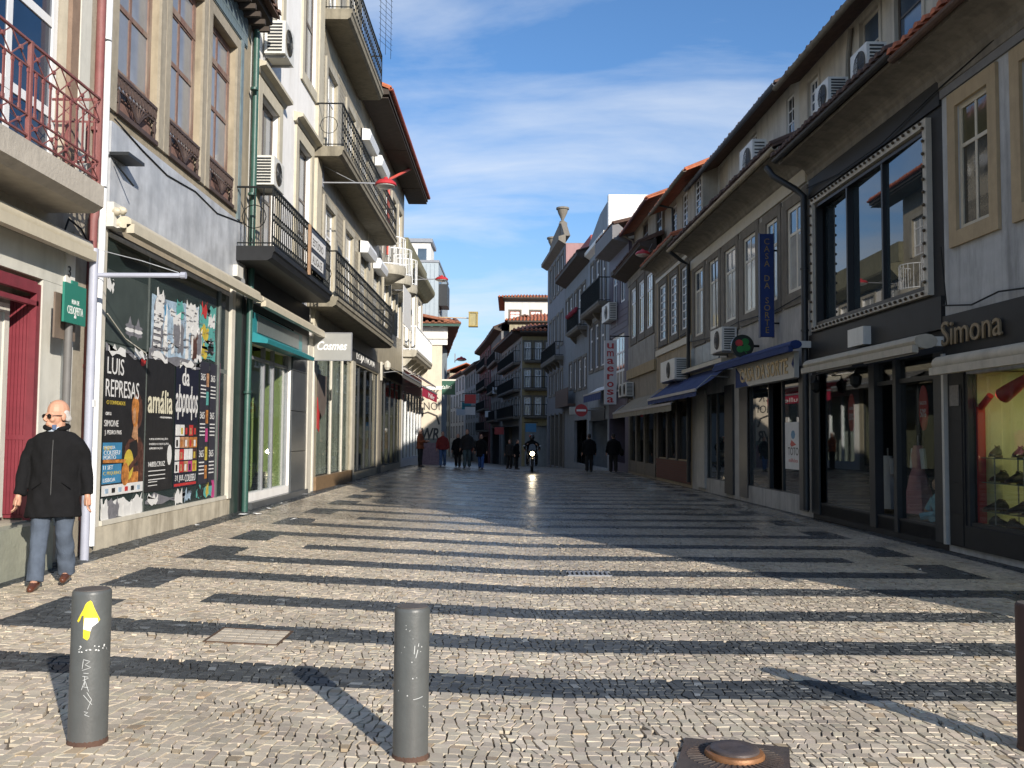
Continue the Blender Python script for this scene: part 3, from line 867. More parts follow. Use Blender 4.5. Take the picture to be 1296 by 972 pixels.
# ---------------------------------------------------------------- house with the grey marble band and the posters
L2M = M('brown_render', (.34, .29, .21), .9, .16, 4, .3, stain=.5)
MARB = M('grey_marble', (.46, .48, .51), .35, .3, 2.6, .04, stain=.5, stain_col=(.22, .24, .27))
PEEL = M('peeling_red_wood', (.19, .11, .088), .8, .3, 16, .3, stain=.8, stain_col=(.34, .29, .23))
b = body('house', 'brown house with three tall peeling windows above a grey marble band', FL, 14.3)
OPS = [(11.62, 13.02, 5.62, 8.55), (13.42, 14.82, 5.62, 8.55), (15.24, 16.64, 5.62, 8.55)]
wall(FL, 11.365, 17.6, 0, 9.5, [*OPS, (11.52, 16.72, .5, 4.12)], .25, zs=4.3, rec=-1.6).build('wall', L2M, b)
MB().box(FL, 11.45, 17.35, 0, .06, 4.32, 5.46).build('marble_band', MARB, b)
for k, (a, c, z0, z1) in enumerate(OPS):
    w = window(b, FL, a, c, z0, z1, PEEL, pane_mat('pane_dusty', (.24, .25, .27), rough=.12), 2, (0, .2, .52, .80, 1), .12, .07, -.1, surround=(STONE, .19, .04, 0))
    MB().box(FL, a+.02, c-.02, -.16, -.09, z0+.79*(z1-z0)-.05, z0+.79*(z1-z0)+.05).build('transom', PEEL, w)
    g2 = MB()
    lacy = M('cast_iron_lace', (.075, .05, .042), .6, .3, 10, .2)
    g2.box(FL, a+.03, c-.03, .0, .03, z0+.5, z0+.54); g2.box(FL, a+.03, c-.03, -.02, .05, z0+.0, z0+.06); g2.box(FL, a+.03, c-.03, .0, .02, z0+.32, z0+.34)
    for q in range(12):
        s = a+.08+(c-a-.16)*q/11
        g2.tube([FL(s+.045*math.cos(v*math.pi/4), .015, z0+.43+.07*math.sin(v*math.pi/4)) for v in range(9)], .011, 4, caps=False)
        g2.tube([FL(s, .015, z0+.34), FL(s, .015, z0+.52)], .008, 4)
    mid = (a+c)/2
    for f in range(9):
        x = (f-4)/4
        g2.tube([FL(mid+x*.36, .015, z0+.33), FL(mid+x*.2, .02, z0+.24-.05*(1-abs(x))), FL(mid+x*.03, .02, z0+.1)], .012, 4)
    for e in (a+.1, c-.1):
        g2.tube([FL(e, .015, z0+.33), FL(e, .015, z0+.06)], .02, 4)
        g2.tube([FL(e+.05*math.cos(v*.8), .015, z0+.22+.07*math.sin(v*.8)) for v in range(9)], .012, 4)
    g2.build('window_guard', lacy, w)
    MB().box(FL, a+.03, c-.03, -.09, -.06, z0+.06, z0+.31).build('guard_panel', M('guard_wood', (.22, .13, .11), .8, .25, 8, .2, stain=.4), w)
# glazed tile frieze: rows of small blue-green tiles
TB = M('blue_green_tile', (.16, .21, .22), .35, .25, 6, .05, stain=.3)
fz = MB().box(FL, 11.4, 17.3, 0, .02, 8.8, 9.35).build('tile_frieze', TB, b)
for j in range(3):
    for i in range(38):
        s = 11.42+i*.154
        MB().box(FL, s, s+.146, .021, .034, 8.82+j*.17, 8.98+j*.17).build('tile', TB, fz)
MB().box(FL, 16.88, 17.02, 0, .045, 5.5, 8.8).build('tile_strip', TB, b)
MB().sweep(FL, [(0, 9.35), (.36, 9.46), (.36, 9.6), (0, 9.6)], 11.3, 17.75).build('eaves', WOODD, b)
m = MB()
for i in range(20): m.box(FL, 11.5+i*.32, 11.58+i*.32, .02, .34, 9.27, 9.36)
each(m, 'rafter', WOODD, b)
tile_roof(b, FL, 11.3, 17.75, .5, 9.62, -4, 11.2, DARKTILE)
# shopfront
SF = M('shopfront_cream', (.60, .57, .49), .6, .12, 5, .1, stain=.5, stain_col=(.30, .27, .22))
MB().box(FL, 11.36, 16.9, -.12, .02, .1, .5).build('stall_riser', M('dirty_riser', (.52, .47, .37), .85, .2, 5, .25, stain=.7, stain_col=(.15, .12, .08)), b)
m = MB(); m.box(FL, 11.38, 11.53, -.1, .022, .5, 4.2); m.box(FL, 16.66, 16.84, -.1, .05, .5, 4.2); m.box(FL, 11.6, 16.66, -.1, .03, .5, .56); m.box(FL, 11.6, 16.66, -.1, .0, 4.06, 4.14)
m.build('shopfront_frame', SF, b)
FP = Fac(lambda s, d, z: (-4.958+d, s, z), 1)                     # plane of the shop window glass, nearly flush with the wall
m = MB(); m.box(FP, 12.95, 13.02, -.1, -.056, .56, 4.06); m.box(FP, 16.05, 16.12, -.1, -.02, .56, 4.06); m.box(FP, 11.6, 16.66, -.1, -.056, 2.68, 2.75)
each(m, 'mullion', M('green_grey_wood', (.12, .14, .13), .7, .25, 6, .2, stain=.5), b)
SGR = pane_mat('pane_green_black', (.028, .042, .04), rough=.1, spec=.5)
for a, c in ((11.535, 12.95), (13.02, 16.05), (16.12, 16.66)):
    for z0, z1 in ((.56, 2.68), (2.75, 4.06)): MB().box(FP, a, c, -.07, -.055, z0, z1).build('pane', SGR, b)
MB().box(FL, 16.86, 17.3, 0, .04, .2, 4.3).build('pier', M('dark_green_pier', (.02, .035, .032), .3, .3, 4, .05, stain=.3, stain_col=(.2, .19, .17)), b)
MB().box(FL, 17.32, 17.56, 0, .05, .2, 4.3).build('pier', BLACKST, b)
pipe(b, [FL(17.62, .1, 9.3), FL(17.62, .1, 4.5), FL(17.5, .12, 4.2), FL(17.46, .12, .2)], .06, GREENP, clips=(8.1, 6.1, 2.4))
m = MB().tube([FL(11.5, .07, 5.5), FL(12.4, .07, 5.38), FL(13.3, .07, 5.3), FL(14.5, .07, 5.38), FL(15.6, .07, 5.3), FL(17.3, .07, 5.5)], .010, 5)
m.build('cable', IRON, b)
MB().tube([FL(11.48, .1, 4.95), FL(11.72, .24, 4.72)], .012, 5).build('hook', IRON, b)
MB().box(FL, 11.4, 11.9, .06, .3, 5.02, 5.06).build('shelf_bracket', DARKMET, b)
MB().box(FL, 16.6, 16.95, .06, .14, 4.42, 4.62).build('meter_box', ACW, b)
cassette(FL, 11.5, 17.5, .14, .32, 4.14, 4.29, CREAM, 'cream rolled awning over the poster covered shop window')
m = thing('awning_motor', 'cream awning winding gear at the corner of the marble band', 'gear', FL(11.5, .2, 4.2))
mm = MB()
for s, z in ((11.45, 4.33), (11.55, 4.2), (11.72, 4.25), (11.62, 4.38)): mm.lathe(FL(s, .12, z), [(.05, 0), (.055, .03), (.05, .06), (.02, .09)], 10, (1, -.2, 0))
each(mm, 'knob', CREAM, m, smooth=True)
mm = MB().box(FL, 11.4, 11.75, .04, .14, 4.14, 4.44); mm.build('back_plate', ACW, m)

# ---------------------------------------------------------------- posters on the shop window
def poster(label, s0, s1, z0, z1, mat, d=-.05, name='poster', curl=.0015, group='posters on the shop window'):
    t = thing(name, label, 'poster', FP((s0+s1)/2, d, z0), group)
    n = 10; vs = []
    for i in range(n+1):
        s = s0+(s1-s0)*i/n
        e = curl*(abs(i-n/2)/(n/2))**4
        vs += [FP(s, d+.004+e, z0), FP(s, d+.004+e*.7, z1), FP(s, d+.002+e, z0), FP(s, d+.002+e*.7, z1)]
    fs = []
    for i in range(n):
        a, c = 4*i, 4*(i+1)
        fs += [(a, c, c+1, a+1), (a+2, a+3, c+3, c+2), (a, a+2, c+2, c), (a+1, c+1, c+3, a+3)]
    MB().add(vs, fs).build('sheet', mat, t)
    return t
def pblock(t, name, s0, s1, z0, z1, mat, d=-.044):
    return MB().box(FP, s0, s1, d, d+.002, z0, z1).build(name, mat, t)
PB = M('print_black', (.02, .02, .022), .35, .3, 5, .25, bscale=7)
PW = M('print_white', (.70, .70, .69), .5, .1, 7, .15, bscale=10)
PBL = M('print_blue', (.05, .22, .40), .4, .15, 8, 0)
POR = M('print_orange', (.50, .20, .05), .4, .75, 16, 0, stain=.5, stain_col=(.10, .04, .02))
PYL = M('print_yellow', (.55, .42, .06), .4, .35, 12, 0)
PRD = M('print_red', (.50, .04, .04), .4, .15, 8, 0)
PPK = M('print_pink', (.5, .06, .22), .4, .15, 8, 0)
PSK = M('print_skin', (.48, .26, .14), .4, .6, 22, 0, stain=.5, stain_col=(.14, .06, .03))
PBR = M('print_brown', (.09, .04, .03), .4, .8, 14, 0)
PLB = M('print_pale_blue', (.34, .45, .56), .5, .5, 9, .15, bscale=9)
PTL = M('print_teal', (.10, .36, .33), .5, .2, 9, 0)
t = poster('tall black poster with white capitals and a guitarist in orange light', 11.62, 12.93, .84, 2.66, PB)
def ptext(txt, s, z, size, mat=PW, w=None, h=None, al=None, d=-.042, **k):
    return text(txt, FP, s, d, z, size, mat, t, extrude=.0008, width=w, height=h, **k)
ptext('LUIS', 11.94, 2.47, .25, w=.50, h=.21)
ptext('REPRESAS', 12.18, 2.19, .25, w=1.04, h=.22)
ptext('C/ CONVIDADOS', 11.98, 2.01, .06, PYL, w=.56, h=.05)
ptext('com a', 11.76, 1.87, .05, w=.16, h=.04)
ptext('SIMONE', 11.86, 1.75, .09, w=.42, h=.08)
ptext('J. PEDRO PAIS', 11.92, 1.63, .08, w=.50, h=.07)
ptext('MARGARIDA', 11.82, 1.45, .05, w=.34, h=.04)
# guitarist: hair, face, jacket, guitar
def pdisc(name, s, z, rs_, rz, mat, d, rot=0):
    pts = [(s+rs_*math.cos(a)*math.cos(rot)-rz*math.sin(a)*math.sin(rot), z+rs_*math.cos(a)*math.sin(rot)+rz*math.sin(a)*math.cos(rot)) for a in [i*math.pi/9 for i in range(18)]]
    return MB().prism(FP, pts, d, d+.001).build(name, mat, t)
MB().prism(FP, [(12.28, .98), (12.30, 1.45), (12.42, 1.55), (12.78, 1.58), (12.92, 1.45), (12.92, .98)], -.044, -.043).build('printed_jacket', PBR, t)
pdisc('printed_hair', 12.66, 1.92, .19, .24, PBR, -.0435)
pdisc('printed_hair', 12.60, 1.98, .12, .14, POR, -.0428)
pdisc('printed_face', 12.60, 1.86, .095, .15, POR, -.0422)
pdisc('printed_face', 12.57, 1.86, .05, .11, PSK, -.0412)
MB().prism(FP, [(12.5, 1.58), (12.58, 1.78), (12.68, 1.76), (12.72, 1.5)], -.0424, -.0414).build('printed_neck', PSK, t)
MB().prism(FP, [(12.42, 1.2), (12.44, 1.5), (12.68, 1.55), (12.74, 1.2)], -.0424, -.0414).build('printed_shirt', PB, t)
pblock(t, 'printed_panel', 11.63, 12.2, 1.30, 1.63-.12, PBL); pblock(t, 'printed_panel', 11.63, 12.2, 1.0, 1.24, PBL)
pdisc('printed_guitar', 12.42, 1.22, .16, .2, PYL, -.0408); pdisc('printed_guitar', 12.32, 1.1, .12, .15, POR, -.0406)
MB().prism(FP, [(12.42, 1.2), (12.86, 1.42), (12.88, 1.36), (12.45, 1.12)], -.0404, -.0394).build('printed_guitar_neck', PBR, t)
MB().prism(FP, [(11.64, 1.26), (12.3, 1.25), (12.34, 1.29), (11.64, 1.30)], -.0404, -.0394).build('printed_strip', POR, t)
pblock(t, 'printed_legs', 12.3, 12.75, .98, 1.12, POR, -.043)
ptext('8 SET', 11.78, 1.44, .07, PYL, w=.24, h=.05, d=-.041); ptext('COLISEU', 11.90, 1.385, .08, w=.48, h=.055, d=-.041); ptext('PORTO', 11.84, 1.325, .08, w=.36, h=.05, d=-.041)
ptext('11 SET', 11.8, 1.2, .07, w=.28, h=.05, d=-.041); ptext('C. PEQUENO', 11.92, 1.125, .07, PYL, w=.52, h=.05, d=-.041); ptext('LISBOA', 11.84, 1.045, .08, w=.36, h=.05, d=-.041)
pblock(t, 'printed_footer', 11.63, 12.92, .85, .98, PW, -.043)
for i in range(6): pblock(t, 'printed_logo', 11.72+i*.2, 11.82+i*.2, .88, .94, [PLB, PB, PLB, PRD, PB, PLB][i], -.041)
pdisc('printed_mark', 12.82, 2.6, .09, .06, PRD, -.043, .3)

t = poster('black poster with one large cream word above small white print', 12.99, 14.03, .82, 2.68, PB)
ptext('amália', 13.5, 2.08, .4, M('print_cream', (.70, .66, .50), .5, .05, 5, 0), w=.94, h=.34, bold=.006)
ptext('CORAÇÃO INDEPENDENTE', 13.72, 1.86, .05, w=.46, h=.035)
for q, (txt, z, w_) in enumerate((('UMA EXPOSIÇÃO', 1.55, .7), ('MUSEU COLECÇÃO', 1.48, .74), ('APRESENTAÇÃO', 1.42, .5), ('BELÉM', 1.20, .3))):
    ptext(txt, 13.12+w_/2, z, .06, w=w_, h=.04)
ptext('H.BELCRUZ', 13.42, 1.2, .1, w=.62, h=.07)
for z in (1.10, 1.04, .98): pblock(t, 'printed_line', 13.12, 13.75, z, z+.012, PW)
pdisc('printed_seal', 13.90, 1.32, .09, .15, PW, -.043)
for z in (.95, .90): pblock(t, 'printed_line', 13.12, 13.45, z, z+.01, PW)

t = poster('black poster with tall dripping white letters over a grid of small pictures', 14.09, 15.12, .82, 2.70, M('print_navy', (.012, .014, .03), .35, .15, 8, 0))
ptext('da', 14.52, 2.50, .3, w=.32, h=.28, bold=.004)
ptext('abondos', 14.60, 2.16, .4, w=.98, h=.42, bold=.003)
for q in range(5): pblock(t, 'printed_drip', 14.2+q*.2, 14.235+q*.2, 1.84+.05*(q % 3), 2.02, PW)
gc = [PW, PSK, PBR, PW, PPK, PW, PB, PYL, PSK, PRD, PW, PSK, PB, PRD, POR, PW, PW, POR, PRD, PW]
for r_ in range(4):
    for c_ in range(5):
        pblock(t, 'printed_picture', 14.13+c_*.197, 14.13+c_*.197+.18, 1.60-r_*.185, 1.60-r_*.185+.165, gc[(r_*5+c_*3) % 20], -.043)
        pblock(t, 'printed_picture', 14.16+c_*.197, 14.13+c_*.197+.11, 1.60-r_*.185+.02, 1.60-r_*.185+.12, gc[(r_*7+c_*2+5) % 20], -.042)
ptext('31 JUL', 14.35, .95, .1, w=.38, h=.11); ptext('COLISEU', 14.82, .95, .1, w=.48, h=.11)
pblock(t, 'printed_strip', 14.13, 15.1, .84, .88, PRD)
for k, s in enumerate((15.18, 15.68)):
    t = poster(['narrow dark listings poster with orange pictures down its middle', 'narrow dark listings poster beside the pink torn edge'][k], s, s+.46, .82, 2.80, M('print_dusk', (.03, .03, .045), .4, .2, 8, 0), curl=.001)
    for q in range(3):
        z = 2.55-q*.62
        ptext('365', s+.15, z, .13, w=.22, h=.11)
        for j in range(4): pblock(t, 'printed_line', s+.05, s+.3, z-.15-j*.06, z-.13-j*.06, PW)
    if k == 0:
        for q in range(6): pblock(t, 'printed_picture', s+.33, s+.44, .9+q*.3, 1.12+q*.3, [POR, PYL, PPK, POR, PTL, PSK][q])
    else: pblock(t, 'printed_edge', s+.42, s+.52, .84, 2.84, PPK)
# torn sheets above and below the row
def torn(label, s0, s1, z0, z1, mat, strips, seed, d=-.05):
    t = thing('torn_poster', label, 'poster', FP((s0+s1)/2, d, z0), 'torn posters on the shop window')
    r = random.Random(seed)
    pts = [(s0, z0)]+[(s0+(s1-s0)*i/6, z0+r.uniform(-.05, .03)) for i in range(1, 6)]+[(s1, z0)]
    pts += [(s1+r.uniform(-.05, .02), z0+(z1-z0)*i/4) for i in range(1, 4)]
    pts += [(s1-(s1-s0)*i/6, z1+r.uniform(-.12, .03)) for i in range(0, 7)]
    MB().prism(FP, pts, d, d+.003).build('sheet', mat, t)
    for a, c, e, f, mm in strips:
        sl_ = r.uniform(-.06, .06)*(f-e)/.3
        q = [(a+(c-a)*i/5+r.uniform(-.012, .012), e+r.uniform(-.06, .02)) for i in range(6)]+[(c+sl_*.5+r.uniform(-.03, .02), e+(f-e)*k_/4) for k_ in (1, 2, 3)]+[(c+sl_-(c-a)*i/6+r.uniform(-.012, .012), f+r.uniform(-.10, .03)) for i in range(7)]+[(a+sl_*.5+r.uniform(-.02, .03), e+(f-e)*k_/4) for k_ in (3, 2, 1)]
        dd = d+.004+r.uniform(0, .006)
        MB().prism(FP, q, dd, dd+.002).build('torn_strip', mm, t)
    return t
t = torn('large torn pale blue poster with hanging white strips', 13.08, 15.05, 2.76, 3.66, PLB,
     [(13.08, 13.45, 2.8, 3.6, M('print_grey', (.18, .18, .2), .5, .3, 15, 0)), (13.2, 13.5, 3.2, 3.68, PW), (13.5, 13.7, 2.8, 3.4, PW), (13.85, 14.0, 2.82, 3.3, PW), (14.1, 14.35, 2.85, 3.3, _m['print_grey']),
      (14.45, 15.0, 3.2, 3.66, PW), (14.45, 14.6, 2.78, 3.3, PW), (14.68, 14.85, 3.0, 3.22, PBR), (14.85, 15.02, 2.76, 3.2, PW), (13.55, 13.62, 2.85, 3.1, PB), (13.62, 13.8, 3.05, 3.5, PBL), (14.0, 14.3, 3.35, 3.62, PTL), (14.12, 14.3, 3.4, 3.5, PB)], 4)
for q in range(6): pblock(t, 'printed_line', 13.14, 13.4, 2.85+q*.09, 2.90+q*.09, PW, -.036)
torn('torn poster with yellow bands and a red corner beside the blue one', 15.10, 15.92, 2.84, 3.74, PTL,
     [(15.15, 15.55, 3.2, 3.4, PYL), (15.1, 15.5, 2.9, 3.1, PYL), (15.15, 15.4, 3.55, 3.76, PRD), (15.5, 15.85, 3.4, 3.62, PW), (15.5, 15.8, 2.95, 3.12, PB), (15.3, 15.8, 3.14, 3.19, PW), (15.45, 15.6, 3.62, 3.7, PB)], 5)
torn('strip of torn white paper below the guitarist poster', 11.64, 12.95, .57, .80, PW, [(11.7, 12.1, .56, .8, _m['print_grey']), (12.3, 12.6, .52, .78, PW), (11.9, 12.15, .6, .78, _m['print_grey']), (12.55, 12.9, .58, .82, PW), (11.66, 11.85, .5, .8, PW)], 6)
torn('strip of torn grey paper left under the two black posters', 13.05, 14.9, .66, .80, _m['print_grey'], [(13.1, 13.5, .68, .8, PW), (14.2, 14.5, .6, .8, PW), (14.6, 14.85, .62, .78, PLB)], 7)
torn('torn scrap of green and pink paper at the foot of the window', 15.15, 16.1, .62, .82, PTL, [(15.2, 15.5, .62, .8, PB), (15.6, 15.75, .64, .82, PYL), (15.9, 16.08, .6, .84, PPK)], 8)
pr_ = random.Random(31)
t = thing('torn_print', 'rows of small dark print left on the torn sheets high on the window', 'poster', FP(14, -.03, 2.8), 'torn posters on the shop window')
mq = MB()
for i in range(130):
    s, z = pr_.uniform(13.12, 15.85), pr_.uniform(2.8, 3.6); w_ = pr_.choice((.03, .06, .1, .16)); h_ = pr_.choice((.006, .01, .018))
    mq.box(FP, s, s+w_, -.0285, -.0275, z, z+h_)
mq.build('small_print', _m['print_grey'], t, kind='stuff')
torn('ragged white sheet torn half away over the pale blue poster', 13.6, 14.2, 2.95, 3.5, PW, [(13.65, 13.9, 3.0, 3.4, PLB), (13.9, 14.15, 2.95, 3.3, _m['print_grey'])], 21, d=-.036)
torn('ragged grey white sheet between the blue and the yellow banded posters', 14.7, 15.2, 2.8, 3.3, PW, [(14.72, 14.9, 2.82, 3.2, PBR), (14.95, 15.15, 2.9, 3.25, _m['print_grey'])], 22, d=-.036)
torn('long peeled white strip at the top edge of the guitarist poster', 11.62, 12.95, 2.64, 2.76, _m['print_grey'], [(11.7, 12.2, 2.64, 2.74, PW), (12.5, 12.9, 2.66, 2.74, PW)], 23, d=-.04)
torn('peeled white strip over the top of the two black posters', 13.0, 15.15, 2.66, 2.78, _m['print_grey'], [(13.1, 13.7, 2.68, 2.78, PW), (14.2, 14.9, 2.66, 2.76, PW)], 24, d=-.04)
torn('white scrap of paper stuck high at the left edge of the window', 11.62, 11.82, 3.42, 3.58, PW, [], 9)
t = thing('faded_poster', 'faded dark poster with two pale diamond marks at the top left of the window', 'poster', FP(12.3, -.05, 2.8))
MB().box(FP, 11.63, 12.93, -.052, -.049, 2.77, 3.66).build('sheet', M('print_slate', (.05, .065, .06), .45, .25, 4, 0), t)
for s in (12.35, 12.62):
    MB().prism(FP, [(s, 2.86), (s+.09, 3.0), (s, 3.16), (s-.09, 3.0)], -.048, -.046).build('printed_diamond', _m['print_grey'], t)
    for k in range(3): MB().prism(FP, [(s+.16*math.cos(v), 2.93+.05*k+.03*math.sin(v)) for v in [i*.785 for i in range(8)]], -.0475+k*.0006, -.0465+k*.0006).build('printed_ring', PW if k == 1 else _m['print_grey'], t)
MB().tube([FP(11.64, -.045, 3.1), FP(12.2, -.045, 2.85), FP(12.9, -.045, 2.72)], .008, 4).build('tape', SF, t)
# ---------------------------------------------------------------- white house with the black balcony
L3M = M('white_plaster', (.82, .81, .79), .85, .06, 3, .16, stain=.3, stain_col=(.50, .47, .41))
L3S = M('cream_stone_surround', (.50, .46, .36), .8, .1, 5, .2, stain=.3)
BRN = M('bronze_frame', (.085, .065, .05), .4, .15, 6, .05)
b = body('house', 'white plastered house with stone framed windows and one black balcony', FL, 20.8)
wall(FL, 17.6, 24.0, 0, 15, [(18.32, 19.72, 5.0, 8.35), (21.55, 22.95, 5.0, 8.45), (18.42, 19.82, 10.2, 12.75), (21.95, 23.35, 10.2, 12.75), (17.95, 21.38, .5, 3.4)], .2, zs=4.2, rec=-3.2).build('wall', L3M, b)
for a, c, z0, z1 in ((18.32, 19.72, 5.0, 8.35), (21.55, 22.95, 5.0, 8.45)):
    window(b, FL, a, c, z0, z1, BRN, PBLUE, 2, (0, .42, .66, 1), .08, .06, -.1, surround=(L3S, .26, .05, 0), hood=(L3S, .3, .42))
for a, c, z0, z1 in ((18.42, 19.82, 10.2, 12.75), (21.95, 23.35, 10.2, 12.75)):
    window(b, FL, a, c, z0, z1, BRN, PBLUE, 2, (0, .6, 1), .08, .1, -.08, surround=(L3S, .24, .05, .26))
MB().box(FL, 23.42, 23.97, 0, .09, 4.3, 15).build('pilaster', L3S, b)
MB().box(FL, 17.7, 18.0, 0, .05, 5.0, 10).build('pilaster', L3S, b)
balcony(b, FL, 16.75, 22.15, .72, 4.99, .26, 6.06, BLACKST, IRON, .15, .068, .012, corb=False)
MB().box(FL, 17.65, 22.98, 0, .05, 4.0, 4.72).build('fascia', BLACKST, b)
# shop with the teal box and lime walls
m = MB(); m.box(FL, 17.6, 17.95, 0, .05, .15, 4.0)
m.build('marble_pier', BLACKST, b)
GJ = M('slate_jamb', (.075, .082, .088), .3, .2, 3, .03)
for k in range(4): MB().box(FL, 21.39, 22.9, 0, .045, .34+k*.92, .34+k*.92+.905).build('slate_slab', GJ, b)
MB().box(FL, 22.92, 23.42, 0, .07, .15, 4.0).build('pier', SF, b)
MB().box(FL, 17.95, 22.9, -.1, .12, .15, .34).build('threshold', GJ, b)
TEAL = M('teal_paint', (.02, .22, .25), .45, .1, 5, .05)
MB().sweep(FL, [(-.05, 3.40), (.34, 3.36), (.36, 3.44), (.06, 3.58), (.06, 3.96), (-.05, 3.96)], 17.96, 22.2).build('fascia_box', TEAL, b)
MB().box(FL, 18.25, 21.8, .062, .075, 3.6, 3.92).build('sign_panel', M('slate_sign', (.12, .14, .14), .4, .15, 5, .03), b)
m = MB()
for s in (17.98, 19.35, 20.1, 21.34): m.box(FL, s-.035, s+.035, -.14, -.06, .34, 3.4)
m.box(FL, 17.95, 21.38, -.14, -.06, .34, .44); m.box(FL, 17.95, 21.38, -.14, -.06, 3.1, 3.16)
m.build('shop_window_frame', GREYMET, b)
for a, c in ((18.02, 19.31), (19.39, 20.06), (20.14, 21.3)): MB().box(FL, a, c, -.105, -.095, .44, 3.1).build('pane', GLASS, b)
LIME = M('lime_wall', (.50, .58, .22), .8, .06, 3, .05)
mm = MB(); mm.box(FL, 21.2, 21.26, -2.9, -.16, .3, 3.5); mm.box(FL, 20.0, 20.05, -2.2, -.5, .3, 3.5); mm.box(FL, 17.75, 21.2, -3.1, -3.0, .3, 3.5)
each(mm, 'interior_wall', LIME, b)
MB().box(FL, 17.75, 21.4, -3.1, -.1, .2, .3).build('shop_floor', M('shop_floor', (.25, .23, .2), .4, .1, 4, .05), b)
t = thing('display_stand', 'teal display stand with shelves inside the lime green shop', 'stand', FL(18.7, -.7, .3))
mm = MB()
for s in (18.2, 19.1): mm.box(FL, s, s+.05, -.9, -.5, .3, 1.9)
each(mm, 'upright', PVCW, t)
for z in (.9, 1.3, 1.75): MB().box(FL, 18.25, 19.1, -.9, -.5, z, z+.03).build('shelf', PVCW, t)
MB().prism(FL, [(18.2, .3), (19.15, .3), (19.15, .62), (18.2, 1.1)], -.5, -.45).build('front_panel', TEAL, t)
for k, (s, z, mat_) in enumerate(((18.45, .96, PB), (18.8, 1.33, PRD), (18.5, 1.78, PB), (18.9, 1.78, PRD))):
    mb = MB().ball(FL(s, -.68, z+.12), .12, .17, .15, 9, 6); mb.ball(FL(s+.05, -.68, z+.3), .05, .08, .06, 8, 5)
    tag(mb.build('bag', mat_, smooth=True), ['black bag on the low shelf of the teal stand', 'red bag on the middle shelf of the teal stand', 'black bag on the top shelf of the teal stand', 'red bag on the top shelf beside a black one'][k], 'bag', 'bags on the teal stand')
for k, s in enumerate((20.3, 20.7)):
    tt = thing('vase', ['dark vase behind the pane of the lime green shop', 'cream pot beside the dark vase in the lime shop'][k], 'vase', FL(s, -.4, .44))
    MB().lathe(FL(s, -.4, .44), [(.09, 0), (.13, .1), (.11, .25), (.06, .33), (.08, .38)], 12).build('pot', [PB, CREAM][k], tt, smooth=True)
cassette(FL, 17.75, 23.6, .14, .32, 4.10, 4.25, CREAM, 'cream rolled awning over the teal shop front')
# air conditioners on this house
ac_unit(FL, 18.35, 19.1, .05, .46, 9.16, 9.82, 'cream air conditioner high on the white house beside the green pipe')
ac_unit(FL, 17.72, 18.5, .05, .46, 6.36, 6.92, 'beige louvred air conditioner above the black balcony')
# for-sale board on the balcony
t = thing('sign_board', 'black and white lettered board hung on the black balcony', 'sign', FL(20.2, .75, 5.2))
MB().box(FL, 19.6, 21.2, .745, .78, 5.12, 5.95).build('panel', PB, t)
MB().box(FL, 19.5, 19.6, .74, .79, 4.95, 6.0).build('frame_board', M('raw_wood', (.32, .2, .12), .8, .2, 6, .2), t)
MB().box(FL, 19.68, 21.1, .781, .786, 5.56, 5.86).build('letter_strip', PW, t); MB().box(FL, 19.68, 20.9, .781, .786, 5.2, 5.45).build('letter_strip', PW, t)
text('ESTÚDIO', FL, 20.3, .788, 5.71, .25, TXTD, t, width=1.1, height=.2, extrude=.001)
text('ALUGA-SE', FL, 20.25, .788, 5.325, .2, TXTD, t, width=1.0, height=.17, extrude=.001)
# projecting shop sign
def cross(y): return Fac(lambda s, d, z: (s, y-d, z), 1)
t = thing('projecting_sign', 'silver projecting sign with white script lettering beside the curtained shop', 'sign', (-4.45, 23.4, 3.49))
X = cross(23.4)
MB().box(X, -4.9, -3.99, -.06, .0, 3.49, 4.15).build('panel', M('silver_panel', (.40, .40, .38), .3, .08, 3, .02, metal=.3), t)
m = MB(); m.box(X, -4.915, -3.975, -.07, .008, 4.152, 4.17); m.box(X, -4.915, -3.975, -.07, .008, 3.47, 3.488); m.box(X, -3.988, -3.972, -.07, .008, 3.49, 4.15)
m.build('frame', GREYMET, t)
text('Cosmes', X, -4.46, .004, 3.84, .3, TXTW, t, width=.74, height=.22, shear=.32, extrude=.003, bold=.006)
MB().tube([(-4.93, 23.43, .25), (-4.93, 23.43, 4.3)], .03, 8).build('post', SF, t)

# ---------------------------------------------------------------- tiled house with the long balconies
L4M = M('ochre_tiles', (.36, .32, .235), .45, .2, 4, .1, stain=.35)
L4S = M('pale_granite', (.40, .375, .31), .8, .15, 6, .3, stain=.6)
b = body('house', 'ochre tiled house with long curly iron balconies and a deep eaves', FL, 33)
def drs(z0, z1): return [(24.75, 26.15, z0, z1), (27.8, 29.2, z0, z1), (30.6, 32.0, z0, z1), (33.5, 34.9, z0, z1), (36.3, 37.5, z0+.9, z1), (38.5, 39.7, z0+.9, z1), (40.7, 41.9, z0+.9, z1)]
OP = drs(5.0, 7.75)+drs(8.85, 11.45)
wall(FL, 24.0, 42.9, 0, 12.7, OP+[(24.3, 29.4, .55, 3.9), (29.9, 35.3, .45, 3.9), (36.0, 42.5, .45, 3.9)], .2, zs=4.3, rec=-1.5).build('wall', L4M, b)
wall(FL, 24.0, 30.2, 12.7, 16.4, [(24.75, 26.15, 12.71, 15.4), (27.8, 29.2, 12.71, 15.4)], .2).build('upper_wall', L4M, b)
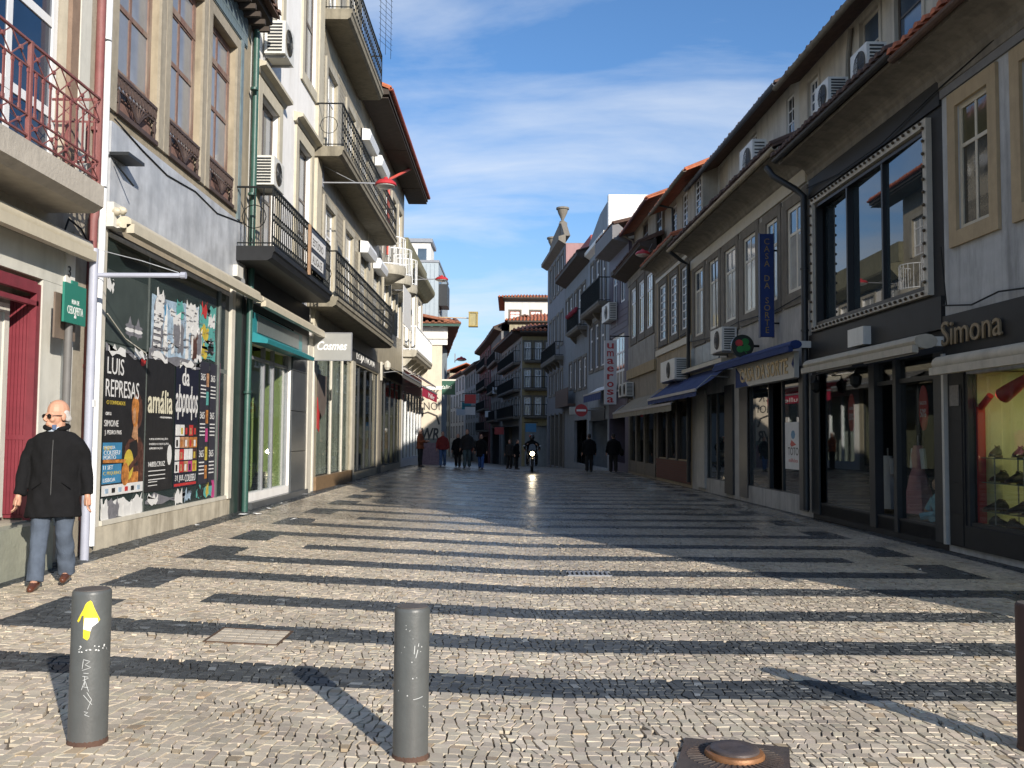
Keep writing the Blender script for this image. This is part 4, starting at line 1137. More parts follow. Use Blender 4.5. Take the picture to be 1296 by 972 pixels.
for i, o in enumerate(OP+[(24.75, 26.15, 12.71, 15.4), (27.8, 29.2, 12.71, 15.4)]):
    sh = i % 7 in (2, 3) and i < 14
    wn_ = window(b, FL, *o, wf, PPALE if i % 3 else PGREY, 2, (0, .25, .75, 1), .09, .06, -.06, surround=(L4S, .2, .05, 0), panes=not sh)
    if sh:
        m = MB()
        for k in range(16): m.sweep(FL, [(-.05, o[2]+.1+k*.14), (-.03, o[2]+.17+k*.14), (-.05, o[2]+.235+k*.14)], o[0]+.09, o[1]-.09)
        m.build('roller_shutter', ACW, wn_)
        MB().sweep(FL, [(0, o[3]-.2), (.3, o[3]-.2), (.36, o[3]), (.3, o[3]+.16), (0, o[3]+.2)], o[0]-.2, o[1]+.25).build('shutter_box', PVCW, wn_)
# tile joints: thin raised courses so the glazed tiles catch the light
m = MB()
for z in np.arange(5.05, 12.6, .15):
    for a, c in ((24.05, 24.5), (26.4, 27.55), (29.45, 30.35)):
        m.box(FL, a, c, 0, .006, z, z+.135)
m.build('tile_courses', L4M, b, kind='stuff')
MB().box(FL, 32.3, 33.25, 0, .03, 5, 12.6).build('render_panel', CREAM, b)
MB().box(FL, 35.2, 42.9, 0, .02, 8.2, 8.6).build('string_course', L4S, b)
SLAB = M('weathered_balcony_slab', (.25, .225, .17), .9, .2, 5, .35, stain=.7, stain_col=(.09, .08, .06))
balcony(b, FL, 23.35, 34.5, .72, 8.85, .25, 9.95, SLAB, IRON, .23, .105, .012, corb=False)
balcony(b, FL, 22.9, 33.8, .72, 5.0, .25, 6.12, SLAB, IRON, .23, .105, .012, corb=False)
balcony(b, FL, 24.05, 30.0, .75, 12.7, .28, 13.85, SLAB, IRON, .22, .10, .012, corb=False)
# round-fronted white balcony beyond
bb = None
for k, s in enumerate((36.0, 38.3, 40.6)):
    m = MB().lathe(FL(s+.8, .0, 7.85), [(.18, -.35), (.5, -.15), (.78, .0), (.82, .12), (.8, .35)], 16)
    bb = m.build('balcony', L4S, b, smooth=True)
    m = MB(); c = FL(s+.8, 0, 0)
    for q in range(11):
        a = -math.pi/2+math.pi*q/10
        p = (c.x+.78*math.cos(a), c.y+.78*math.sin(a))
        m.tube([(*p, 8.2), (*p, 9.3)], .018, 4)
    for z in (8.25, 9.3): m.tube([(c.x+.78*math.cos(-math.pi/2+math.pi*q/10), c.y+.78*math.sin(-math.pi/2+math.pi*q/10), z) for q in range(11)], .025, 4)
    m.build('railing', PVCW, bb)
MB().sweep(FL, [(0, 12.66), (.93, 12.72), (.93, 12.86), (0, 13.1)], 30.25, 44.5).build('eaves', WOODD, b)
m = MB()
for i in range(5): m.box(FL, 30.3+i*2.83, 33.1+i*2.83, .03+.0, .90, 12.60+.01*(i % 2), 12.63+.01*(i % 2))
each(m, 'soffit_board', WOODD, b)
gutter(b, FL, 30.25, 44.5, .98, 12.92, M('red_gutter', (.42, .09, .05), .6, .2, 6, .1), .08)
tile_roof(b, FL, 30.25, 44.5, .95, 12.95, -4.5, 15.2, TILE)
MB().sweep(FL, [(0, 16.25), (.8, 16.4), (.8, 16.55), (0, 16.8)], 23.9, 30.3).build('eaves', WOODD, b)
pipe(b, [FL(38.9, .95, 12.9), FL(38.8, .8, 12.75), FL(36.8, .12, 11.7), FL(36.75, .1, 11.4), FL(36.75, .1, 8.7)], .06, M('red_pipe', (.45, .07, .05), .5, .1, 6, .05), name='rain_pipe')
# antenna rods on the top balcony
m = MB()
for i in range(14): m.tube([FL(29.0, .75, 14.0+i*.18), FL(29.9, 1.05, 14.0+i*.18)], .007, 3)
for q in (.1, .5, .9): m.tube([FL(29+.9*q, .75+.3*q, 13.7), FL(29+.9*q, .75+.3*q, 16.6)], .008, 3)
tag(m.build('wire_trellis', IRON), 'dark wire trellis standing against the sky on the top balcony', 'trellis')
# ground floor: draped shop, dark shop
MB().box(FL, 24.0, 42.9, 0, .03, 3.95, 4.35).build('fascia', M('charcoal_fascia', (.05, .05, .05), .5, .2, 4, .1), b)
MB().box(FL, 24.1, 29.6, -.1, .06, .15, .56).build('stall_riser', M('brown_granite', (.20, .13, .07), .5, .3, 9, .05), b)
t = thing('curtain', 'pleated cream and grey curtain filling the shop window by the silver projecting sign', 'curtain', FL(26.8, -.2, .56))
m = MB(); n = 90; vs = []
for i in range(n+1):
    s = 24.32+5.06*i/n; dd = -.16+.05*math.sin(i*1.15)+.03*math.sin(i*.53)
    vs += [FL(s, dd, .58), FL(s, dd*.9-.01, 3.88)]
m.add(vs, [(2*i, 2*i+2, 2*i+3, 2*i+1) for i in range(n)])
m.build('cloth', M('cream_drape', (.58, .56, .48), .8, .35, 1.4, .05, stain=.4, stain_col=(.30, .33, .28)), t, smooth=True)
for s in (26.3, 28.0): MB().box(FL, s-.04, s+.04, -.06, .0, .56, 3.9).build('mullion', SF, b)
for a, c in ((24.3, 26.26), (26.34, 27.96), (28.04, 29.4)): MB().box(FL, a, c, -.045, -.035, .56, 3.9).build('pane', GLASS, b)
t = thing('price_board', 'grey shield shaped board hanging in the curtained shop window', 'sign', FL(24.9, -.02, 2.2))
MB().prism(FL, [(24.35, 3.2), (25.5, 3.2), (25.5, 2.5), (25.3, 2.2), (24.9, 2.1), (24.5, 2.3), (24.35, 2.6)], .0, .015).build('panel', M('board_brown', (.13, .105, .09), .6, .2, 5, .05), t)
MB().prism(FL, [(24.33, 2.6), (24.6, 2.55), (24.6, 1.7), (24.33, 1.8)], .0, .012).build('red_tab', PRD, t)
text('N', FL, 26.0, .004, 2.75, .4, TXTD, t, width=.5, height=.3, extrude=.001)
MB().box(FL, 29.4, 29.9, 0, .06, .15, 3.95).build('pier', L4S, b); MB().box(FL, 35.3, 36.0, 0, .06, .15, 3.95).build('pier', DSTONE, b)
for a, c in ((29.9, 35.3), (36.0, 42.5)):
    m = MB(); n = 4
    for i in range(n+1): s = a+(c-a)*i/n; m.box(FL, max(a, s-.05), min(c, s+.05), -.12, -.03, .45, 3.9)
    m.box(FL, a, c, -.12, -.04, .15, .5); m.build('shop_window_frame', DARKMET, b)
    for i in range(n): MB().box(FL, a+(c-a)*i/n+.05, a+(c-a)*(i+1)/n-.05, -.075, -.065, .5, 3.9).build('pane', GLASS, b)
text('LOJA NOVA', FL, 32.2, .034, 4.15, .35, TXTW, b, width=4.0, height=.3)
t = thing('mannequin', 'shop dummy in a pink top behind the dark shop window', 'mannequin', FL(31.6, -.6, .5))
m = MB().tube([FL(31.6, -.6, 1.15), FL(31.6, -.6, 1.5), FL(31.6, -.6, 1.85), FL(31.6, -.6, 2.0)], [.2, .17, .22, .08], 10); m.tube([FL(31.35, -.6, 1.85), FL(31.25, -.5, 1.4)], .06, 8); m.tube([FL(31.85, -.6, 1.85), FL(31.95, -.5, 1.4)], .06, 8)
m.build('top', PPK, t, smooth=True)
m = MB().ball(FL(31.6, -.6, 2.2), .1, .1, .13); m.tube([FL(31.5, -.6, .5), FL(31.5, -.6, 1.2)], [.07, .11], 8); m.tube([FL(31.7, -.6, .5), FL(31.7, -.6, 1.2)], [.07, .11], 8)
m.build('figure', DARKMET, t, smooth=True)
MB().box(FL, 30.2, 33.5, -1.0, -.3, .45, 1.0).build('display_plinth', M('navy', (.02, .03, .07), .6, .2, 5, 0), b)
t = open_awning(FL, 36.6, 44.2, 4.42, .75, 4.1, M('grey_canvas', (.10, .095, .09), .8, .15, 5, .15), 'dark grey awning over the shop before the red one', drop=.15)
t = thing('wall_lantern', 'cream bracket lantern on the corner between the two dark shops', 'lamp', FL(35.6, .1, 4.0))
MB().box(FL, 35.5, 35.7, .05, .12, 3.7, 4.4).build('plate', SF, t); MB().lathe(FL(35.6, .3, 4.1), [(.06, 0), (.12, .1), (.12, .25), (.03, .35)], 8).build('lamp_shade', SF, t); MB().tube([FL(35.6, .1, 4.3), FL(35.6, .3, 4.4)], .02, 5).build('arm', SF, t)
# ---------------------------------------------------------------- small white house with the red awning
L5M = M('bright_white_plaster', (.80, .78, .74), .85, .05, 3, .12, stain=.2, stain_col=(.5, .46, .4))
b = body('house', 'small white house with a mossy cornice and a red awning', FL, 48)
O5 = [(43.5, 45.2, 5.9, 8.75), (46.4, 48.0, 5.9, 8.75), (49.4, 51.2, 5.9, 8.75)]
wall(FL, 42.905, 52.5, 0, 9.6, O5+[(43.4, 52.0, .5, 3.7)], .2, zs=4.0, rec=-1.5).build('wall', L5M, b)
for o in O5: window(b, FL, *o, wf, PPALE, 2, (0, .33, .66, 1), .1, .08, -.06, surround=(L4S, .22, .05, .1))
MOSS = M('mossy_stone', (.20, .19, .12), .9, .25, 5, .4, stain=.5)
MB().sweep(FL, [(0, 9.0), (.25, 9.05), (.6, 9.4), (.65, 9.5), (.65, 9.65), (0, 9.8)], 42.9, 52.7).build('cornice', MOSS, b)
MB().box(FL, 42.95, 52.5, -.4, .2, 9.8, 10.7).build('parapet', MOSS, b)
balcony(b, FL, 43.2, 51.6, .62, 5.55, .3, 6.65, L4S, PVCW, .2, .0, .02)
m = MB(); n = 6
for i in range(n+1): s = 43.4+(52-43.4)*i/n; m.box(FL, max(43.4, s-.08), min(52, s+.08), -.1, .0, .5, 3.7)
m.box(FL, 43.4, 52, -.1, -.01, .2, .6); m.build('shop_window_frame', PVCW, b)
for i in range(n): MB().box(FL, 43.4+8.6*i/n+.08, 43.4+8.6*(i+1)/n-.08, -.06, -.05, .6, 3.7).build('pane', GLASS, b)
RC = M('red_canvas', (.36, .015, .05), .75, .12, 5, .1)
t = open_awning(FL, 44.2, 53.0, 4.25, .8, 3.98, RC, 'bright red shop awning with white lettering on its edge', drop=.42)
text('Muller', FL, 49.0, .845, 3.68, .3, TXTW, t, width=3.6, height=.24, extrude=.002)
open_awning(FL, 43.4, 53.2, 4.75, .7, 4.4, BEIGEC, 'beige sloping awning above the red one', drop=.0)
t = thing('banner', 'white cloth banner hung from the balcony of the far white windows', 'banner', FL(38.2, .75, 6.0))
MB().box(FL, 36.6, 39.4, .74, .755, 6.0, 7.5).build('cloth', PW, t)
MB().tube([FL(38, 0, 7.5), FL(38, .75, 7.5)], .02, 5).build('pole', GREYMET, t)
# ---------------------------------------------------------------- tall grey clad tower and the tiled corner house
CLAD = M('grey_cladding', (.36, .42, .46), .45, .08, 4, .05)
F6, L6 = facing(-6.4, 60, -4.75, 60)
b = thing('tower_block', 'tall narrow block clad in grey ribbed sheet behind the tiled corner roof', 'building', (-5.5, 61, 0))
wall(F6, 0, L6, 0, 12.7, [], .1, back=-9).build('wall', CLAD, b)
m = MB()
for i in range(6): m.box(F6, .06+i*.27, .1+i*.27, 0, .03, 5, 12.6)
each(m, 'cladding_rib', CLAD, b)
MB().box(F6, -.05, L6+.05, -9.05, .05, 12.7, 12.85).build('coping', GREYMET, b)
S6 = Fac(lambda s, d, z: (-4.75+d, 60+s, z), 1)
for z in (9.6, 11.0): window(b, S6, .6, 2.2, z, z+1.0, DARKMET, PDARK, 1, 1, .1, .05, .03, panes=False)
MB().box(S6, .5, 2.6, .01, .55, 10.0, 11.4).build('bay_box', DARKMET, b)
F6b, L6b = facing(-7.6, 63, -5.55, 63)
wall(F6b, 0, L6b, 12.7, 14.6, [(1.15, 1.85, 13.0, 14.25), (.3, 1.0, 13.0, 14.25)], .1, back=-3).build('penthouse_wall', L5M, b)
for a in (.3, 1.15): window(b, F6b, a, a+.7, 13.0, 14.25, wf, PBLUE, 1, (0, 1), .05, .04, -.04, panes=False)
MB().box(F6b, -.15, L6b+.15, -3.1, .15, 14.6, 14.85).build('penthouse_roof', GREYMET, b)
L7 = 2.55; F7 = Fac(lambda s, d, z: (-6.6+s+.1*d, 54.6-d, z), 1)
DTL = M('weathered_tile', (.26, .10, .055), .85, .4, 5, .4, stain=.6, stain_col=(.10, .07, .05))
L7M = M('sand_plaster', (.62, .55, .44), .85, .08, 4, .2, stain=.3)
b = thing('corner_house', 'sand coloured corner house with a spreading tiled roof and graffiti', 'building', (-5.3, 56, 0))
wall(F7, 0, L7, -1, 7.9, [], .15, back=-26).build('wall', L7M, b)
MB().sweep(F7, [(0, 6.9), (.1, 6.9), (.1, 7.15), (.22, 7.25), (.22, 7.6), (.3, 7.75), (.3, 7.9), (0, 7.9)], .6, L7+.3).build('cornice', WHITE, b)
MB().box(F7, .55, 1.0, 0, .05, -.5, 6.9).build('pilaster', WHITE, b); MB().box(F7, .6, L7, 0, .04, 4.3, 4.5).build('string_course', WHITE, b)
m = MB(); S7 = Fac(lambda s, d, z: (-4.05-.1*s+d, 54.6+s, z), 1)
m.box(F7, -.2, L7+.95, -26, .75, 7.92, 8.05); m.build('eaves', M('red_brown_eaves', (.16, .05, .035), .8, .2, 4, .15), b)
m = MB().box(F7, -.25, L7+1.0, .74, .8, 7.9, 8.12); m.build('gutter', GREENP, b)
tile_roof(b, F7, -.25, L7+1.0, .85, 8.12, -3.5, 8.85, DTL, step=.34)
tile_roof(b, S7, -.6, 26, 1.0, 8.12, -3.0, 8.95, DTL, step=.34)
m = MB()
for i in range(4): m.tube([F7(.7+.55*i, .15, 7.95), F7(.9+.55*i, .65, 7.95)], .05, 6)
each(m, 'eaves_bracket', WHITE, b)
m = MB(); rg = random.Random(12)
GX = lambda u, v: F7(1.08+u, .012, v)
text('ACK', F7, 1.75, .008, 4.05, .7, TXTD, b, 'graffiti', width=1.35, height=.55, shear=.2)
text('CNOI', F7, 1.8, .008, 3.35, .6, TXTD, b, 'graffiti', width=1.3, height=.45, shear=-.1)
text('PWR', F7, 1.75, .008, 1.75, .7, TXTD, b, 'graffiti', width=1.4, height=.7, shear=.15, bold=.02)
m.tube([GX(.1, 2.3), GX(.2, 2.85), GX(.7, 3.0), GX(1.2, 2.8), GX(1.35, 2.3)], .05, 5); m.build('graffiti', TXTD, b)
MB().box(F7, 1.02, L7, .003, .01, -.2, 1.25).build('painted_dado', M('mauve_paint', (.22, .15, .17), .8, .3, 7, .1), b)
MB().box(F7, 1.02, L7, .003, .012, 1.25, 1.5).build('painted_band', M('grey_green_paint', (.18, .2, .18), .8, .2, 6, .1), b)
# street lamps of the left side
street_lamp(FL(24.2, .05, 8.15), (-3.32, 24.3, 8.16), 'red disc lamp in front of the middle iron balcony', .27)
street_lamp(FL(43.6, .05, 8.85), (-3.3, 43.6, 8.9), 'red disc lamp against the grey tower', .3)
street_lamp((-4.0, 66, 6.9), (-3.55, 66, 7.0), 'small red disc lamp under the tiled corner eaves', .36, .25, braced=False)
t = thing('box_lantern', 'square yellowish lantern on a long arm against the sky', 'street lamp', (-4.7, 56.5, 8.6))
MB().tube([(-4.6, 56.5, 8.75), (-2.5, 56.5, 8.7)], .03, 6).build('arm', M('buff_paint', (.55, .40, .22), .6, .1, 6, .05), t)
m = MB()
for p in ((-.23, -.23), (-.23, .23), (.23, -.23), (.23, .23)): m.box(ID, -2.35+p[0]-.04, -2.35+p[0]+.04, 56.5+p[1]-.04, 56.5+p[1]+.04, 8.22, 9.05)
m.box(ID, -2.63, -2.07, 56.22, 56.78, 8.18, 8.25); m.box(ID, -2.63, -2.07, 56.22, 56.78, 9.0, 9.07); m.build('lantern_frame', M('ochre_metal', (.33, .25, .08), .6, .2, 6, .05), t)
MB().box(ID, -2.56, -2.14, 56.29, 56.71, 8.25, 9.0).build('lantern_glass', M('yellow_glass', (.36, .32, .17), .3, .15, 4, 0), t)
t = thing('projecting_sign', 'green projecting shop sign beyond the tiled corner house', 'sign', (-4.2, 62, 4.4))
X = cross(62)
MB().box(X, -4.75, -3.72, -.2, 0, 4.35, 5.25).build('panel', M('deep_green', (.02, .09, .06), .5, .1, 5, .03), t)
MB().box(X, -4.8, -3.67, -.2, .0, 5.26, 5.36).build('frame', ACW, t)
text('dalini', X, -4.3, .004, 4.85, .4, TXTW, t, width=.72, height=.26, shear=.2)
# ================================================================== RIGHT SIDE OF THE STREET
SAND = M('sandstone_surround', (.40, .31, .19), .85, .12, 5, .25, stain=.3)
def ridge(root, F, s0, s1, z, mat=DARKTILE, rows=True, d1=-4.5, dz=2.0): tile_roof(root, F, s0, s1, .72, z, d1, z+dz, mat, rows=rows)
COVE = M('grey_cove', (.22, .20, .165), .85, .25, 3, .25, stain=.8, stain_col=(.11, .10, .085))
# ---------------------------------------------------------------- shoe shop house
R1M = M('grey_white_plaster', (.43, .44, .44), .85, .14, 3, .25, stain=.65)
b = body('house', 'grey plastered house with sandstone framed windows above the shoe shop', FR, 9.5)
WO = [(12.72, 13.60, 4.66, 6.5), (10.6, 11.95, 4.66, 6.5), (8.4, 9.75, 4.66, 6.5), (6.2, 7.55, 4.66, 6.5)]
wall(FR, 5.0, 14.06, 0, 7.2, WO+[(10.4, 13.5, .42, 2.56), (5.6, 9.6, .1, 2.56)], .14, zs=2.9, rec=-2.4).build('wall', R1M, b)
for o in WO: window(b, FR, *o, CREAM, [pane_mat('pane_dim', (.05, .05, .045)), pane_mat('pane_olive', (.09, .085, .05))], 2, (0, .68, 1), .07, .055, -.02, surround=(SAND, .22, .05, .22))
MB().box(FR, 5.0, 14.06, 0, .035, 6.76, 7.0).build('frieze', M('grey_frieze', (.18, .18, .18), .8, .15, 4, .15), b)
cornice(b, FR, 4.9, 14.06, 7.05, 7.36, .68, COVE)
gutter(b, FR, 4.9, 14.06, .74, 7.38, M('rusty_gutter', (.09, .055, .04), .7, .35, 4, .2))
tile_roof(b, FR, 4.9, 14.06, .78, 7.42, -.9, 8.0, TILE, step=.22)
wall(Fac(lambda s, d, z: FR(s, d-.9, z), -1), 5.0, 15.4, 7.4, 10.1, [], .1, back=-6).build('attic_wall', M('attic_plaster', (.45, .42, .36), .85, .12, 3, .2, stain=.5), b)
tile_roof(b, FR, 4.9, 15.5, -.4, 10.1, -5, 12, DARKTILE, step=.24)
MB().box(FR, 5.0, 14.06, 0, .05, 2.86, 3.46).build('fascia', BLACKST, b)
text('Simona', FR, 13.2, .085, 3.19, .5, M('dull_bronze', (.22, .165, .095), .5, .15, 8, .05), b, 'shop_name', width=1.62, height=.36, extrude=.014)
m = MB(); m.box(FR, 13.5, 13.95, 0, .04, .1, 2.86); m.box(FR, 9.7, 10.35, 0, .04, .1, 2.86); each(m, 'pier', BLACKST, b)
for k in range(5):
    MB().box(FR, 13.55, 13.93, .041, .05, .12+.45*k, .12+.45*k+.44).build('marble_slab', BLACKST, b)
MB().box(FR, 13.6, 13.86, .052, .062, 2.12, 2.42).build('house_number_tile', M('tile_grey', (.16, .15, .14), .5, .3, 20, .05), b)
MB().box(FR, 10.4, 13.5, -.1, .05, .1, .42).build('stall_riser', BLACKST, b)
m = MB(); m.box(FR, 13.42, 13.5, -.1, .02, .42, 2.56); m.box(FR, 10.4, 10.5, -.1, .02, .42, 2.56); m.box(FR, 10.4, 13.5, -.1, .0, .42, .47)
m.build('shop_window_frame', DARKMET, b)
for a, c in ((10.5, 11.48), (11.5, 12.68), (12.7, 13.42)): MB().box(FR, a, c, -.06, -.05, .47, 2.56).build('pane', GLASS, b)
SHOWM = M('display_wall', (.62, .60, .38), .8, .1, 2.5, .05)
m = MB(); m.box(FR, 10.35, 13.55, -1.3, -1.25, .3, 2.7); m.box(FR, 13.44, 13.5, -1.25, -.12, .42, 2.6); m.box(FR, 10.35, 13.5, -1.25, -.1, .38, .44); m.box(FR, 10.35, 13.5, -1.25, -.1, 2.62, 2.7)
m.box(FR, 10.35, 10.42, -1.25, -.1, .42, 2.7)
m.build('display_box', SHOWM, b)
MB().box(FR, 13.38, 13.425, -.2, -.09, .46, 2.1).build('red_column', PRD, b)
mm = MB().tube([FR(13.38, -.15, 2.1), FR(13.2, -.18, 2.25)], .05, 8); mm.build('red_column_end', PRD, b)
t = thing('spot_lamp', 'big red lamp hanging in the shoe shop window', 'lamp', FR(12.2, -.5, 2.1))
MB().tube([FR(12.5, -.30, 2.46), FR(12.75, -.26, 2.34), FR(12.95, -.22, 2.24)], [.06, .095, .115], 12).build('lamp_shade', PRD, t, smooth=True)
MB().lathe(FR(12.96, -.218, 2.235), [(.10, 0), (.10, .01)], 12, (-.2, .8, -.6)).build('lamp_mouth', M('red_glow', (.5, .02, .03), .5, .1, 5, 0, emit=((1, .05, .05), 2.2)), t)
MB().tube([FR(12.5, -.3, 2.46), FR(12.4, -.35, 2.62)], .02, 6).build('stem', IRON, t)
lt = bpy.data.lights.new('display_lamp', 'AREA'); lt.energy = 9; lt.color = (1, .96, .5); lt.size = .5; lt.shape = 'DISK'
lo = bpy.data.objects.new('display_lamp', lt); C.objects.link(lo); lo.location = FR(12.3, -.75, 2.58); lo.rotation_euler = (0, 0, 0)
t = thing('glass_shelf_unit', 'glass shelves on metal rods in the shoe shop window', 'shelf', FR(12.2, -.55, .45))
m = MB()
for s in (13.05, 12.35, 11.7, 11.0): m.tube([FR(s, -.46, .44), FR(s, -.46, 1.42)], .012, 6); m.tube([FR(s, -.14, .44), FR(s, -.14, 1.42)], .010, 6)
each(m, 'rod', GREYMET, t)
GSH = M('shelf_glass', (.14, .17, .15), .1, .05, 4, 0)
LV = (.65, 1.05, 1.39)
for z in LV: MB().box(FR, 10.8, 13.34, -.5, -.11, z-.016, z-.004).build('shelf', GSH, t)
def shoe_mesh():
    m = MB()
    # sole, toe, quarter, heel in local coordinates, toe towards +x
    prof = [(-.13, .055, .03), (-.10, .09, .036), (-.04, .10, .035), (.03, .075, .038), (.09, .05, .043), (.135, .032, .035), (.155, .02, .015)]
    n = 10; vs = []
    for x, h, w in prof:
        for j in range(n):
            a = 2*math.pi*j/n
            vs.append((x, w*math.cos(a), h*.5+h*.5*math.sin(a)))
    k = len(prof)
    m.add(vs, [(i*n+j, i*n+(j+1) % n, (i+1)*n+(j+1) % n, (i+1)*n+j) for i in range(k-1) for j in range(n)]+[tuple(range(n)), tuple(range((k-1)*n, k*n))])
    return m
SHOE = M('black_leather', (.018, .015, .014), .35, .2, 8, .05)
me1 = shoe_mesh().mesh('shoe_upper', SHOE, True)
ms = MB().box(ID, -.13, .15, -.036, .036, -.008, .006); ms.box(ID, -.135, -.06, -.034, .034, -.02, -.008); me2 = ms.mesh('sole', M('brown_sole', (.09, .05, .03), .5, .2, 8, .05))
me3 = MB().tube([(-.09, -.018, .092), (-.05, -.02, .108), (.0, 0, .09), (-.05, .02, .108), (-.09, .018, .092)], .006, 5).mesh('laces', PBR)
shelfname = ['bottom', 'middle', 'top']
posn = ['nearest the red column', 'second from the red column', 'third from the red column', 'fourth from the red column', 'farthest from the red column']
for li, z in enumerate(LV):
    for k, s in enumerate((13.2, 12.72, 12.28, 11.8, 11.3)):
        o = thing('shoe', 'black shoe on the %s glass shelf, %s' % (shelfname[li], posn[k]), 'shoe', (0, 0, 0), 'shoes in the shop window')
        for nm, me in (('upper', me1), ('sole', me2), ('laces', me3)):
            q = bpy.data.objects.new(nm, me); C.objects.link(q); q.parent = o
        o.location = FR(s, -.24-.05*((k+li) % 2), z+.02); o.rotation_euler = (0, 0, R(-150+18*((k*3+li) % 3-1))); o.scale = (1.3, 1.3, 1.3)
for k, s in enumerate((13.1, 12.7, 12.3, 11.9, 11.5)):
    o = thing('shoe', 'dark shoe on the floor of the display, %s' % posn[k], 'shoe', (0, 0, 0), 'shoes in the shop window')
    for nm, me in (('upper', me1), ('sole', me2), ('laces', me3)):
        q = bpy.data.objects.new(nm, me); C.objects.link(q); q.parent = o
    o.location = FR(s, -.22, .465); o.rotation_euler = (0, 0, R(-60-20*(k % 3))); o.scale = (1.1, 1.1, 1.1)
cassette(FR, 5.2, 13.78, .1, .36, 2.62, 2.84, BEIGEC, 'beige rolled awning under the shoe shop name', arm=False)
MB().box(FR, 13.98, 14.05, 0, .09, .1, 2.9).build('steel_strip', M('steel_strip', (.45, .44, .40), .45, .1, 6, .05), b)
m = MB().tube([FR(14.0, .06, 3.62), FR(13.2, .06, 3.52), FR(12.5, .06, 3.6), FR(11.5, .06, 3.52), FR(9, .06, 3.6)], .013, 5); m.build('cable', IRON, b)
# ---------------------------------------------------------------- house with the great shop window upstairs
b = body('house', 'dark fronted house with a great three pane window upstairs edged with bulbs', FR, 17)
wall(FR, 14.065, 19.74, 0, 7.3, [(14.45, 19.45, 3.86, 6.56), (14.42, 19.3, .3, 2.95)], .25, zs=3.0, rec=-2.6).build('wall', M('black_slate_front', (.018, .02, .023), .6, .3, 3, .05, spec=.3), b)
wdw, cx, rz = frame_mb(FR, 14.55, 19.35, 3.95, 6.45, (0, .33, .665, 1), 1, .06, .06, .04, th=.13)
w = wdw.build('window', M('black_frame', (.01, .01, .012), .4, .1, 5, .03), b)
PMIR = pane_mat('pane_mirror', (.02, .03, .036), rough=.01, spec=1.0, wave=.004)
FRP = Fac(lambda s, d, z: (6.95-.035*16.95-d, s, z), -1)          # the glass hangs a little out of line with the wall
for i in range(3): MB().box(FRP, cx[i], cx[i+1], -.075, -.06, rz[0], rz[1]).build('pane', PMIR, w)
m = MB(); m.box(FR, 14.40, 14.52, .0, .09, 3.84, 6.6); m.box(FR, 19.38, 19.5, .0, .09, 3.84, 6.6); m.box(FR, 14.52, 19.38, 0, .088, 6.48, 6.6); m.box(FR, 14.52, 19.38, 0, .088, 3.84, 3.93)
m.build('window_trim', M('light_trim', (.50, .47, .40), .6, .1, 5, .1, stain=.3), w)
bm_ = M('dark_bulb', (.07, .05, .03), .4, .3, 5, 0)
m = MB()
for i in range(26):
    s = 14.55+4.8*i/25
    for z in (6.55, 3.885): m.ball(FR(s, .115, z), .03, n=6, m=4)
for i in range(13):
    z = 4.05+2.4*i/12
    for s in (14.46, 19.44): m.ball(FR(s, .115, z), .03, n=6, m=4)
each(m, 'bulb', bm_, w)
MB().box(FR, 14.07, 19.74, 0, .04, 6.68, 7.18).build('stone_band', BLACKST, b); MB().box(FR, 14.07, 19.74, 0, .06, 3.28, 3.78).build('stone_band', BLACKST, b)
cornice(b, FR, 14.065, 19.74, 7.22, 7.46, .68, COVE); gutter(b, FR, 14.065, 19.74, .74, 7.5, M('dark_gutter', (.03, .03, .03), .6, .3, 4, .1))
tile_roof(b, FR, 14.065, 19.74, .78, 7.54, -.9, 8.2, DARKTILE, step=.22)
FA = Fac(lambda s, d, z: FR(s, d-.9, z), -1)
AP = M('attic_cream', (.50, .46, .38), .85, .12, 3, .2, stain=.55, stain_col=(.24, .22, .19))
wall(FA, 15.4, 23.0, 7.8, 10.45, [(16.5, 17.6, 9.0, 10.15), (18.3, 19.25, 9.0, 10.25), (21.65, 22.35, 8.9, 10.15)], .12, back=-6).build('attic_wall', AP, b)
for k, o in enumerate([(16.5, 17.6, 9.0, 10.15), (18.3, 19.25, 9.0, 10.25), (21.65, 22.35, 8.9, 10.15)]):
    window(b, FA, *o, [BRN, M('cream_sash', (.45, .42, .36), .6, .1, 5, .1), wf][k], PBLUE, 1 if k < 2 else 3, (0, .5, 1) if k < 2 else 5, .07, .04, -.05, panes=k < 2, surround=(AP, .1, .03, .08))
tile_roof(b, FR, 15.4, 23.0, -.35, 10.30, -5, 12.2, DARKTILE, step=.24)
gutter(b, FR, 15.4, 23.0, -.3, 10.28, COVE)
MB().tube([FA(19.6, .06, 10.3), FA(19.75, .06, 9.8), FA(19.9, .06, 7.9)], .05, 8).build('downpipe', COVE, b)
ac_unit(FR, 18.8, 19.55, -.46, -.05, 8.37, 8.95, 'white air conditioner on the tiles beside the upper gridded attic window')
ac_unit(FR, 16.9, 17.65, -.42, -.05, 8.2, 8.87, 'white air conditioner on the tiles nearest the camera')
m = MB()
for a, c in ((14.07, 14.42), (19.3, 19.74), (16.58, 16.82), (15.72, 15.84)): m.box(FR, a, c, -.12, .03, .1, 2.95)
each(m, 'pier', DARKMET, b)
m = MB(); m.box(FR, 14.42, 19.3, -.14, .0, .1, .34); m.box(FR, 14.42, 16.6, -.1, -.02, 2.56, 2.63); m.build('shop_window_frame', DARKMET, b)
for a, c, z0, z1 in ((14.42, 15.72, .34, 2.56), (16.82, 19.3, .34, 2.95), (14.42, 15.72, 2.63, 2.95), (15.84, 16.58, 2.63, 2.95)): MB().box(FR, a, c, -.065, -.055, z0, z1).build('pane', GLASS, b)
dw = M('door_wood', (.06, .055, .045), .5, .2, 5, .05)
MB().box(FR, 15.84, 16.58, -1.2, -1.15, .3, 2.6).build('door', dw, b)
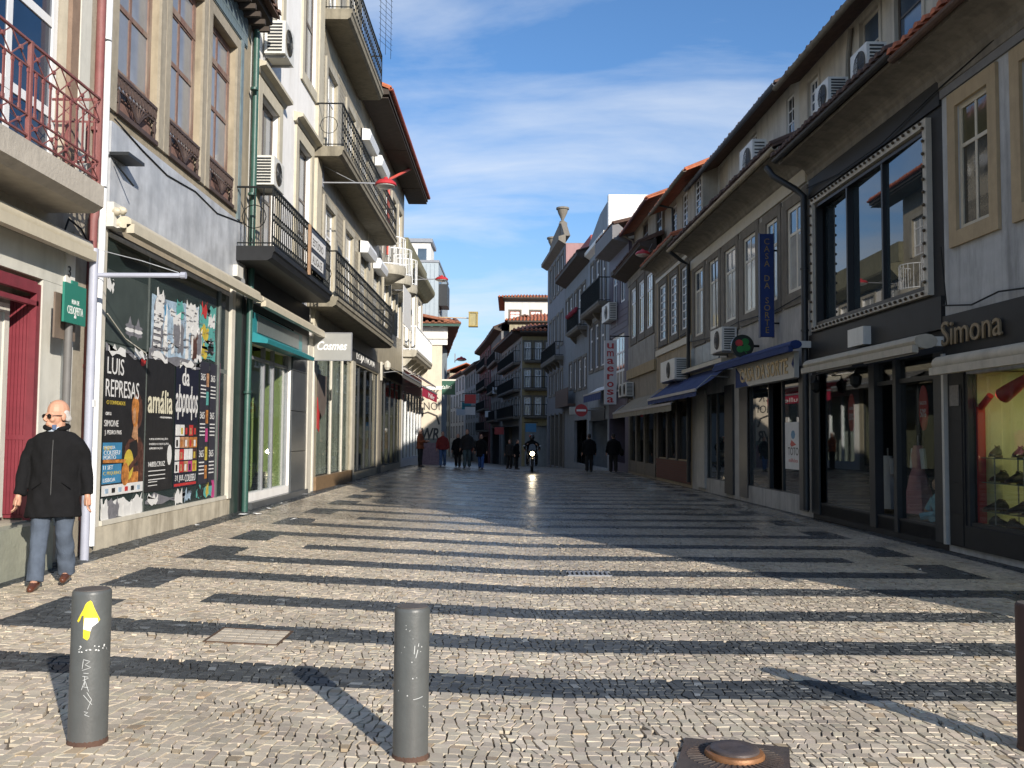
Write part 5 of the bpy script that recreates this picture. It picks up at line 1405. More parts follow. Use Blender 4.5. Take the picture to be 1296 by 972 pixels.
MB().box(FR, 14.2, 19.6, -2.6, -.1, .2, .3).build('shop_floor', M('shop_wood_floor', (.18, .14, .10), .4, .15, 4, .05), b)
cassette(FR, 14.0, 18.85, .15, .5, 2.98, 3.2, BEIGEC, 'beige rolled awning below the great bulb edged window', arm=True)
for k, (s, z, zz_) in enumerate(((15.0, 2.13, 1.72), (17.9, 2.13, 1.72))):
    t = thing('sale_sign', ['red oval sale sign in the near shop pane', 'red oval sale sign in the wide shop pane'][k], 'sign', FR(s, -.08, z-.35), 'red sale signs')
    MB().prism(FR, [(s+.15*math.cos(a), z+.36*math.sin(a)) for a in [i*math.pi/10 for i in range(20)]], -.10, -.085).build('panel', PRD, t)
    text('SALDOS', FR, s, -.083, z+.08, .08, TXTW, t, width=.22, extrude=.001); text('50%', FR, s, -.083, z-.08, .15, TXTW, t, width=.2, height=.13, extrude=.001)
DOLLSK = M('doll_skin', (.55, .30, .20), .5, .1, 6, 0)
t = thing('doll', 'baby doll in a pale blue suit sitting in the shop window', 'doll', FR(15.05, -.35, .34))
m = MB().ball(FR(15.05, -.35, .62), .13, .15, .2, 10, 7); m.tube([FR(15.15, -.3, .7), FR(15.25, -.25, .52)], .05, 7); m.tube([FR(14.95, -.3, .7), FR(14.8, -.25, .55)], .05, 7); m.tube([FR(15.1, -.3, .45), FR(15.2, -.1, .4)], .06, 7); m.tube([FR(15.0, -.3, .45), FR(14.85, -.12, .4)], .06, 7)
m.build('suit', M('pale_blue_cloth', (.25, .48, .58), .8, .1, 8, .1), t, smooth=True)
m = MB().ball(FR(15.05, -.33, .92), .1, .1, .11, 10, 7); m.ball(FR(14.78, -.23, .53), .035); m.ball(FR(15.26, -.23, .5), .035); m.build('head', DOLLSK, t, smooth=True)
m = MB().ball(FR(14.65, -.3, .42), .16, .2, .09, 9, 6); m.ball(FR(14.55, -.35, .52), .1, .12, .08, 9, 6)
tag(m.build('folded_blanket', M('white_blue_cloth', (.55, .62, .66), .9, .1, 8, .2), smooth=True), 'white and blue blanket heaped beside the baby doll', 'blanket')
def dress(s, d, z, h, mat, label, top=None):
    t = thing('dress', label, 'dress', FR(s, d, z), 'clothes in the shop window')
    m = MB(); n = 16; vs = []
    for q, (r_, zz_) in enumerate(((.30, 0), (.25, .3), (.17, .55), (.12, .68), (.15, .85), (.10, 1.0))):
        for j in range(n):
            a = 2*math.pi*j/n; rr = r_*(1+.12*math.sin(a*5+q)*(1 if q < 3 else .2))
            vs.append(FR(s+rr*math.cos(a), d+rr*.7*math.sin(a), z+zz_*h))
    m.add(vs, [(i*n+j, i*n+(j+1) % n, (i+1)*n+(j+1) % n, (i+1)*n+j) for i in range(5) for j in range(n)])
    m.build('skirt', mat, t, smooth=True)
    m = MB().tube([FR(s-.16, d, z+.95*h), FR(s-.22, d, z+.66*h)], .05, 7); m.tube([FR(s+.16, d, z+.95*h), FR(s+.22, d, z+.66*h)], .05, 7); each(m, 'sleeve', top or mat, t, smooth=True)
    MB().tube([FR(s, d, z+h), FR(s, d, z+1.15*h)], .015, 6).build('hanger', GREYMET, t)
dress(16.2, -.55, .38, 1.15, M('pink_cloth', (.48, .22, .24), .85, .12, 8, .2), 'pink child dress with a white top by the shop door', PW)
dress(17.4, -.55, .38, .95, M('pale_cloth', (.42, .42, .42), .85, .12, 8, .2), 'pale grey child dress on the wide window floor')
dress(15.55, -.9, 1.0, .8, M('green_cloth', (.10, .26, .08), .85, .2, 8, .2), 'green child dress hung behind the baby doll')
dress(14.9, -1.2, .9, .9, M('plum_cloth', (.20, .05, .06), .85, .2, 8, .2), 'dark red child dress hung under the sale sign')
for k, s in enumerate((16.95, 18.95)):
    t = thing('wall_lantern', ['black lantern over the shop door', 'black lantern at the far end of the shop window'][k], 'lamp', FR(s, .2, 2.55), 'black shop lanterns')
    MB().lathe(FR(s, .2, 2.55), [(.03, 0), (.09, .06), (.11, .2), (.03, .27), (.01, .34)], 6).build('lamp_shade', IRON, t); MB().tube([FR(s, .0, 2.9), FR(s, .2, 2.9)], .012, 5).build('arm', IRON, t)
MB().box(FR, 16.6, 17.3, .06, .2, 3.3, 3.62).build('alarm_box', ACW, b)
# downpipe between the two houses, with its swan neck from the gutter
pipe(b, [FR(20.3, .74, 7.5), FR(20.1, .66, 7.25), FR(19.95, .25, 6.95), FR(19.8, .12, 6.75), FR(19.8, .12, 6.2), FR(19.8, .12, .15)], .07, DARKMET, clips=(5.2, 3.9))
# ---------------------------------------------------------------- lottery house
R3M = M('worn_white_plaster', (.44, .43, .41), .85, .16, 3, .25, stain=.7)
R3S = M('grey_granite', (.20, .18, .15), .85, .18, 6, .3, stain=.4)
b = body('house', 'granite faced house with six tall cream windows above the lottery shop', FR, 25)
W3 = [(20.07, 21.18), (21.85, 22.75), (23.60, 24.70), (25.43, 26.6), (27.3, 28.4), (29.18, 30.34)]
OP = [(a, c, 4.86, 6.78+.02*(a-20)) for a, c in W3]
wall(FR, 19.745, 30.82, 0, 7.9, OP+[(20.5, 24.45, .42, 2.95), (26.65, 28.9, .42, 2.95)], .13, zs=3.2, rec=-2.6).build('wall', R3M, b)
CRF = M('cream_frame', (.74, .70, .60), .5, .06, 5, .1)
for o in OP: window(b, FR, *o, CRF, [PPALE, PBLUE], 2, (0, .70, 1), .085, .065, .0, surround=(R3S, .24, .045, .3))
for a, c in zip(W3, W3[1:]): MB().box(FR, a[1]+.26, c[0]-.26, 0, .03, 4.6, 6.95).build('granite_panel', R3S, b)
MB().box(FR, 19.9, 30.8, 0, .055, 7.1, 7.42).build('frieze', CREAM, b)
cornice(b, FR, 19.745, 30.82, 7.44, 7.78, .68, COVE); gutter(b, FR, 19.745, 31.0, .74, 7.8, M('cream_gutter', (.42, .37, .28), .7, .2, 3, .1, stain=.4))
tile_roof(b, FR, 19.745, 30.82, .78, 7.86, -.9, 8.6, DARKTILE, step=.22)
wall(FA, 23.0, 33.2, 8.3, 10.62, [(29.7, 30.8, 9.2, 10.55), (23.4, 24.0, 9.3, 10.35), (26.6, 27.2, 9.4, 10.4)], .1, back=-6).build('attic_wall', M('attic_white', (.52, .51, .47), .85, .1, 3, .2, stain=.45), b)
window(b, FA, 29.7, 30.8, 9.2, 10.55, AP, AP, 1, 1, .06, .04, -.03, panes=False)
for a in (23.4, 26.6): window(b, FA, a, a+.6, 9.3, 10.35, wf, PDARK, 2, 3, .05, .03, -.04, panes=False)
tile_roof(b, FR, 23.0, 33.2, -.35, 10.45, -5, 12.4, DARKTILE, step=.24); gutter(b, FR, 23.0, 33.2, -.3, 10.42, M('blue_grey_gutter', (.09, .11, .15), .6, .2, 4, .1))
ac_unit(FR, 24.1, 25.3, -.42, -.05, 8.46, 9.36, 'large old air conditioner with a dark side grille on the tiles', group='air conditioners on the facades')
ac_unit(FR, 25.3, 26.55, .05, .45, 3.98, 4.62, 'white air conditioner between the clover sign and the window panels')
m = MB().tube([FR(30.7, .74, 7.7), FR(30.75, .4, 7.45), FR(30.78, .14, 7.3), FR(30.78, .14, .2)], .06, 8); m.build('downpipe', DARKMET, b)
pn = M('blue_grey_panel', (.22, .27, .30), .4, .3, 6, .1, stain=.4)
for k in range(4): MB().box(FR, 27.3+k*1.0, 28.26+k*1.0 if k < 3 else 30.8, 0, .04, 3.95, 4.5).build('glass_panel', pn, b)
MB().box(FR, 25.9, 31.0, 0, .32, 3.72, 3.84).build('canopy_ledge', CREAM, b)
m = MB(); m.box(FR, 24.45, 25.2, -.05, .03, .1, 3.2); m.box(FR, 20.0, 20.5, -.05, .03, .1, 3.2); each(m, 'pier', M('slate_pier', (.07, .07, .07), .4, .2, 3, .05), b)
MB().box(FR, 25.75, 26.6, -.05, .06, .1, 3.1).build('pier', M('honed_black_stone', (.025, .026, .028), .55, .3, 3, .05), b); MB().box(FR, 28.95, 29.95, 0, .06, .1, 3.1).build('pier', M('white_pier', (.46, .45, .42), .7, .1, 4, .1, stain=.4), b)
m = MB(); m.box(FR, 20.5, 24.45, -.12, -.01, .1, .44)
for s in (20.5, 21.75, 22.75, 24.38): m.box(FR, s, s+.07, -.12, -.02, .44, 2.95)
for s in (26.65, 27.7, 28.83): m.box(FR, s, s+.07, -.12, -.02, .44, 2.95)
m.box(FR, 26.65, 28.9, -.12, -.01, .1, .44); m.build('shop_window_frame', DARKMET, b)
for a, c in ((20.57, 21.75), (22.82, 24.38), (26.72, 27.7), (27.77, 28.83)): MB().box(FR, a, c, -.065, -.055, .44, 2.95).build('pane', PMIR, b)
MB().box(FR, 21.82, 22.75, -.5, -.46, .44, 2.95).build('door', M('glass_door_grey', (.04, .055, .055), .15, .2, 3, 0), b)
t = thing('poster', 'white bill with a cap figure and red letters in the lottery shop window', 'poster', FR(21.2, -.04, .9))
MB().box(FR, 20.65, 21.65, -.05, -.045, .95, 2.0).build('sheet', PW, t)
text('TOTO', FR, 21.1, -.043, 1.35, .25, TXTD, t, width=.7, extrude=.001); text('milhões', FR, 21.1, -.043, 1.15, .12, PRD, t, width=.6, extrude=.001)
MB().prism(FR, [(21.1+.14*math.cos(a), 1.72+.1*math.sin(a)) for a in [i*.785 for i in range(8)]], -.044, -.042).build('printed_figure', PBL, t); MB().prism(FR, [(20.9, 1.5), (21.2, 1.6), (21.3, 1.5), (21.2, 1.45)], -.044, -.042).build('printed_figure', PRD, t)
# lottery fascia, awning roller, signs
t = thing('shop_sign', 'cream board with gold capitals and a blue corner above the lottery shop', 'sign', FR(22, .3, 2.95))
SB = M('sign_cream', (.50, .48, .42), .5, .08, 4, .05, stain=.2)
MB().box(FR, 19.95, 24.5, .2, .30, 2.92, 3.48).build('panel', SB, t)
MB().prism(FR, [(24.5, 2.925), (23.35, 2.925), (24.5, 3.46)], .301, .304).build('blue_corner', BLUE, t)
MB().prism(FR, [(20.0, 3.12), (20.12, 3.22), (20.0, 3.36), (19.96, 3.22)], .301, .304).build('blue_corner', BLUE, t)
text('CASA DA SORTE', FR, 22.2, .309, 3.2, .42, GOLD, t, width=3.7, height=.34, extrude=.004, bold=.008)
cassette(FR, 19.6, 26.0, .25, .5, 3.5, 3.68, BLUE, 'blue rolled awning over the lottery shop board', arm=False)
t = thing('projecting_sign', 'tall blue projecting sign with gold capitals reading down', 'sign', FR(21.8, .3, 3.9))
X2 = Fac(lambda s, d, z: (s, 21.8-d, z), 1)
xs_ = 5.74
MB().box(X2, xs_-.0, xs_+.30, -.14, 0, 3.98, 6.38).build('panel', BLUE, t)
m = MB(); m.box(X2, xs_-.015, xs_, -.15, .006, 3.96, 6.40); m.box(X2, xs_+.30, xs_+.315, -.15, .006, 3.96, 6.40); m.build('frame', M('navy_frame', (.015, .03, .10), .5, .1, 5, .05), t)
m = MB()
for z in (4.3, 6.0): m.tube([(xs_+.31, 21.87, z), (FR(21.87, -.01, 0).x, 21.87, z)], .022, 6)
each(m, 'bracket', IRON, t)
for i, ch in enumerate('CASA DA SORTE'):
    if ch != ' ': text(ch, X2, xs_+.15, .002, 6.2-i*.172, .19, GOLD, t, 'letter', height=.138, extrude=.003)
t = thing('projecting_sign', 'round dark sign with a four leaf clover above the lottery shop', 'sign', FR(23.4, .8, 3.6))
X3 = Fac(lambda s, d, z: (s, 23.4-d, z), 1); xc = FR(23.4, .42, 0).x
MB().prism(X3, [(xc+.28*math.cos(a), 3.92+.28*math.sin(a)) for a in [i*math.pi/14 for i in range(28)]], -.12, 0).build('disc', M('sign_black', (.012, .02, .016), .35, .1, 5, .02), t)
GRN = M('clover_green', (.02, .20, .04), .5, .1, 5, .02)
for k, a in enumerate((45, 135, 225, 315)):
    cxk, czk = xc+.11*math.cos(R(a+12)), 3.93+.11*math.sin(R(a+12))
    MB().prism(X3, [(cxk+.095*math.cos(q), czk+.085*math.sin(q)) for q in [i*math.pi/7 for i in range(14)]], .001+.001*k, .008+.001*k).build('clover_leaf', PRD if k == 1 else GRN, t)
MB().tube([X3(xc, .006, 3.9), X3(xc+.03, .006, 3.8), X3(xc+.1, .006, 3.73)], .012, 5).build('clover_stem', GRN, t)
MB().tube([(xc+.27, 23.46, 3.92), (FR(23.46, .0, 0).x, 23.46, 3.92)], .03, 6).build('bracket', IRON, t)
open_awning(FR, 26.1, 33.6, 3.66, .95, 2.98, BLUE, 'blue sloping awning beside the lottery shop', drop=.12)
# ---------------------------------------------------------------- R4: gridded white windows
R4M = M('tan_render', (.36, .29, .19), .85, .14, 3, .2, stain=.5)
b = body('house', 'tan house with three white gridded windows', FR, 34)
W4 = [(31.2, 32.32), (33.05, 34.18), (35.0, 36.25)]
wall(FR, 30.825, 37.0, 0, 8.2, [(a, c, 5.3, 7.42) for a, c in W4]+[(31.2, 36.6, .9, 2.9)], .12, zs=3.2, rec=-1.6).build('wall', R4M, b)
for a, c in W4: window(b, FR, a, c, 5.3, 7.42, wf, PDARK, 3, 7, .09, .05, .0, panes=False, surround=(DSTONE, .2, .045, .22))
MB().box(FR, 30.85, 36.98, 0, .055, 4.78, 5.0).build('string_course', CREAM, b); MB().box(FR, 30.85, 36.98, 0, .045, 7.66, 7.9).build('frieze', CREAM, b)
cornice(b, FR, 30.83, 37.0, 7.95, 8.25, .55, COVE); gutter(b, FR, 30.83, 37, .6, 8.28, COVE)
tile_roof(b, FR, 30.83, 37, .62, 8.32, -.4, 8.7, TILE, step=.24)
FB = Fac(lambda s, d, z: FR(s, d-.4, z), -1)
A4 = [(31.25, 32.2), (33.28, 34.18), (35.15, 36.1)]
wall(FB, 31.0, 37.4, 8.4, 10.66, [(a, c, 9.2, 10.45) for a, c in A4], .12, back=-6).build('attic_wall', M('attic_beige', (.40, .37, .31), .85, .12, 3, .2, stain=.4), b)
for a, c in A4: window(b, FB, a, c, 9.2, 10.45, wf, PDARK, 2, 5, .07, .04, -.05, panes=False)
tile_roof(b, FR, 31, 37.4, .15, 10.55, -5, 12.7, TILE); gutter(b, FR, 31, 37.4, .2, 10.52, COVE)
MB().tube([FB(35.8, .5, 10.5), FB(35.4, .1, 10.3), FB(35.3, .08, 8.5)], .05, 8).build('downpipe', DARKMET, b)
ac_unit(FR, 31.2, 33.6, .05, .5, 3.58, 4.28, 'air conditioner on the tan band above the beige awning')
open_awning(FR, 29.5, 42.3, 3.35, .95, 2.72, M('dull_beige_canvas', (.25, .225, .17), .85, .2, 3, .2, stain=.3, stain_col=(.38, .34, .24)), 'long dull beige awning over the dark shops', drop=.18)
BRICK = M('dull_red_brick', (.13, .055, .04), .85, .25, 8, .2)
rz0 = MB().box(FR, 31.0, 36.9, -.1, .02, .1, .86).build('stall_riser', M('brick_mortar', (.12, .10, .08), .9, .2, 10, .1), b)
for j in range(8):
    for i in range(21): MB().box(FR, 31.05+i*.278+(.13 if j % 2 else 0), 31.05+i*.278+.262+(.13 if j % 2 else 0), .021, .034, .13+j*.09, .13+j*.09+.078).build('brick', BRICK, rz0)
m = MB()
for s in (31.0, 33.0, 34.7, 36.5): m.box(FR, s, s+.3, -.1, .04, .86, 3.0)
each(m, 'pier', M('dark_wood_pier', (.035, .026, .02), .5, .2, 4, .05), b)
for a, c in ((31.3, 33.0), (33.3, 34.7), (35.0, 36.5)): MB().box(FR, a, c, -.06, -.05, .88, 2.9).build('pane', GLASS, b)
# ---------------------------------------------------------------- R5: yellow curtains
b = body('house', 'weathered house with three tall windows and yellow curtains', FR, 40)
W5 = [(37.7, 39.12), (39.7, 41.0), (41.78, 43.08)]
wall(FR, 37.005, 44.0, 0, 9.1, [(a, c, 6.1, 8.35) for a, c in W5]+[(37.4, 43.6, .6, 2.9)], .12, zs=3.2, rec=-1.6).build('wall', M('taupe_render', (.27, .24, .19), .85, .16, 3, .2, stain=.5), b)
for a, c in W5: window(b, FR, a, c, 6.1, 8.35, wf, [PYEL, PPALE], 2, (0, .72, 1), .1, .075, .0, surround=(DSTONE, .22, .045, .3))
MB().box(FR, 37.3, 43.9, 0, .03, 4.75, 5.75).build('plaster_panel', M('streaked_plaster', (.33, .32, .29), .85, .15, 3, .2, stain=.6), b)
MB().box(FR, 37.05, 44.0, 0, .1, 4.3, 4.72).build('string_course', M('ochre_band', (.36, .28, .16), .85, .15, 4, .2, stain=.3), b)
MB().box(FR, 37.05, 44.0, 0, .05, 8.6, 8.9).build('frieze', COVE, b)
MB().sweep(FR, [(0, 9.0), (.65, 9.2), (.65, 9.32), (0, 9.5)], 37.0, 44.2).build('eaves', WOODD, b)
tile_roof(b, FR, 37, 44.2, .68, 9.35, -.3, 9.8, DARKTILE)
FC = Fac(lambda s, d, z: FR(s, d-.3, z), -1)
wall(FC, 37.4, 44.2, 9.4, 11.3, [(37.6, 38.8, 9.9, 11.1), (40.6, 41.9, 10.1, 11.1)], .12, back=-6).build('attic_wall', M('attic_grey', (.30, .27, .22), .85, .15, 3, .2, stain=.4), b)
for a, c in ((37.6, 38.8), (40.6, 41.9)): window(b, FC, a, c, 10.1 if a > 40 else 9.9, 11.1, BRN, PDARK, 2, 2, .08, .06, -.05, panes=False)
tile_roof(b, FR, 37.3, 44.4, .3, 11.2, -5, 13.2, TILE); gutter(b, FR, 37.3, 44.4, .35, 11.16, M('plum_gutter', (.12, .03, .04), .6, .2, 4, .1))
MB().tube([FC(44.1, .5, 11.1), FC(43.9, .1, 10.8), FC(43.9, .08, 9.5)], .05, 8).build('downpipe', COVE, b)
m = MB()
for s in (37.1, 39.4, 41.5, 43.4): m.box(FR, s, s+.35, -.1, .04, .1, 3.0)
each(m, 'pier', DSTONE, b)
for a, c in ((37.45, 39.4), (39.75, 41.5), (41.85, 43.4)): MB().box(FR, a, c, -.06, -.05, .6, 2.9).build('pane', GLASS, b)
MB().box(FR, 37.1, 43.7, -.08, .03, .1, .6).build('stall_riser', DSTONE, b)
for k, s in enumerate((42.2, 43.4)): ac_unit(FR, s, s+1.0, .05, .4, 3.5, 4.1, ['grey air conditioner at the end of the long beige awning', 'air conditioner next to the red lettered white sign'][k])
street_lamp(FR(37.2, .05, 9.05), (5.0, 36.2, 8.72), 'red disc lamp under the eaves of the yellow curtained house', .28)
# ---------------------------------------------------------------- R6: violet house
VIO = M('violet_slate', (.075, .065, .10), .6, .15, 4, .1)
b = body('house', 'narrow dark violet slate hung house', FR2, 46.5)
wall(FR2, 44.2, 49.2, -1, 11.0, [(45.1, 46.3, 8.2, 10.15), (47.0, 48.2, 8.2, 10.15), (45.2, 48.6, 3.9, 6.7), (45, 49, .4, 2.6)], .2, zs=3, rec=-1.5).build('wall', VIO, b)
for a in (45.1, 47.0): window(b, FR2, a, a+1.2, 8.2, 10.15, wf, PBLUE, 2, (0, .6, 1), .12, .08, -.05)
window(b, FR2, 45.2, 48.6, 3.9, 6.7, wf, [PPALE, PDARK, PPALE], 4, (0, .35, .7, 1), .12, .1, -.08)
m = MB()
for z in np.arange(6.9, 8.1, .3): m.box(FR2, 44.25, 49.15, 0, .02, z, z+.27)
each(m, 'slate_course', VIO, b)
MB().sweep(FR2, [(0, 10.8), (.75, 11.0), (.75, 11.7), (.5, 11.75), (0, 11.3)], 44.3, 49.2).build('eaves', M('grey_boards', (.16, .16, .17), .7, .15, 3, .1), b)
MB().sweep(FR2, [(0, 9.0), (.7, 9.3), (.7, 9.5), (0, 9.7)], 44.0, 45.0).build('roof_end', WOODD, b)
tile_roof(b, FR2, 44.2, 49.2, .7, 11.75, -5, 13.2, DARKTILE)
ac_unit(FR2, 46.8, 48.8, .05, .45, 7.5, 8.35, 'pale air conditioner on the violet slate house')
t = thing('projecting_sign', 'tall white projecting sign with red letters reading down', 'sign', FR2(43.6, 1.1, 3.1))
X4 = Fac(lambda s, d, z: (s, 43.5-d, z), 1)
MB().box(X4, 4.25, 4.80, -.2, 0, 3.15, 6.1).build('panel', M('sign_white', (.62, .60, .62), .5, .05, 4, .03, stain=.15), t)
for i, ch in enumerate('umaerosa'): text(ch, X4, 4.52, .003, 5.84-i*.355, .45, REDP, t, 'letter', width=.31, height=.25, extrude=.004, bold=.008)
MB().tube([(4.8, 43.6, 6.3), (5.4, 43.6, 6.3)], .03, 5).build('bracket', IRON, t); MB().tube([(4.52, 43.6, 6.1), (4.52, 43.6, 6.3), (4.8, 43.6, 6.3)], .03, 5).build('hanger', IRON, t)
# ---------------------------------------------------------------- R7 with the balcony, R8, R9
GB = M('grey_blue_paint', (.25, .29, .33), .8, .1, 3, .15, stain=.35)
b = body('house', 'grey blue house with a white parapet gable and an iron balcony', FR2, 53)
O7 = [(50.2, 51.4, 9.0, 11.6), (52.2, 53.3, 9.0, 11.6), (54.0, 55.0, 9.0, 11.6), (50.4, 51.8, 5.5, 8.0), (52.3, 53.5, 5.5, 8.0), (54.2, 55.4, 5.5, 8.0)]
wall(FR2, 49.205, 56.0, -1, 12.2, O7+[(49.6, 55.6, 0, 2.6)], .2, zs=3, rec=-1.5).build('wall', GB, b)
for o in O7: window(b, FR2, *o, wf, PBLUE, 2, (0, .7, 1), .12, .1, -.06, panes=False, surround=(DSTONE, .18, .04, .2))
balcony(b, FR2, 48.8, 55.0, .62, 8.7, .25, 9.95, DSTONE, IRON, .16, .0, .018)
MB().prism(FR2, [(48.9, 12.2), (56, 12.2), (56, 13.0), (54.5, 13.4), (52, 14.0), (48.9, 14.2)], -.3, 0).build('gable', GB, b)
MB().box(FR2, 48.85, 49.2, -5, .1, 11.0, 14.3).build('parapet', WHITE, b)
MB().sweep(FR2, [(0, 12.1), (.3, 12.3), (.3, 12.5), (0, 12.5)], 49.2, 56).build('cornice', WHITE, b)
t = open_awning(FR2, 47.0, 52.5, 4.35, .8, 3.95, PW, 'white and blue shop canopy beside the red lettered sign', drop=.35, endm=BLUE)
b = body('house', 'house with a red painted dormer and a small flower balcony', FR2, 58)
O8 = [(57.0, 58.2, 8.8, 11.0), (58.8, 60.0, 8.8, 11.0), (56.6, 57.8, 4.7, 6.5), (58.6, 59.8, 4.7, 6.5), (60.6, 61.6, 8.8, 11), (60.6, 61.6, 4.7, 6.5), (62.6, 63.8, 8.8, 11), (62.6, 63.8, 4.9, 6.5), (64.4, 65.5, 8.8, 11)]
wall(FR2, 56.005, 66.0, -1, 12.0, O8+[(56.4, 61.6, 0, 2.7)], .2, zs=3, rec=-1.2).build('wall', M('dull_blue_grey', (.20, .22, .24), .8, .12, 3, .15, stain=.3), b)
for o in O8: window(b, FR2, *o, wf, PPALE, 2, (0, .7, 1), .12, .1, -.06, panes=False, surround=(DSTONE, .16, .04, .16))
balcony(b, FR2, 56.3, 61.0, .6, 8.3, .25, 9.3, DSTONE, IRON, .18, .0, .02)
MB().sweep(FR2, [(0, 12.0), (.75, 12.4), (.75, 12.6), (0, 12.9)], 55.6, 66.0).build('eaves', WOODD, b)
MB().box(FR2, 56.4, 60.6, -3, -.2, 12.7, 13.8).build('dormer', M('dormer_red', (.34, .06, .05), .7, .15, 4, .15), b)
tile_roof(b, FR2, 55.6, 66.0, .7, 12.65, -5, 14.4, DARKTILE)
m = MB()
for i in range(14): m.ball(FR2(56.6+i*.3, .62, 9.25+.1*rnd.random()), .14, n=6, m=4)
tag(m.build('flower_box', M('red_flowers', (.25, .03, .05), .9, .5, 12, .3)), 'red flowers along the rail of the small far balcony', 'flowers')
PINK = M('pink_render', (.34, .20, .20), .85, .1, 3, .15, stain=.3)
b = body('house', 'tall slate grey house with a pink side wall and stone urns on the skyline', FR2, 68)
O9 = [(s, s+1.1, z0, z1) for z0, z1 in ((12.4, 14.8), (8.4, 10.6), (4.9, 6.4)) for s in (67.2, 69.4, 71.6, 73.8)]
wall(FR2, 66.105, 76.6, -1.5, 15.3, O9+[(66.6, 75.5, -.5, 3.3)], .25, zs=3.6, rec=-1.5, back=-9).build('wall', M('slate_grey_stone', (.19, .20, .22), .8, .12, 4, .2, stain=.3), b)
MB().box(FR2, 66.0, 66.1, -9, -.03, -1, 15.25).build('side_wall', PINK, b)
for o in O9: window(b, FR2, *o, wf, PBLUE, 2, (0, .7, 1), .14, .1, -.06, panes=False, surround=(R3S, .2, .05, .2))
MB().box(FR2, 70.0, 76.6, 0, .06, 11.2, 15.3).build('granite_front', R3S, b) if False else None
MB().sweep(FR2, [(0, 15.2), (.5, 15.5), (.5, 15.75), (0, 15.9)], 66.0, 77).build('cornice', R3S, b)
MB().prism(FR2, [(66.5, 15.9), (76.5, 15.9), (75.5, 16.7), (73, 17.2), (70.0, 17.4), (68.6, 17.3)], -.4, 0).build('pediment', R3S, b)

balcony(b, FR2, 66.8, 75.8, .62, 7.4, .3, 8.4, DSTONE, IRON, .2, .0, .02)
for k, (s, z) in enumerate(((69.2, 17.3), (75.0, 16.3))):
    m = MB(); m.box(FR2, s-.3, s+.3, -.5, .05, z-.9, z+.1); m.build('pedestal', R3S, b)
    t = thing('stone_urn', ['taller stone urn on the skyline above the pink side wall', 'lower stone urn on the far end of the pediment'][k], 'urn', FR2(s, -.2, z+.1), 'stone urns on the skyline')
    MB().lathe(FR2(s, -.2, z+.1), [(.22, 0), (.24, .1), (.1, .2), (.12, .3), (.34, .75), (.40, 1.0), (.48, 1.02), (.48, 1.15), (.3, 1.2)], 14).build('bowl', R3S, t, smooth=True)
b9 = b
m = MB()
for s in (66.2, 68.5, 71, 73.5): m.box(FR2, s, s+.6, -.3, .05, -1, 3.4)
each(m, 'stone_pier', DSTONE, b)
for s in (66.8, 69.1, 71.6): MB().box(FR2, s, s+1.9, -.4, -.34, -1, 3.3).build('shutter_door', M('grey_shutter', (.10, .11, .13), .6, .15, 4, .1), b)
wb = MB().box(FR2, 61.0, 67.4, 0, .5, 3.66, 3.8); wb.build('wooden_balcony', M('brown_boards', (.10, .06, .045), .7, .2, 5, .15), b)
m = MB()
for i in range(20): m.box(FR2, 61.05+i*.32, 61.33+i*.32, .46, .5, 3.8, 4.85)
each(m, 'balcony_board', _m['brown_boards'], b)
t = thing('road_sign', 'round red no entry sign hung out over the right side walkers', 'road sign', (4.2, 50, 2.6))
X5 = Fac(lambda s, d, z: (s, 50-d, z), 1); cz = 3.05
xx = (736-648)/1200*50
MB().prism(X5, [(xx+.33*math.cos(a), cz+.33*math.sin(a)) for a in [i*math.pi/16 for i in range(32)]], -.04, 0).build('disc', REDP, t)
MB().box(X5, xx-.25, xx+.25, .001, .008, cz-.055, cz+.055).build('white_bar', TXTW, t)
MB().tube([(xx, 50.05, cz), (FR2(50, 0, 0).x, 50.05, cz+.1)], .03, 6).build('bracket', GREYMET, t)
t = thing('shop_sign', 'pale box sign beside the no entry disc', 'sign', (3.2, 55, 2.9))
MB().box(Fac(lambda s, d, z: (s, 55-d, z), 1), 3.35, 4.3, -.3, 0, 2.95, 3.4).build('panel', SB, t); MB().tube([(4.3, 55.1, 3.2), (4.6, 55.1, 3.2)], .03, 5).build('bracket', IRON, t)
MB().box(FR2, 50.2, 54.6, .02, .06, 2.55, 3.3).build('shop_fascia', DARKMET, b9)
for k, s in enumerate((50.8, 52.6)):
    pass
for pts in ([(19.7, .09, 6.9), (18, .08, 6.72), (16, .08, 6.7), (14.1, .07, 6.9), (12.5, .05, 7.02)], [(30.7, .09, 4.75), (28, .08, 4.62), (25, .08, 4.72), (22, .08, 4.6), (19.9, .08, 4.7)],
            [(36.9, .1, 5.12), (34, .08, 5.05), (31, .08, 5.15)], [(14.0, .08, 4.5), (13.9, .06, 3.6)], [(26.6, .1, 4.3), (27.3, .08, 4.7), (27.5, .08, 6.9)]):
    tag(MB().tube([FR(*p) for p in pts], .011, 5).build('cable', IRON), {6.9: 'black cable sagging along the top of the great window house', 4.75: 'black cable along the wall below the tall cream windows', 5.12: 'black cable below the gridded windows', 4.5: 'short black cable dropping beside the sandstone window', 4.3: 'black cable rising from the white air conditioner'}[pts[0][2]], 'cable')
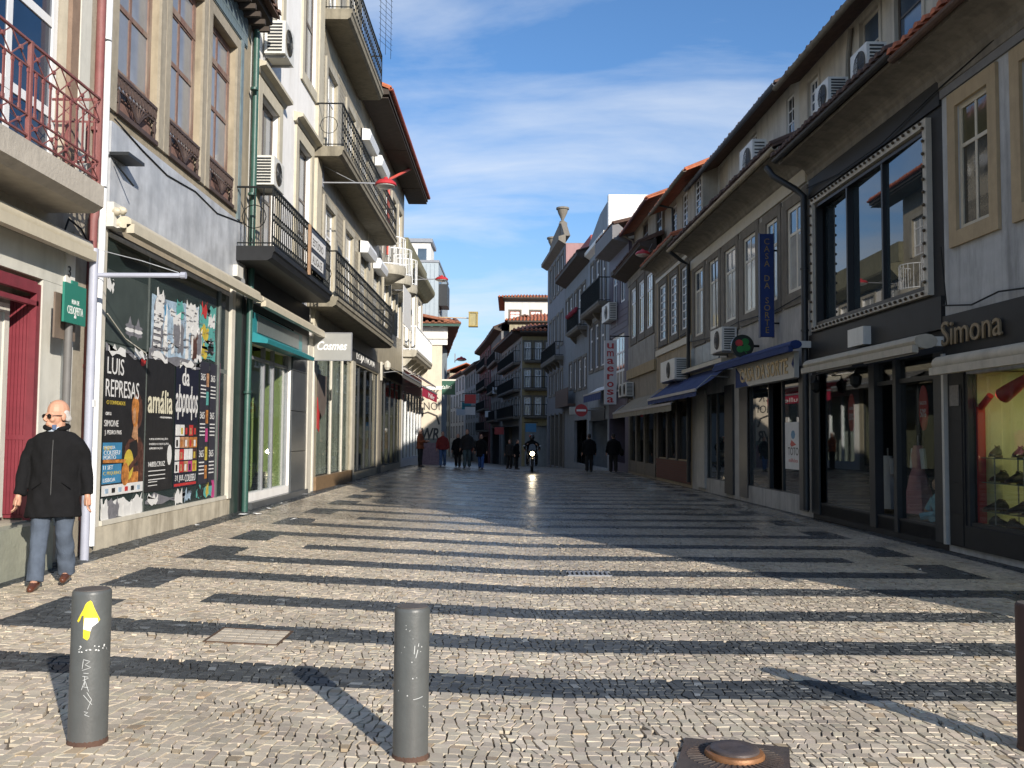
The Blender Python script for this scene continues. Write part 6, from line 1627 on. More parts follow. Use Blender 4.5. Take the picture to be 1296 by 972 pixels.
# ================================================================== FAR END, where the street bends left
def far_house(label, x0, y0, x1, y1, z1, wm, nw, floors, roofm=DARKTILE, eave=.7, fz0=2.8, dp=8, wm2=PBLUE, balc=False, wz=1.9, roof=True, frame=None, pr=.42, hip=0.):
    """a house whose front runs from (x0,y0) to (x1,y1)"""
    F, L = facing(x0, y0, x1, y1)
    b = thing('house', label, 'building', ((x0+x1)/2, (y0+y1)/2, gz((x0+x1)/2, (y0+y1)/2)))
    base = gz((x0+x1)/2, (y0+y1)/2)-1
    ops = []
    for f in range(floors):
        z = fz0+f*(z1-fz0-.2)/floors+.5
        for i in range(nw):
            c = L*(i+.5)/nw; w_ = min(.6, L/nw*.3)
            ops.append((c-w_, c+w_, z, z+min(wz, (z1-fz0)/floors-.9)))
    sh = (L*.1, L*.9, base+.9, fz0-.4)
    wall(F, 0, L, base, z1, ops+[sh], .2, zs=fz0, rec=-1., back=-dp).build('wall', wm, b)
    for o in ops: window(b, F, *o, frame or wf, wm2, 2, (0, .7, 1), .1, .08, -.06, panes=False, surround=(DSTONE, .15, .05, .15))
    if roof:
        MB().sweep(F, [(0, z1-.05), (eave, z1+.2), (eave, z1+.35), (0, z1+.6)], -.2, L+.2).build('eaves', WOODD, b)
        zr = z1+.4+(dp/2+eave)*pr
        if hip:
            a0, a1, ze = -eave, L+eave, z1+.4; q0, q1 = a0+hip, a1-hip*.3; dm = -dp/2
            m = MB(); A = [F(a0, eave, ze), F(a1, eave, ze), F(a1, -dp-eave, ze), F(a0, -dp-eave, ze), F(q0, dm, zr), F(q1, dm, zr)]
            m.add(A, [(0, 1, 5, 4), (1, 2, 5), (2, 3, 4, 5), (3, 0, 4), (0, 3, 2, 1)])
            rr = m.build('roof', roofm, b)
            n = int((a1-a0)/.36); m = MB()
            for i in range(n):
                s = a0+(i+.5)*(a1-a0)/n; f = min(1, (s-a0)/hip, (a1-s)/(hip*.3)); f = max(f, .03)
                p0, p1 = F(s, eave+.03, ze+.02), F(s, eave+(dm-eave)*f, ze+(zr-ze)*f+.02)
                m.tube([p0, p1], .11, 6)
            m.build('cover_tiles', roofm, rr)
        else:
            tile_roof(b, F, -.2, L+.2, eave, z1+.4, -dp/2, zr, roofm, step=.4)
            tile_roof(b, Fac(lambda s, d, z: F(s, -dp-d, z), 1), -.2, L+.2, eave, z1+.4, -dp/2, zr, roofm, step=.4, rows=False)
    if balc:
        for f in range(floors):
            z = fz0+f*(z1-fz0-.2)/floors+.4
            balcony(b, F, L*.08, L*.92, .6, z, .2, z+1.0, DSTONE, IRON, .2, 0, .02, corb=False)
    return b, F, L
OCH = M('ochre_render', (.30, .24, .12), .85, .12, 3, .15, stain=.4)
LGR = M('pale_grey_render', (.26, .27, .26), .85, .12, 3, .15, stain=.4)
DGR = M('dark_grey_render', (.16, .16, .16), .85, .15, 3, .15, stain=.4)
WHR = M('far_white_render', (.62, .60, .56), .85, .06, 3, .1, stain=.2)
MARO2 = M('dull_red_panel', (.30, .10, .08), .8, .15, 4, .1)
MARO = M('maroon_render', (.14, .045, .05), .85, .12, 3, .15, stain=.3)
MIX = M('stone_render', (.33, .29, .20), .85, .16, 3, .15, stain=.5)
# corner house: one face to the camera, one along the bend
bA, FAq, LA = far_house('ochre and grey corner house with wrap round iron balconies at the bend', .85, 81, 3.6, 81, 10.3, OCH, 3, 3, TILE, .9, 3.0, 9, PGREY, True, pr=.2, hip=1.6)
far_house('grey street face of the corner house with long balconies past the bend', -1.1, 98, .85, 81.05, 10.3, LGR, 6, 3, DARKTILE, .9, 3.0, 4, PGREY, True, pr=.2)
far_house('white terrace house with a red tiled hipped roof above the bend', -.3, 97, 4.6, 97, 13.2, MIX, 3, 3, TILE, .5, 4, 8, pr=.26, hip=3.4)
far_house('upper white house with red panels and a wide red tiled roof on the skyline', -.9, 108, 6.2, 108, 17.2, WHR, 3, 4, TILE, .8, 6, 11, WHITE, pr=.17, hip=2.4, wz=1.3, frame=MARO2)
far_house('dark house with small dormers and a bent gutter past the corner house', -2.5, 112, -1.15, 98.1, 12.6, DGR, 4, 3, DARKTILE, .8, 3.0, 5, PGREY, True)
far_house('maroon house with a red tiled end far down the street', -4.4, 128, -2.6, 112.1, 12.6, MARO, 4, 4, TILE, .7, 2.0, 5, PGREY, True)
far_house('pale grey house far down the street below the red tiles', -7.2, 148, -4.5, 128.2, 11.2, LGR, 5, 4, DARKTILE, .7, 1.5, 5, PGREY)
far_house('white house catching the sun far down the street', -11, 170, -7.4, 148.2, 11.5, WHR, 5, 4, TILE, .6, 1., 6)
far_house('dim stone house closing the view at the end of the street', -15, 200, -11.2, 170.2, 13, MIX, 6, 4, TILE, .6, 1., 6)
far_house('sunlit pale house across the very end of the street', -26, 205, -15, 200, 12, MIX, 6, 4, TILE, .6, 1., 8)
# left side beyond the tiled corner house
far_house('shaded brown house beyond the tiled corner roof on the left', -6.2, 82.0, -9.2, 108, 7.4, DGR, 6, 2, TILE, .5, 3, 8)
far_house('grey house on the left where the street narrows', -9.3, 108.2, -14.0, 142, 8.2, LGR, 6, 2, TILE, .5, 3, 8)
far_house('stone house on the left near the end of the street', -14.2, 142.2, -19.5, 180, 9.4, MIX, 6, 3, TILE, .5, 3, 8)
# rear wall behind the upstairs lines: hanging signs down the far street
for k, (x, y, z, mt, lb) in enumerate(((-3.3, 75, 4.6, PRD, 'small red hanging sign far down the left side'), (-1.6, 100, 6.5, PW, 'white hanging board on the dark far house'), (-2.6, 108, 4.2, PW, 'lower white hanging board far down the right side'),
                                       (-3.7, 84, 3.9, PW, 'pale hanging sign under the red one'), (-4.4, 92, 4.6, TEAL, 'teal hanging sign deep in the street'), (-1.2, 92, 2.2, PRD, 'red round sign over the far crowd'), (1.6, 79, 2.4, PBL, 'blue shop sign at the foot of the corner house'), (-5.4, 100, 4.2, PW, 'white hanging sign far along the left side'))):
    t = thing('hanging_sign', lb, 'sign', (x, y, z), 'hanging signs far down the street')
    MB().box(Fac(lambda s, d, z_: (x+s, y-d, z_), 1), -.45, .45, -.12, 0, z-.35, z+.35).build('panel', mt, t)
    MB().tube([(x-.6, y+.06, z+.42), (x+.6, y+.06, z+.42)], .03, 5).build('bracket', IRON, t)
# ================================================================== street furniture
def pz(x, y, h=0): return Vector((x, y, gz(x, y)+h))
BOLM = M('grey_bollard_paint', (.088, .094, .092), .42, .16, 9, .10, stain=.6, stain_col=(.09, .085, .08))
RUST = M('rust', (.085, .045, .03), .85, .35, 20, .3)
def bollard(x, y, h, r, label, mat, group='bollards across the street'):
    c = pz(x, y)
    t = thing('bollard', label, 'bollard', c, group)
    MB().lathe(c, [(r*1.02, -.03), (r, .03), (r, h-.018), (r*.985, h-.006), (r*.93, h)], 32).build('post', mat, t, smooth=True)
    MB().lathe(c+Vector((0, 0, h-.004)), [(r*.9, 0), (r*.88, .008), (r*.3, .010), (.001, .011)], 28).build('cap', M('bollard_cap', (.10, .085, .075), .6, .3, 14, .2, stain=.4), t, smooth=True)
    MB().lathe(c, [(r*1.06, -.03), (r*1.05, .006), (r*1.015, .018), (r*1.0, .024)], 24).build('rusty_foot', RUST, t, smooth=True)
    return t, c
def wrap(c, r, a0, pts, eps=.002):
    """flat outline pts (u right, z) wrapped on a cylinder; a0 = direction of the outline's centre"""
    out = []
    for u, z in pts:
        a = a0+u/r
        out.append((c[0]+(r+eps)*math.cos(a), c[1]+(r+eps)*math.sin(a), c[2]+z))
    return out
def wstroke(mb, c, r, a0, pts, w):
    q = []
    for (u0, z0), (u1, z1) in zip(pts, pts[1:]):
        n = max(2, int(math.hypot(u1-u0, z1-z0)/.008))
        q += [(u0+(u1-u0)*i/n, z0+(z1-z0)*i/n) for i in range(n)]
    q.append(pts[-1])
    mb.tube(wrap(c, r, a0, q, 0), w, 4)
t, c = bollard(-2.085, 4.78, .745, .092, 'left grey bollard marked with a yellow painted arrow', BOLM)
a0 = math.atan2(-4.78, 2.085)
YEL = M('yellow_paint', (.72, .58, .03), .5, .1, 10, .05)
def wpoly(name, pts, mat, eps):
    """filled outline on the bollard, sliced into columns so that it follows the curve"""
    pts = [(u_*.84-.006, .705+(z_-.715)*.84) for u_, z_ in pts]; us = [p[0] for p in pts]; lo, hi = min(us), max(us); n = 14; mb = MB()
    def cuts(u):
        zs = []
        for (u0, z0), (u1, z1) in zip(pts, pts[1:]+pts[:1]):
            if (u0 <= u < u1) or (u1 <= u < u0): zs.append(z0+(z1-z0)*(u-u0)/(u1-u0))
        return (min(zs), max(zs)) if len(zs) >= 2 else None
    for i in range(n):
        ua, ub = lo+(hi-lo)*i/n+1e-6, lo+(hi-lo)*(i+1)/n-1e-6
        A, B = cuts(ua), cuts(ub)
        if A and B: mb.quad(*wrap(c, .092, a0, [(ua, A[0]), (ub, B[0]), (ub, B[1]), (ua, A[1])], eps))
    return mb.build(name, mat, t)
wpoly('painted_arrow', [(-.075, .595), (-.035, .67), (-.025, .70), (.0, .715), (.012, .70), (.02, .67), (.055, .60), (.045, .585), (.012, .62), (-.045, .63), (-.062, .585)], YEL, .0012)
wpoly('painted_arrow', [(-.035, .63), (.012, .63), (.0, .5), (-.012, .485), (-.035, .5)], YEL, .0014)
wpoly('paper_scrap', [(-.035, .55), (-.03, .615), (.04, .61), (.045, .585), (.01, .56), (.01, .535)], TXTW, .002)
mb = MB()
for i in range(22):
    u, z = rnd.uniform(-.06, .09), .465+rnd.uniform(-.012, .02); s = rnd.uniform(.002, .006)
    mb.quad(*wrap(c, .092, a0, [(u, z), (u+s*1.6, z), (u+s, z+s), (u, z+s*.8)], .0014))
mb.build('paint_flecks', TXTW, t)
mb = MB(); CH = M('chalk', (.50, .51, .50), .9, .2, 30, .1)
for st in ([(-.035, .375), (-.03, .42), (.0, .41), (-.022, .395), (.005, .38), (-.035, .368)], [(-.028, .355), (-.005, .352)], [(-.032, .34), (-.006, .335)], [(-.03, .32), (-.005, .33)], [(-.022, .34), (-.022, .295)],
           [(-.035, .275), (-.02, .32), (-.002, .265)], [(-.03, .29), (-.005, .285)], [(-.025, .25), (.015, .2)], [(-.01, .262), (.012, .225), (-.005, .18)], [(-.02, .17), (-.002, .165), (-.018, .155), (.004, .145)]):
    wstroke(mb, c, .0925, a0, st, .0014)
mb.build('scratched_lettering', CH, t)
t, c = bollard(-.49, 4.80, .735, .088, 'middle grey bollard with a scuffed plain post', BOLM)
a0 = math.atan2(-4.8, .49); mb = MB()
for st in ([(.015, .56), (.012, .52)], [(.03, .54), (.02, .50)], [(.035, .57), (.032, .555)]): wstroke(mb, c, .0885, a0, st, .0025)
wstroke(mb, c, .0885, a0, [(.01, .30), (.04, .305), (.06, .31)], .0018)
for i in range(16):
    u, z = rnd.uniform(-.07, .08), rnd.uniform(.25, .68); s = rnd.uniform(.002, .005)
    mb.quad(*wrap(c, .088, a0, [(u, z), (u+s*1.4, z), (u+s, z+s*1.5), (u, z+s)], .0014))
mb.build('paint_scuffs', CH, t)
bollard(2.775, 5.08, .76, .092, 'dark red brown bollard at the right edge of the view', M('red_brown_bollard', (.045, .02, .02), .55, .2, 9, .1, stain=.3))
# cast iron bollard socket with its grooved square plate
c0 = pz(1.15, 4.93)
t = thing('bollard_socket', 'rusty round bollard socket on a grooved iron plate set in the paving', 'bollard socket', c0)
ca, sa = math.cos(R(-16)), math.sin(R(-16))
PR = lambda s, d, z: Vector((c0.x+s*ca-d*sa, c0.y+s*sa+d*ca, c0.z+z))
IRN = M('cast_iron_plate', (.075, .06, .052), .6, .3, 14, .3, stain=.35, stain_col=(.13, .06, .035))
MB().box(PR, -.27, .27, -.30, .22, -.02, .008).build('plate', IRN, t)
mb = MB()
for i in range(40):
    a = 2*math.pi*i/40
    mb.tube([PR(.155*math.cos(a), .155*math.sin(a), .009), PR(.24*math.cos(a), .21*math.sin(a)-.02, .009)], .0045, 4)
mb.build('grooves', IRN, t)
MB().lathe(c0, [(.150, .0), (.152, .018), (.145, .030), (.128, .035), (.125, .035)], 32).build('ring', M('orange_rust', (.26, .12, .05), .5, .3, 14, .15, metal=.3), t, smooth=True)
MB().lathe(c0, [(.126, .030), (.124, .046), (.112, .053), (.07, .048), (.0, .046)], 32).build('lid', M('dark_lid', (.10, .08, .075), .45, .3, 12, .15, metal=.3), t, smooth=True)
# paved-in manhole on the left
c1 = pz(-1.97, 7.27)
t = thing('manhole_cover', 'rusty framed manhole cover filled with cobbles', 'manhole cover', c1)
PM = lambda s, d, z: Vector((c1.x+s, c1.y+d, gz(c1.x+s, c1.y)+z))
mb = MB()
for a, b_, e, f in ((-.275, .275, -.25, -.235), (-.275, .275, .235, .25), (-.275, -.26, -.235, .235), (.26, .275, -.235, .235)): mb.box(PM, a, b_, e, f, -.02, .008)
mb.build('frame', M('dark_rust', (.09, .055, .035), .8, .3, 20, .3), t)
for i in range(6):
    for j in range(5):
        x0, y0 = -.255+i*.086, -.228+j*.092
        MB().box(PM, x0, x0+.078, y0, y0+.083, -.02, .005+.003*rnd.random()).build('paver', M('cover_paver', (.50, .44, .35), .7, .25, 12, .2), t)
# drain
c2 = pz(.93, 11.36)
t = thing('drain_grate', 'small iron drain grate lying in a black band', 'drain', c2)
PG = lambda s, d, z: Vector((c2.x+s, c2.y+d, c2.z+z))
MB().box(PG, -.25, .25, -.14, .14, -.02, .004).build('pit', DARKIN, t)
mb = MB()
for i in range(9): mb.box(PG, -.24+i*.055, -.215+i*.055, -.14, .14, .006, .014)
mb.box(PG, -.26, .26, -.17, -.14, -.01, .013); mb.box(PG, -.26, .26, .14, .17, -.01, .013)
mb.build('bars', GREYMET, t)
# litter by the left wall
for k, (x, y, s_) in enumerate(((-4.72, 16.7, .16), (-4.62, 18.2, .10), (-4.55, 16.95, .12), (-4.7, 19.5, .05), (-3.72, 16.35, .07), (-4.8, 14.6, .05), (-4.86, 22.4, .13), (5.1, 11.9, .03))):
    q = pz(x, y, .006); mb = MB(); r_ = random.Random(k)
    vs = [(q.x+s_*r_.uniform(-1, 1)*.8, q.y+s_*r_.uniform(-1, 1)*1.6, q.z+r_.uniform(0, .03)) for _ in range(5)]
    vs.sort(key=lambda p: math.atan2(p[1]-q.y, p[0]-q.x)); vs.append((q.x, q.y, q.z+.025))
    mb.add(vs, [(0, 1, 5), (1, 2, 5), (2, 3, 5), (3, 4, 5), (4, 0, 5)])
    tag(mb.build('paper_scrap', TXTW), ['largest scrap of white paper lying below the poster window', 'scrap of white paper in front of the green downpipe', 'white paper scrap beside the largest scrap', 'tiny white scrap on the dark band by the teal shop', 'white wrapper lying on a black paving block', 'tiny scrap of paper on the dark band below the posters', 'white paper scrap on the slate threshold by the curtained shop', 'tiny white speck on the dark band by the shoe shop'][k], 'litter', 'paper scraps on the paving')

# ================================================================== people
SKIN = M('skin', (.50, .27, .18), .55, .06, 10, .05)
def cloth(name, col, rough=.95): return M(name, col, rough, .2, 12, .3, bscale=90, spec=.15)
def ringloft(mb, rings, n=18):
    """rings [(x,y,z,rx,ry)] stacked"""
    vs = []
    for x, y, z, rx, ry in rings:
        for j in range(n):
            a = 2*math.pi*j/n; vs.append((x+rx*math.cos(a), y+ry*math.sin(a), z))
    k = len(rings)
    mb.add(vs, [(i*n+j, i*n+(j+1) % n, (i+1)*n+(j+1) % n, (i+1)*n+j) for i in range(k-1) for j in range(n)]+[tuple(range(n)), tuple(range((k-1)*n, k*n))])
def head_vol(mb, yaw, z0=1.52, s=1.0, lean=0):
    rot = Matrix.Rotation(yaw, 3, 'Z')
    def T(x, y, z): 
        v = rot @ Vector((x*s, y*s, 0)); return Vector((v.x, v.y+lean, z0+z*s))
    def B(x, y, z, a, b_, c_): mb.ball(T(x, y, z), a*s, b_*s, c_*s, 14, 10, rot)
    B(0, .012, .135, .074, .094, .098)          # cranium
    B(0, -.02, .075, .060, .070, .075)          # face
    B(0, -.045, .022, .040, .040, .035)         # chin
    B(0, -.075, .108, .046, .020, .014)         # brow
    B(.036, -.062, .066, .024, .022, .024); B(-.036, -.062, .066, .024, .022, .024)   # cheeks
    mb.tube([T(0, -.088, .102), T(0, -.104, .075), T(0, -.110, .060)], [.011*s, .014*s, .016*s], 8)
    B(0, -.098, .056, .020, .014, .010)
    B(0, -.083, .033, .026, .012, .007); B(0, -.081, .022, .022, .013, .008)          # lips
    for e in (-1, 1): B(.078*e, .012, .088, .010, .022, .034)                          # ears
    mb.tube([(0, lean*.6+.01, z0-.06), T(0, .012, .05)], [.062*s, .058*s], 12)
    return T, rot
def hand_vol(mb, w, d, side, curl=.5, s=1.0):
    """hand hanging from wrist w along direction d; side = outward x"""
    d = Vector(d).normalized(); fwd = Vector((0, -1, 0)); fwd = (fwd-d*fwd.dot(d)).normalized(); out = d.cross(fwd).normalized()
    w = Vector(w)
    mb.tube([w-d*.06, w, w+d*.04*s, w+d*.088*s], [.028*s, .027*s, .036*s, .034*s], 10)
    mb.tube([w+d*.02*s+fwd*.012, w+d*.085*s+fwd*.018*s], [.024*s, .022*s], 8); mb.tube([w+d*.02*s-fwd*.012, w+d*.085*s-fwd*.018*s], [.024*s, .022*s], 8)
    for k in range(4):
        f0 = w+d*.085*s+fwd*(.030-.020*k)*s; L = (.066, .075, .070, .055)[k]*s
        inn = out*(-side)
        f1 = f0+d*L*.5+inn*L*.15*curl; f2 = f1+d*L*.32+inn*L*.38*curl; f3 = f2+d*L*.15+inn*L*.4*curl
        mb.tube([f0-d*.01, f1, f2, f3], [.0098*s, .0092*s, .0084*s, .0066*s], 7)
    t0 = w+d*.03*s+fwd*.034*s
    mb.tube([w+d*.02*s+fwd*.02*s, t0+fwd*.014*s+d*.02*s, t0+fwd*.016*s+d*.052*s, t0+fwd*.010*s+d*.07*s], [.014*s, .0115*s, .0100*s, .008*s], 7)
def wrinkle(me, amp, f, seed, zf=.8):
    n = len(me.vertices); co = np.zeros(n*3); me.vertices.foreach_get('co', co); co = co.reshape(-1, 3)
    no = np.zeros(n*3); me.vertices.foreach_get('normal', no); no = no.reshape(-1, 3)
    r = np.random.RandomState(seed); h = 0
    for k in range(7):
        v = r.normal(0, 1, 3)*np.array([1.1, 1.1, zf])*f*(1+k*.45); h = h+np.sin(co @ v+r.uniform(0, 6.3))/(1+k*.35)
    co += no*(h*amp/2.5)[:, None]
    me.vertices.foreach_set('co', co.ravel()); me.update()
def person(label, loc, rz, h=1.74, yaw=0., legs=((.0, .0), (.0, .0)), arms=None, coat_to=.86, coat=None, trous=None, shoe=None, hair=None, vox=.018, width=1., group='people walking in the street', bald=False, seat=False, skin=True, lean=0., hs=1.):
    """legs: (forward of knee, forward of foot) per side; arms: elbow/wrist offsets per side; forward is -y"""
    k = h/(1.52+.233*hs)
    t = thing('person', label, 'person', loc, group)
    hx = .095
    A = arms or (((-.27, .02, 1.14), (-.30, -.06, .88)), ((.27, .02, 1.14), (.30, -.06, .88)))
    hip, kn, an = [], [], []
    for e, (kf, af) in zip((-1, 1), legs):
        hip.append(Vector((hx*e, 0, .92)))
        if seat: kn.append(Vector((.2*e, -.38, .78))); an.append(Vector((.2*e, -.2, .38)))
        else:
            kn.append(Vector((hx*e*1.05, -kf, .50))); an.append(Vector((hx*e*1.1, -af, .09+max(0, -af)*.22)))
    mb = MB()
    T, rot = head_vol(mb, yaw, s=hs, lean=lean)
    ringloft(mb, [(0, 0, .86, .15, .10), (0, 0, .98, .155, .105), (0, 0, 1.15, .14, .095), (0, 0, 1.33, .16, .10), (0, lean*.6, 1.41, .13, .075), (0, lean*.8, 1.49, .07, .06)], 14)
    for i in (0, 1):
        mb.tube([hip[i], kn[i], an[i]], [.078, .052, .036], 10)
        mb.tube([an[i], an[i]+Vector((0, -.12, -.05))], [.036, .03], 8)
        sh = Vector((.145*(-1, 1)[i], lean*.5, 1.37)); el, wr = Vector(A[i][0]), Vector(A[i][1])
        mb.tube([sh, el, wr], [.042, .036, .028], 10)
        hand_vol(mb, wr, wr-el, (-1, 1)[i], .5)
    me = remesh(mb, min(vox, .012) if vox > .01 else .0055, 2); me.transform(Matrix.Scale(k, 4)); me.materials.append(SKIN)
    o = link('body', me, t, loc)
    # coat
    mb = MB(); W = width
    bot = coat_to
    rings = [(0, lean*.8+.005, 1.525, .078, .078), (0, lean*.7, 1.49, .10*W, .085), (0, lean*.6, 1.45, .17*W, .10), (0, lean*.5, 1.40, .215*W, .122), (0, lean*.3, 1.25, .222*W, .138), (0, 0, 1.08, .215*W, .142), (0, 0, .95, .222*W, .148)]
    if bot < .94: rings += [(0, -.01, (.95+bot)/2, .235*W, .165), (0, -.012, bot, .248*W, .185)]
    ringloft(mb, rings, 22)
    for i in (0, 1):
        sh = Vector((.205*W*(-1, 1)[i], lean*.5, 1.395)); el, wr = Vector(A[i][0]), Vector(A[i][1])
        mb.tube([sh+Vector((-.05*(-1, 1)[i], 0, .0)), sh+Vector((-.012*(-1, 1)[i], 0, -.03)), sh.lerp(el, .5)+Vector((0, .01, 0)), el, el.lerp(wr, .55), wr+(el-wr)*.06], [.055, .068, .066, .062, .060, .056], 12)
    me = remesh(mb, vox*.7 if vox > .01 else .011, 3); wrinkle(me, .012 if vox < .012 else .009, 13, 3+len(label), 1.0); me.transform(Matrix.Scale(k, 4)); me.materials.append(coat)
    co = link('coat', me, t, loc)
    # trousers
    mb = MB()
    ringloft(mb, [(0, 0, .84, .155, .112), (0, 0, .98, .16, .11)], 16)
    for i in (0, 1):
        mb.tube([hip[i]+Vector((0, 0, .0)), hip[i].lerp(kn[i], .5), kn[i], kn[i].lerp(an[i], .5), an[i]+Vector((0, -.01, -.02))], [.105*W**.5, .098*W**.5, .082*W**.5, .078*W**.5, .078*W**.5], 14)
    me = remesh(mb, vox*.7 if vox > .01 else .010, 3); wrinkle(me, .010, 11, 5+len(label), .75); me.transform(Matrix.Scale(k, 4)); me.materials.append(trous)
    link('trousers', me, t, loc)
    for i in (0, 1):
        mb = MB(); a = an[i]
        mb.tube([a+Vector((0, .06, -.045)), a+Vector((0, .0, -.04)), a+Vector((0, -.1, -.052)), a+Vector((0, -.18, -.062)), a+Vector((0, -.21, -.068))], [.038, .046, .043, .034, .018], 10)
        mb.tube([a+Vector((0, .02, .02)), a+Vector((0, .0, -.04))], [.042, .045], 10)
        me = remesh(mb, .012, 2); me.transform(Matrix.Scale(k, 4)); me.materials.append(shoe); link('shoe', me, t, loc)
    mb = MB()
    if hair is not None:
        if bald:
            for e in (-1, 1):
                for z, y_, a_ in ((.10, .045, .03), (.075, .06, .028), (.125, .04, .022), (.10, .02, .018)): mb.ball(T(.066*e, y_, z), .016*hs, .034*hs, a_*hs, 8, 6, rot)
            mb.ball(T(0, .088, .085), .058*hs, .024*hs, .04*hs, 10, 7, rot)
        else:
            mb.ball(T(0, .028, .150), .082, .095, .092, 12, 9, rot); mb.ball(T(0, .06, .10), .074, .06, .08, 10, 8, rot)
        me = remesh(mb, .008 if vox < .012 else .014, 2); me.transform(Matrix.Scale(k, 4)); me.materials.append(hair); link('hair', me, t, loc)
    t.rotation_euler = (0, 0, rz)
    return t, T, rot, k
BLK = cloth('black_wool', (.010, .010, .011))
NAVY = cloth('navy_cloth', (.025, .035, .06)); JEAN = cloth('blue_denim', (.09, .14, .24)); GRT = cloth('slate_trousers', (.085, .105, .14))
GREYH = M('grey_hair', (.42, .40, .38), .8, .2, 30, .2); DKH = M('dark_hair', (.03, .022, .018), .7, .2, 30, .2)
BRSH = M('brown_shoe', (.10, .035, .02), .3, .2, 10, .05); BKSH = M('black_shoe', (.015, .015, .015), .35, .2, 10, .05)
loc = pz(-4.29, 8.95)
t, T, rot, k = person('elderly man in a long black coat and sunglasses walking past the doorway', loc, R(14), 1.745, R(-46), ((.08, .18), (.0, -.15)),
                      (((-.275, .02, 1.13), (-.305, -.045, .86)), ((.275, .03, 1.13), (.30, -.02, .855))), .665, BLK, GRT, BRSH, GREYH, vox=.009, width=1.0, hs=1.16, group='people in the street', bald=True)
def add(name, mb, mat, smooth=True, vox=None):
    if vox:
        me = remesh(mb, vox, 2)
    else: me = mb.mesh(name, mat, smooth)
    me.transform(Matrix.Scale(k, 4))
    if vox: me.materials.append(mat)
    o = bpy.data.objects.new(name, me); C.objects.link(o); o.parent = t; return o
# sunglasses, turned up collar, shirt and tie, zip
m = MB()
LENS = M('dark_lens', (.01, .006, .005), .08, .1, 5, 0)
for e in (-1, 1):
    m.ball(T(.035*e, -.092, .092), .034, .012, .024, 12, 7, rot)
add('sunglasses', m, LENS)
m = MB(); m.tube([T(-.012, -.098, .098), T(.012, -.098, .098)], .004, 6)
for e in (-1, 1): m.tube([T(.060*e, -.080, .100), T(.080*e, -.01, .100), T(.080*e, .02, .095)], .0035, 5)
add('glasses_frame', m, M('brown_frame', (.06, .025, .02), .3, .1, 5, 0))
m = MB()
for q in range(13):
    a = math.pi*(-.42+1.84*q/12)
    pass
pts = [(.098*math.cos(a)*1.05, .095*math.sin(a)+.01, 1.52+.035*math.sin(a)*.6+.006) for a in [math.pi*(-.40+1.80*q/16) for q in range(17)]]
m.tube(pts, [.016]+[.024]*15+[.016], 8); add('collar', m, BLK, vox=.009)
m = MB(); m.tube([T(0, -.01, -.035), T(0, -.03, .0)], [.070, .064], 12); add('shirt_collar', m, M('pale_shirt', (.45, .52, .62), .8, .06, 10, .1))
m = MB(); m.prism(lambda s, d, z: Vector((s, -.092-d, z)), [(-.02, 1.545), (.02, 1.545), (.014, 1.50), (-.014, 1.50)], 0, .012); add('tie', m, M('blue_tie', (.06, .10, .20), .7, .2, 30, .1), False)
m = MB(); m.tube([(0, -.128, 1.40), (0, -.146, 1.25), (0, -.150, 1.1), (0, -.156, .95), (0, -.162, .8), (.005, -.167, .68)], .004, 5); add('zip', m, M('zip_grey', (.07, .07, .07), .5, .1, 5, 0))
m = MB()
for e in (-1, 1):
    m.tube([(.09*e, -.145, 1.0), (.17*e, -.132, .94)], .006, 5)
add('pocket_flap', m, BLK)
# pedestrians in the distance
ORJ = cloth('rust_jacket', (.24, .075, .035)); RDT = cloth('red_jumper', (.22, .035, .03)); GRNJ = cloth('green_jeans', (.09, .12, .12)); DRK = cloth('dark_cloth', (.03, .028, .027))
BUSY = 'people walking in the street'
person('person in a rust jacket standing reading at the shop door under the red awning', pz(-4.25, 44.2), R(75), 1.78, R(10), ((.02, .02), (.0, -.02)), (((-.26, -.08, 1.15), (-.16, -.32, 1.18)), ((.26, -.08, 1.15), (.14, -.32, 1.18))), .84, ORJ, DRK, BKSH, GREYH)
person('walker in an open dark jacket over a red jumper and blue jeans', pz(-3.35, 46.3), R(8), 1.72, 0, ((.10, .12), (.0, -.14)), None, .85, RDT, JEAN, BKSH, DKH)
person('walker in a long black coat beside the tallest walker', pz(-2.62, 46.6), R(-5), 1.66, R(15), ((.0, -.12), (.12, .14)), None, .66, BLK, DRK, BKSH, GREYH)
person('tallest walker in a dark jacket and green grey jeans', pz(-2.15, 46.0), R(0), 1.88, R(-10), ((.12, .14), (.02, -.12)), None, .84, DRK, GRNJ, BKSH, DKH)
person('walker in a black coat and bright blue jeans on the right of the group', pz(-1.45, 45.6), R(-12), 1.66, R(5), ((.0, -.13), (.12, .14)), None, .62, BLK, cloth('bright_denim', (.06, .12, .30)), BKSH, DKH)
person('broad shouldered walker in black seen from behind near the no entry sign', pz(3.62, 44.3), R(184), 1.80, 0, ((.08, .08), (.0, -.10)), None, .80, BLK, DRK, BKSH, DKH, width=1.15)
tp, *_ = person('walker in black carrying a bag close under the beige awning', pz(4.72, 44.0), R(178), 1.82, 0, ((.02, -.10), (.10, .10)), None, .80, BLK, DRK, BKSH, DKH, width=1.05)
c = pz(5.1, 44.0, .95)
t = thing('shoulder_bag', 'black shoulder bag at the side of the walker under the awning', 'bag', c)
m = MB().ball(c+Vector((0, 0, 0)), .12, .2, .17, 10, 7); m.build('bag_body', BLK, t, smooth=True)
m = MB().tube([c+Vector((0, .15, .1)), c+Vector((-.1, .05, .5)), c+Vector((-.1, -.05, .5)), c+Vector((0, -.15, .1))], .015, 6); m.build('strap', BLK, t)
person('dark stooping figure behind the motorcycle', pz(.25, 52), R(60), 1.62, 0, ((.02, .05), (.0, .0)), None, .7, BLK, DRK, BKSH, DKH, lean=-.1)
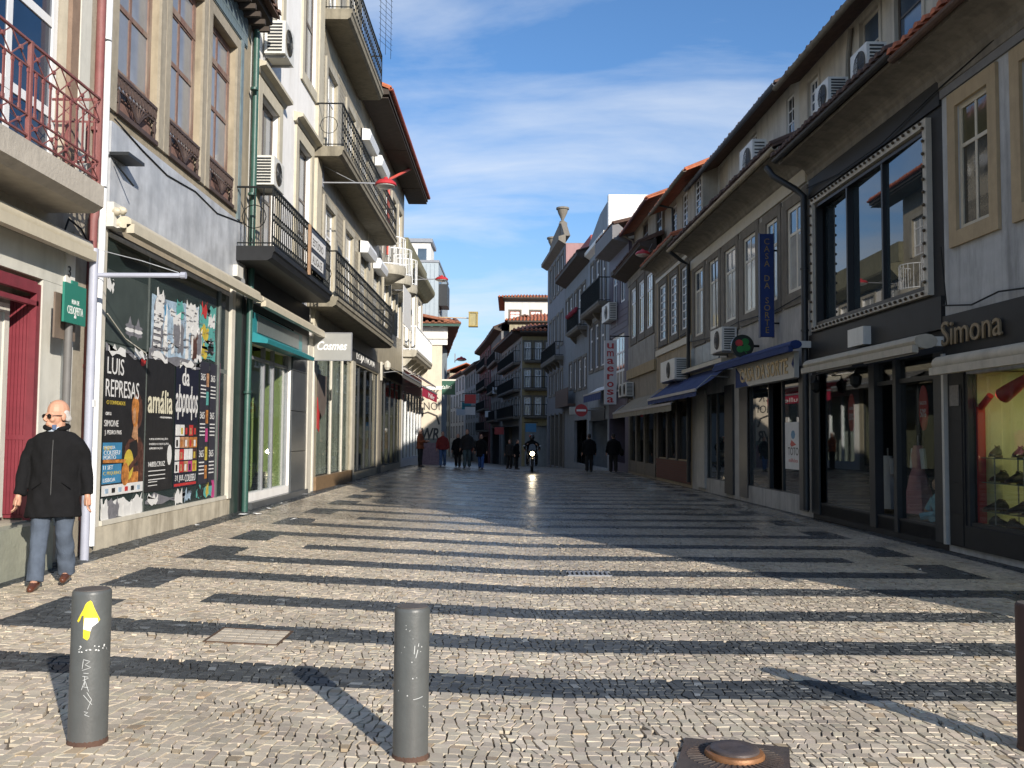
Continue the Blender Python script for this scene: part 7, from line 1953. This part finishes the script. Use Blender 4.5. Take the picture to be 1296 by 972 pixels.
person('person in dark clothes standing far off in front of the corner house', pz(-.1, 54), R(-30), 1.65, 0, ((.02, .05), (.0, .0)), None, .8, DRK, DRK, BKSH, DKH)
person('person with a reddish top in the far crowd', pz(-2.6, 56), R(0), 1.8, 0, ((.05, .1), (.0, -.1)), None, .8, RDT, DRK, BKSH, DKH)
# ------------------------------------------------------------------ motorcycle and rider coming on
c = pz(.96, 44.4)
t = thing('motorcycle', 'dark motorcycle coming towards the camera with its headlight lit', 'motorcycle', c)
RUB = M('tyre_rubber', (.015, .015, .016), .8, .2, 20, .2); FAIR = M('black_fairing', (.012, .012, .014), .2, .1, 4, 0)
def wheel(y, r):
    ctr = c+Vector((0, y, r))
    pts = [ctr+Vector((0, (r-.055)*math.cos(a), (r-.055)*math.sin(a))) for a in [2*math.pi*i/24 for i in range(25)]]
    w = MB().tube(pts, .055, 8, caps=False).build('wheel', RUB, t, smooth=True)
    m = MB().lathe(ctr, [(r-.10, -.03), (r-.09, -.03), (r-.09, .03), (r-.10, .03)], 24, (1, 0, 0)); m.lathe(ctr, [(.05, -.06), (.05, .06)], 12, (1, 0, 0))
    for i in range(6):
        a = i*math.pi/3; m.tube([ctr, ctr+Vector((0, (r-.09)*math.cos(a), (r-.09)*math.sin(a)))], .015, 5)
    m.build('rim', GREYMET, w)
wheel(-.72, .31); wheel(.70, .31)
V = lambda x, y, z: c+Vector((x, y, z))
m = MB()
for e in (-1, 1): m.tube([V(.09*e, -.72, .31), V(.09*e, -.5, .95)], .028, 8)
m.build('fork', GREYMET, t, smooth=True)
m = MB(); m.ball(V(0, -.52, .86), .21, .16, .2, 14, 9); m.ball(V(0, -.35, .72), .25, .3, .22, 12, 8); m.ball(V(0, -.45, .5), .2, .25, .2, 12, 8)
me = remesh(m, .02, 3); me.materials.append(FAIR); me.transform(Matrix.Translation(-c)); link('fairing', me, t, c)
MB().ball(V(0, -.1, .92), .17, .3, .14, 12, 8).build('fuel_tank', FAIR, t, smooth=True)
m = MB().ball(V(0, .4, .84), .16, .4, .08, 12, 7); m.ball(V(0, .75, .86), .12, .2, .08); m.build('saddle', M('black_vinyl', (.015, .015, .015), .5, .1, 8, .05), t, smooth=True)
m = MB().ball(V(0, .05, .48), .2, .32, .2, 10, 7); m.tube([V(.16, .0, .35), V(.18, .5, .3), V(.18, .9, .36)], .05, 8); m.build('engine', DARKMET, t, smooth=True)
MB().ball(V(0, -.74, .62), .09, .2, .05, 10, 6).build('mudguard', FAIR, t, smooth=True)
m = MB().tube([V(-.36, -.32, 1.05), V(-.2, -.45, 1.02), V(.2, -.45, 1.02), V(.36, -.32, 1.05)], .016, 6); m.build('handlebar', IRON, t, smooth=True)
for e in (-1, 1):
    mr = MB().tube([V(.3*e, -.4, 1.04), V(.36*e, -.42, 1.2)], .01, 5).ball(V(.38*e, -.42, 1.22), .07, .02, .045).build('mirror', IRON, t, smooth=True)
    MB().box(ID, c.x+.38*e-.05, c.x+.38*e+.05, c.y-.446, c.y-.442, c.z+1.19, c.z+1.25).build('mirror_glass', GREYMET, mr)
MB().lathe(V(0, -.66, .86), [(.11, -.04), (.115, .01), (.105, .02)], 18, (0, -1, 0)).build('headlight_rim', GREYMET, t, smooth=True)
MB().lathe(V(0, -.685, .86), [(.10, -.004), (.09, .012), (.0, .02)], 18, (0, -1, 0)).build('headlight', M('headlight_glow', (1, .95, .85), .3, 0, 5, 0, emit=((1, .78, .48), 20)), t, smooth=True)
MB().prism(lambda s, d, z: V(s, -.58+.3*(z-1.0), z)+Vector((0, -d, 0)), [(-.17, 1.0), (.17, 1.0), (.14, 1.22), (.08, 1.3), (-.08, 1.3), (-.14, 1.22)], 0, .006).build('windscreen', M('smoked_screen', (.03, .03, .03), .1, .1, 5, 0), t)
ll = bpy.data.lights.new('headlight_beam', 'SPOT'); ll.energy = 40; ll.color = (1, .85, .6); ll.spot_size = R(50); ll.spot_blend = .8; ll.shadow_soft_size = .1
lo = bpy.data.objects.new('headlight_beam', ll); C.objects.link(lo); lo.location = V(0, -.75, .86); lo.rotation_euler = (R(86), 0, R(180))
tr, T, rot, k = person('motorcycle rider in a black jacket and dark helmet', c+Vector((0, .25, .0)), 0, 1.72, 0, arms=(((-.34, -.25, 1.22), (-.34, -.52, 1.06)), ((.34, -.25, 1.22), (.34, -.52, 1.06))), coat_to=.95, coat=BLK, trous=DRK, shoe=BKSH, hair=None, seat=True, lean=-.06, width=1.12, group='people in the street')
t = tr
m = MB(); m.ball(T(0, .01, .125), .125, .145, .135, 16, 11, rot); m.ball(T(0, -.04, .05), .10, .10, .09, 12, 8, rot)
add('helmet', m, M('helmet_black', (.02, .02, .022), .15, .1, 5, 0), vox=.015)
m = MB(); m.ball(T(0, -.105, .11), .09, .045, .045, 12, 7, rot); add('visor', m, LENS)
m = MB(); m.ball(T(-.10, -.06, .18), .03, .06, .05, 8, 6, rot); add('helmet_flash', m, PRD)

bpy.context.view_layer.update()
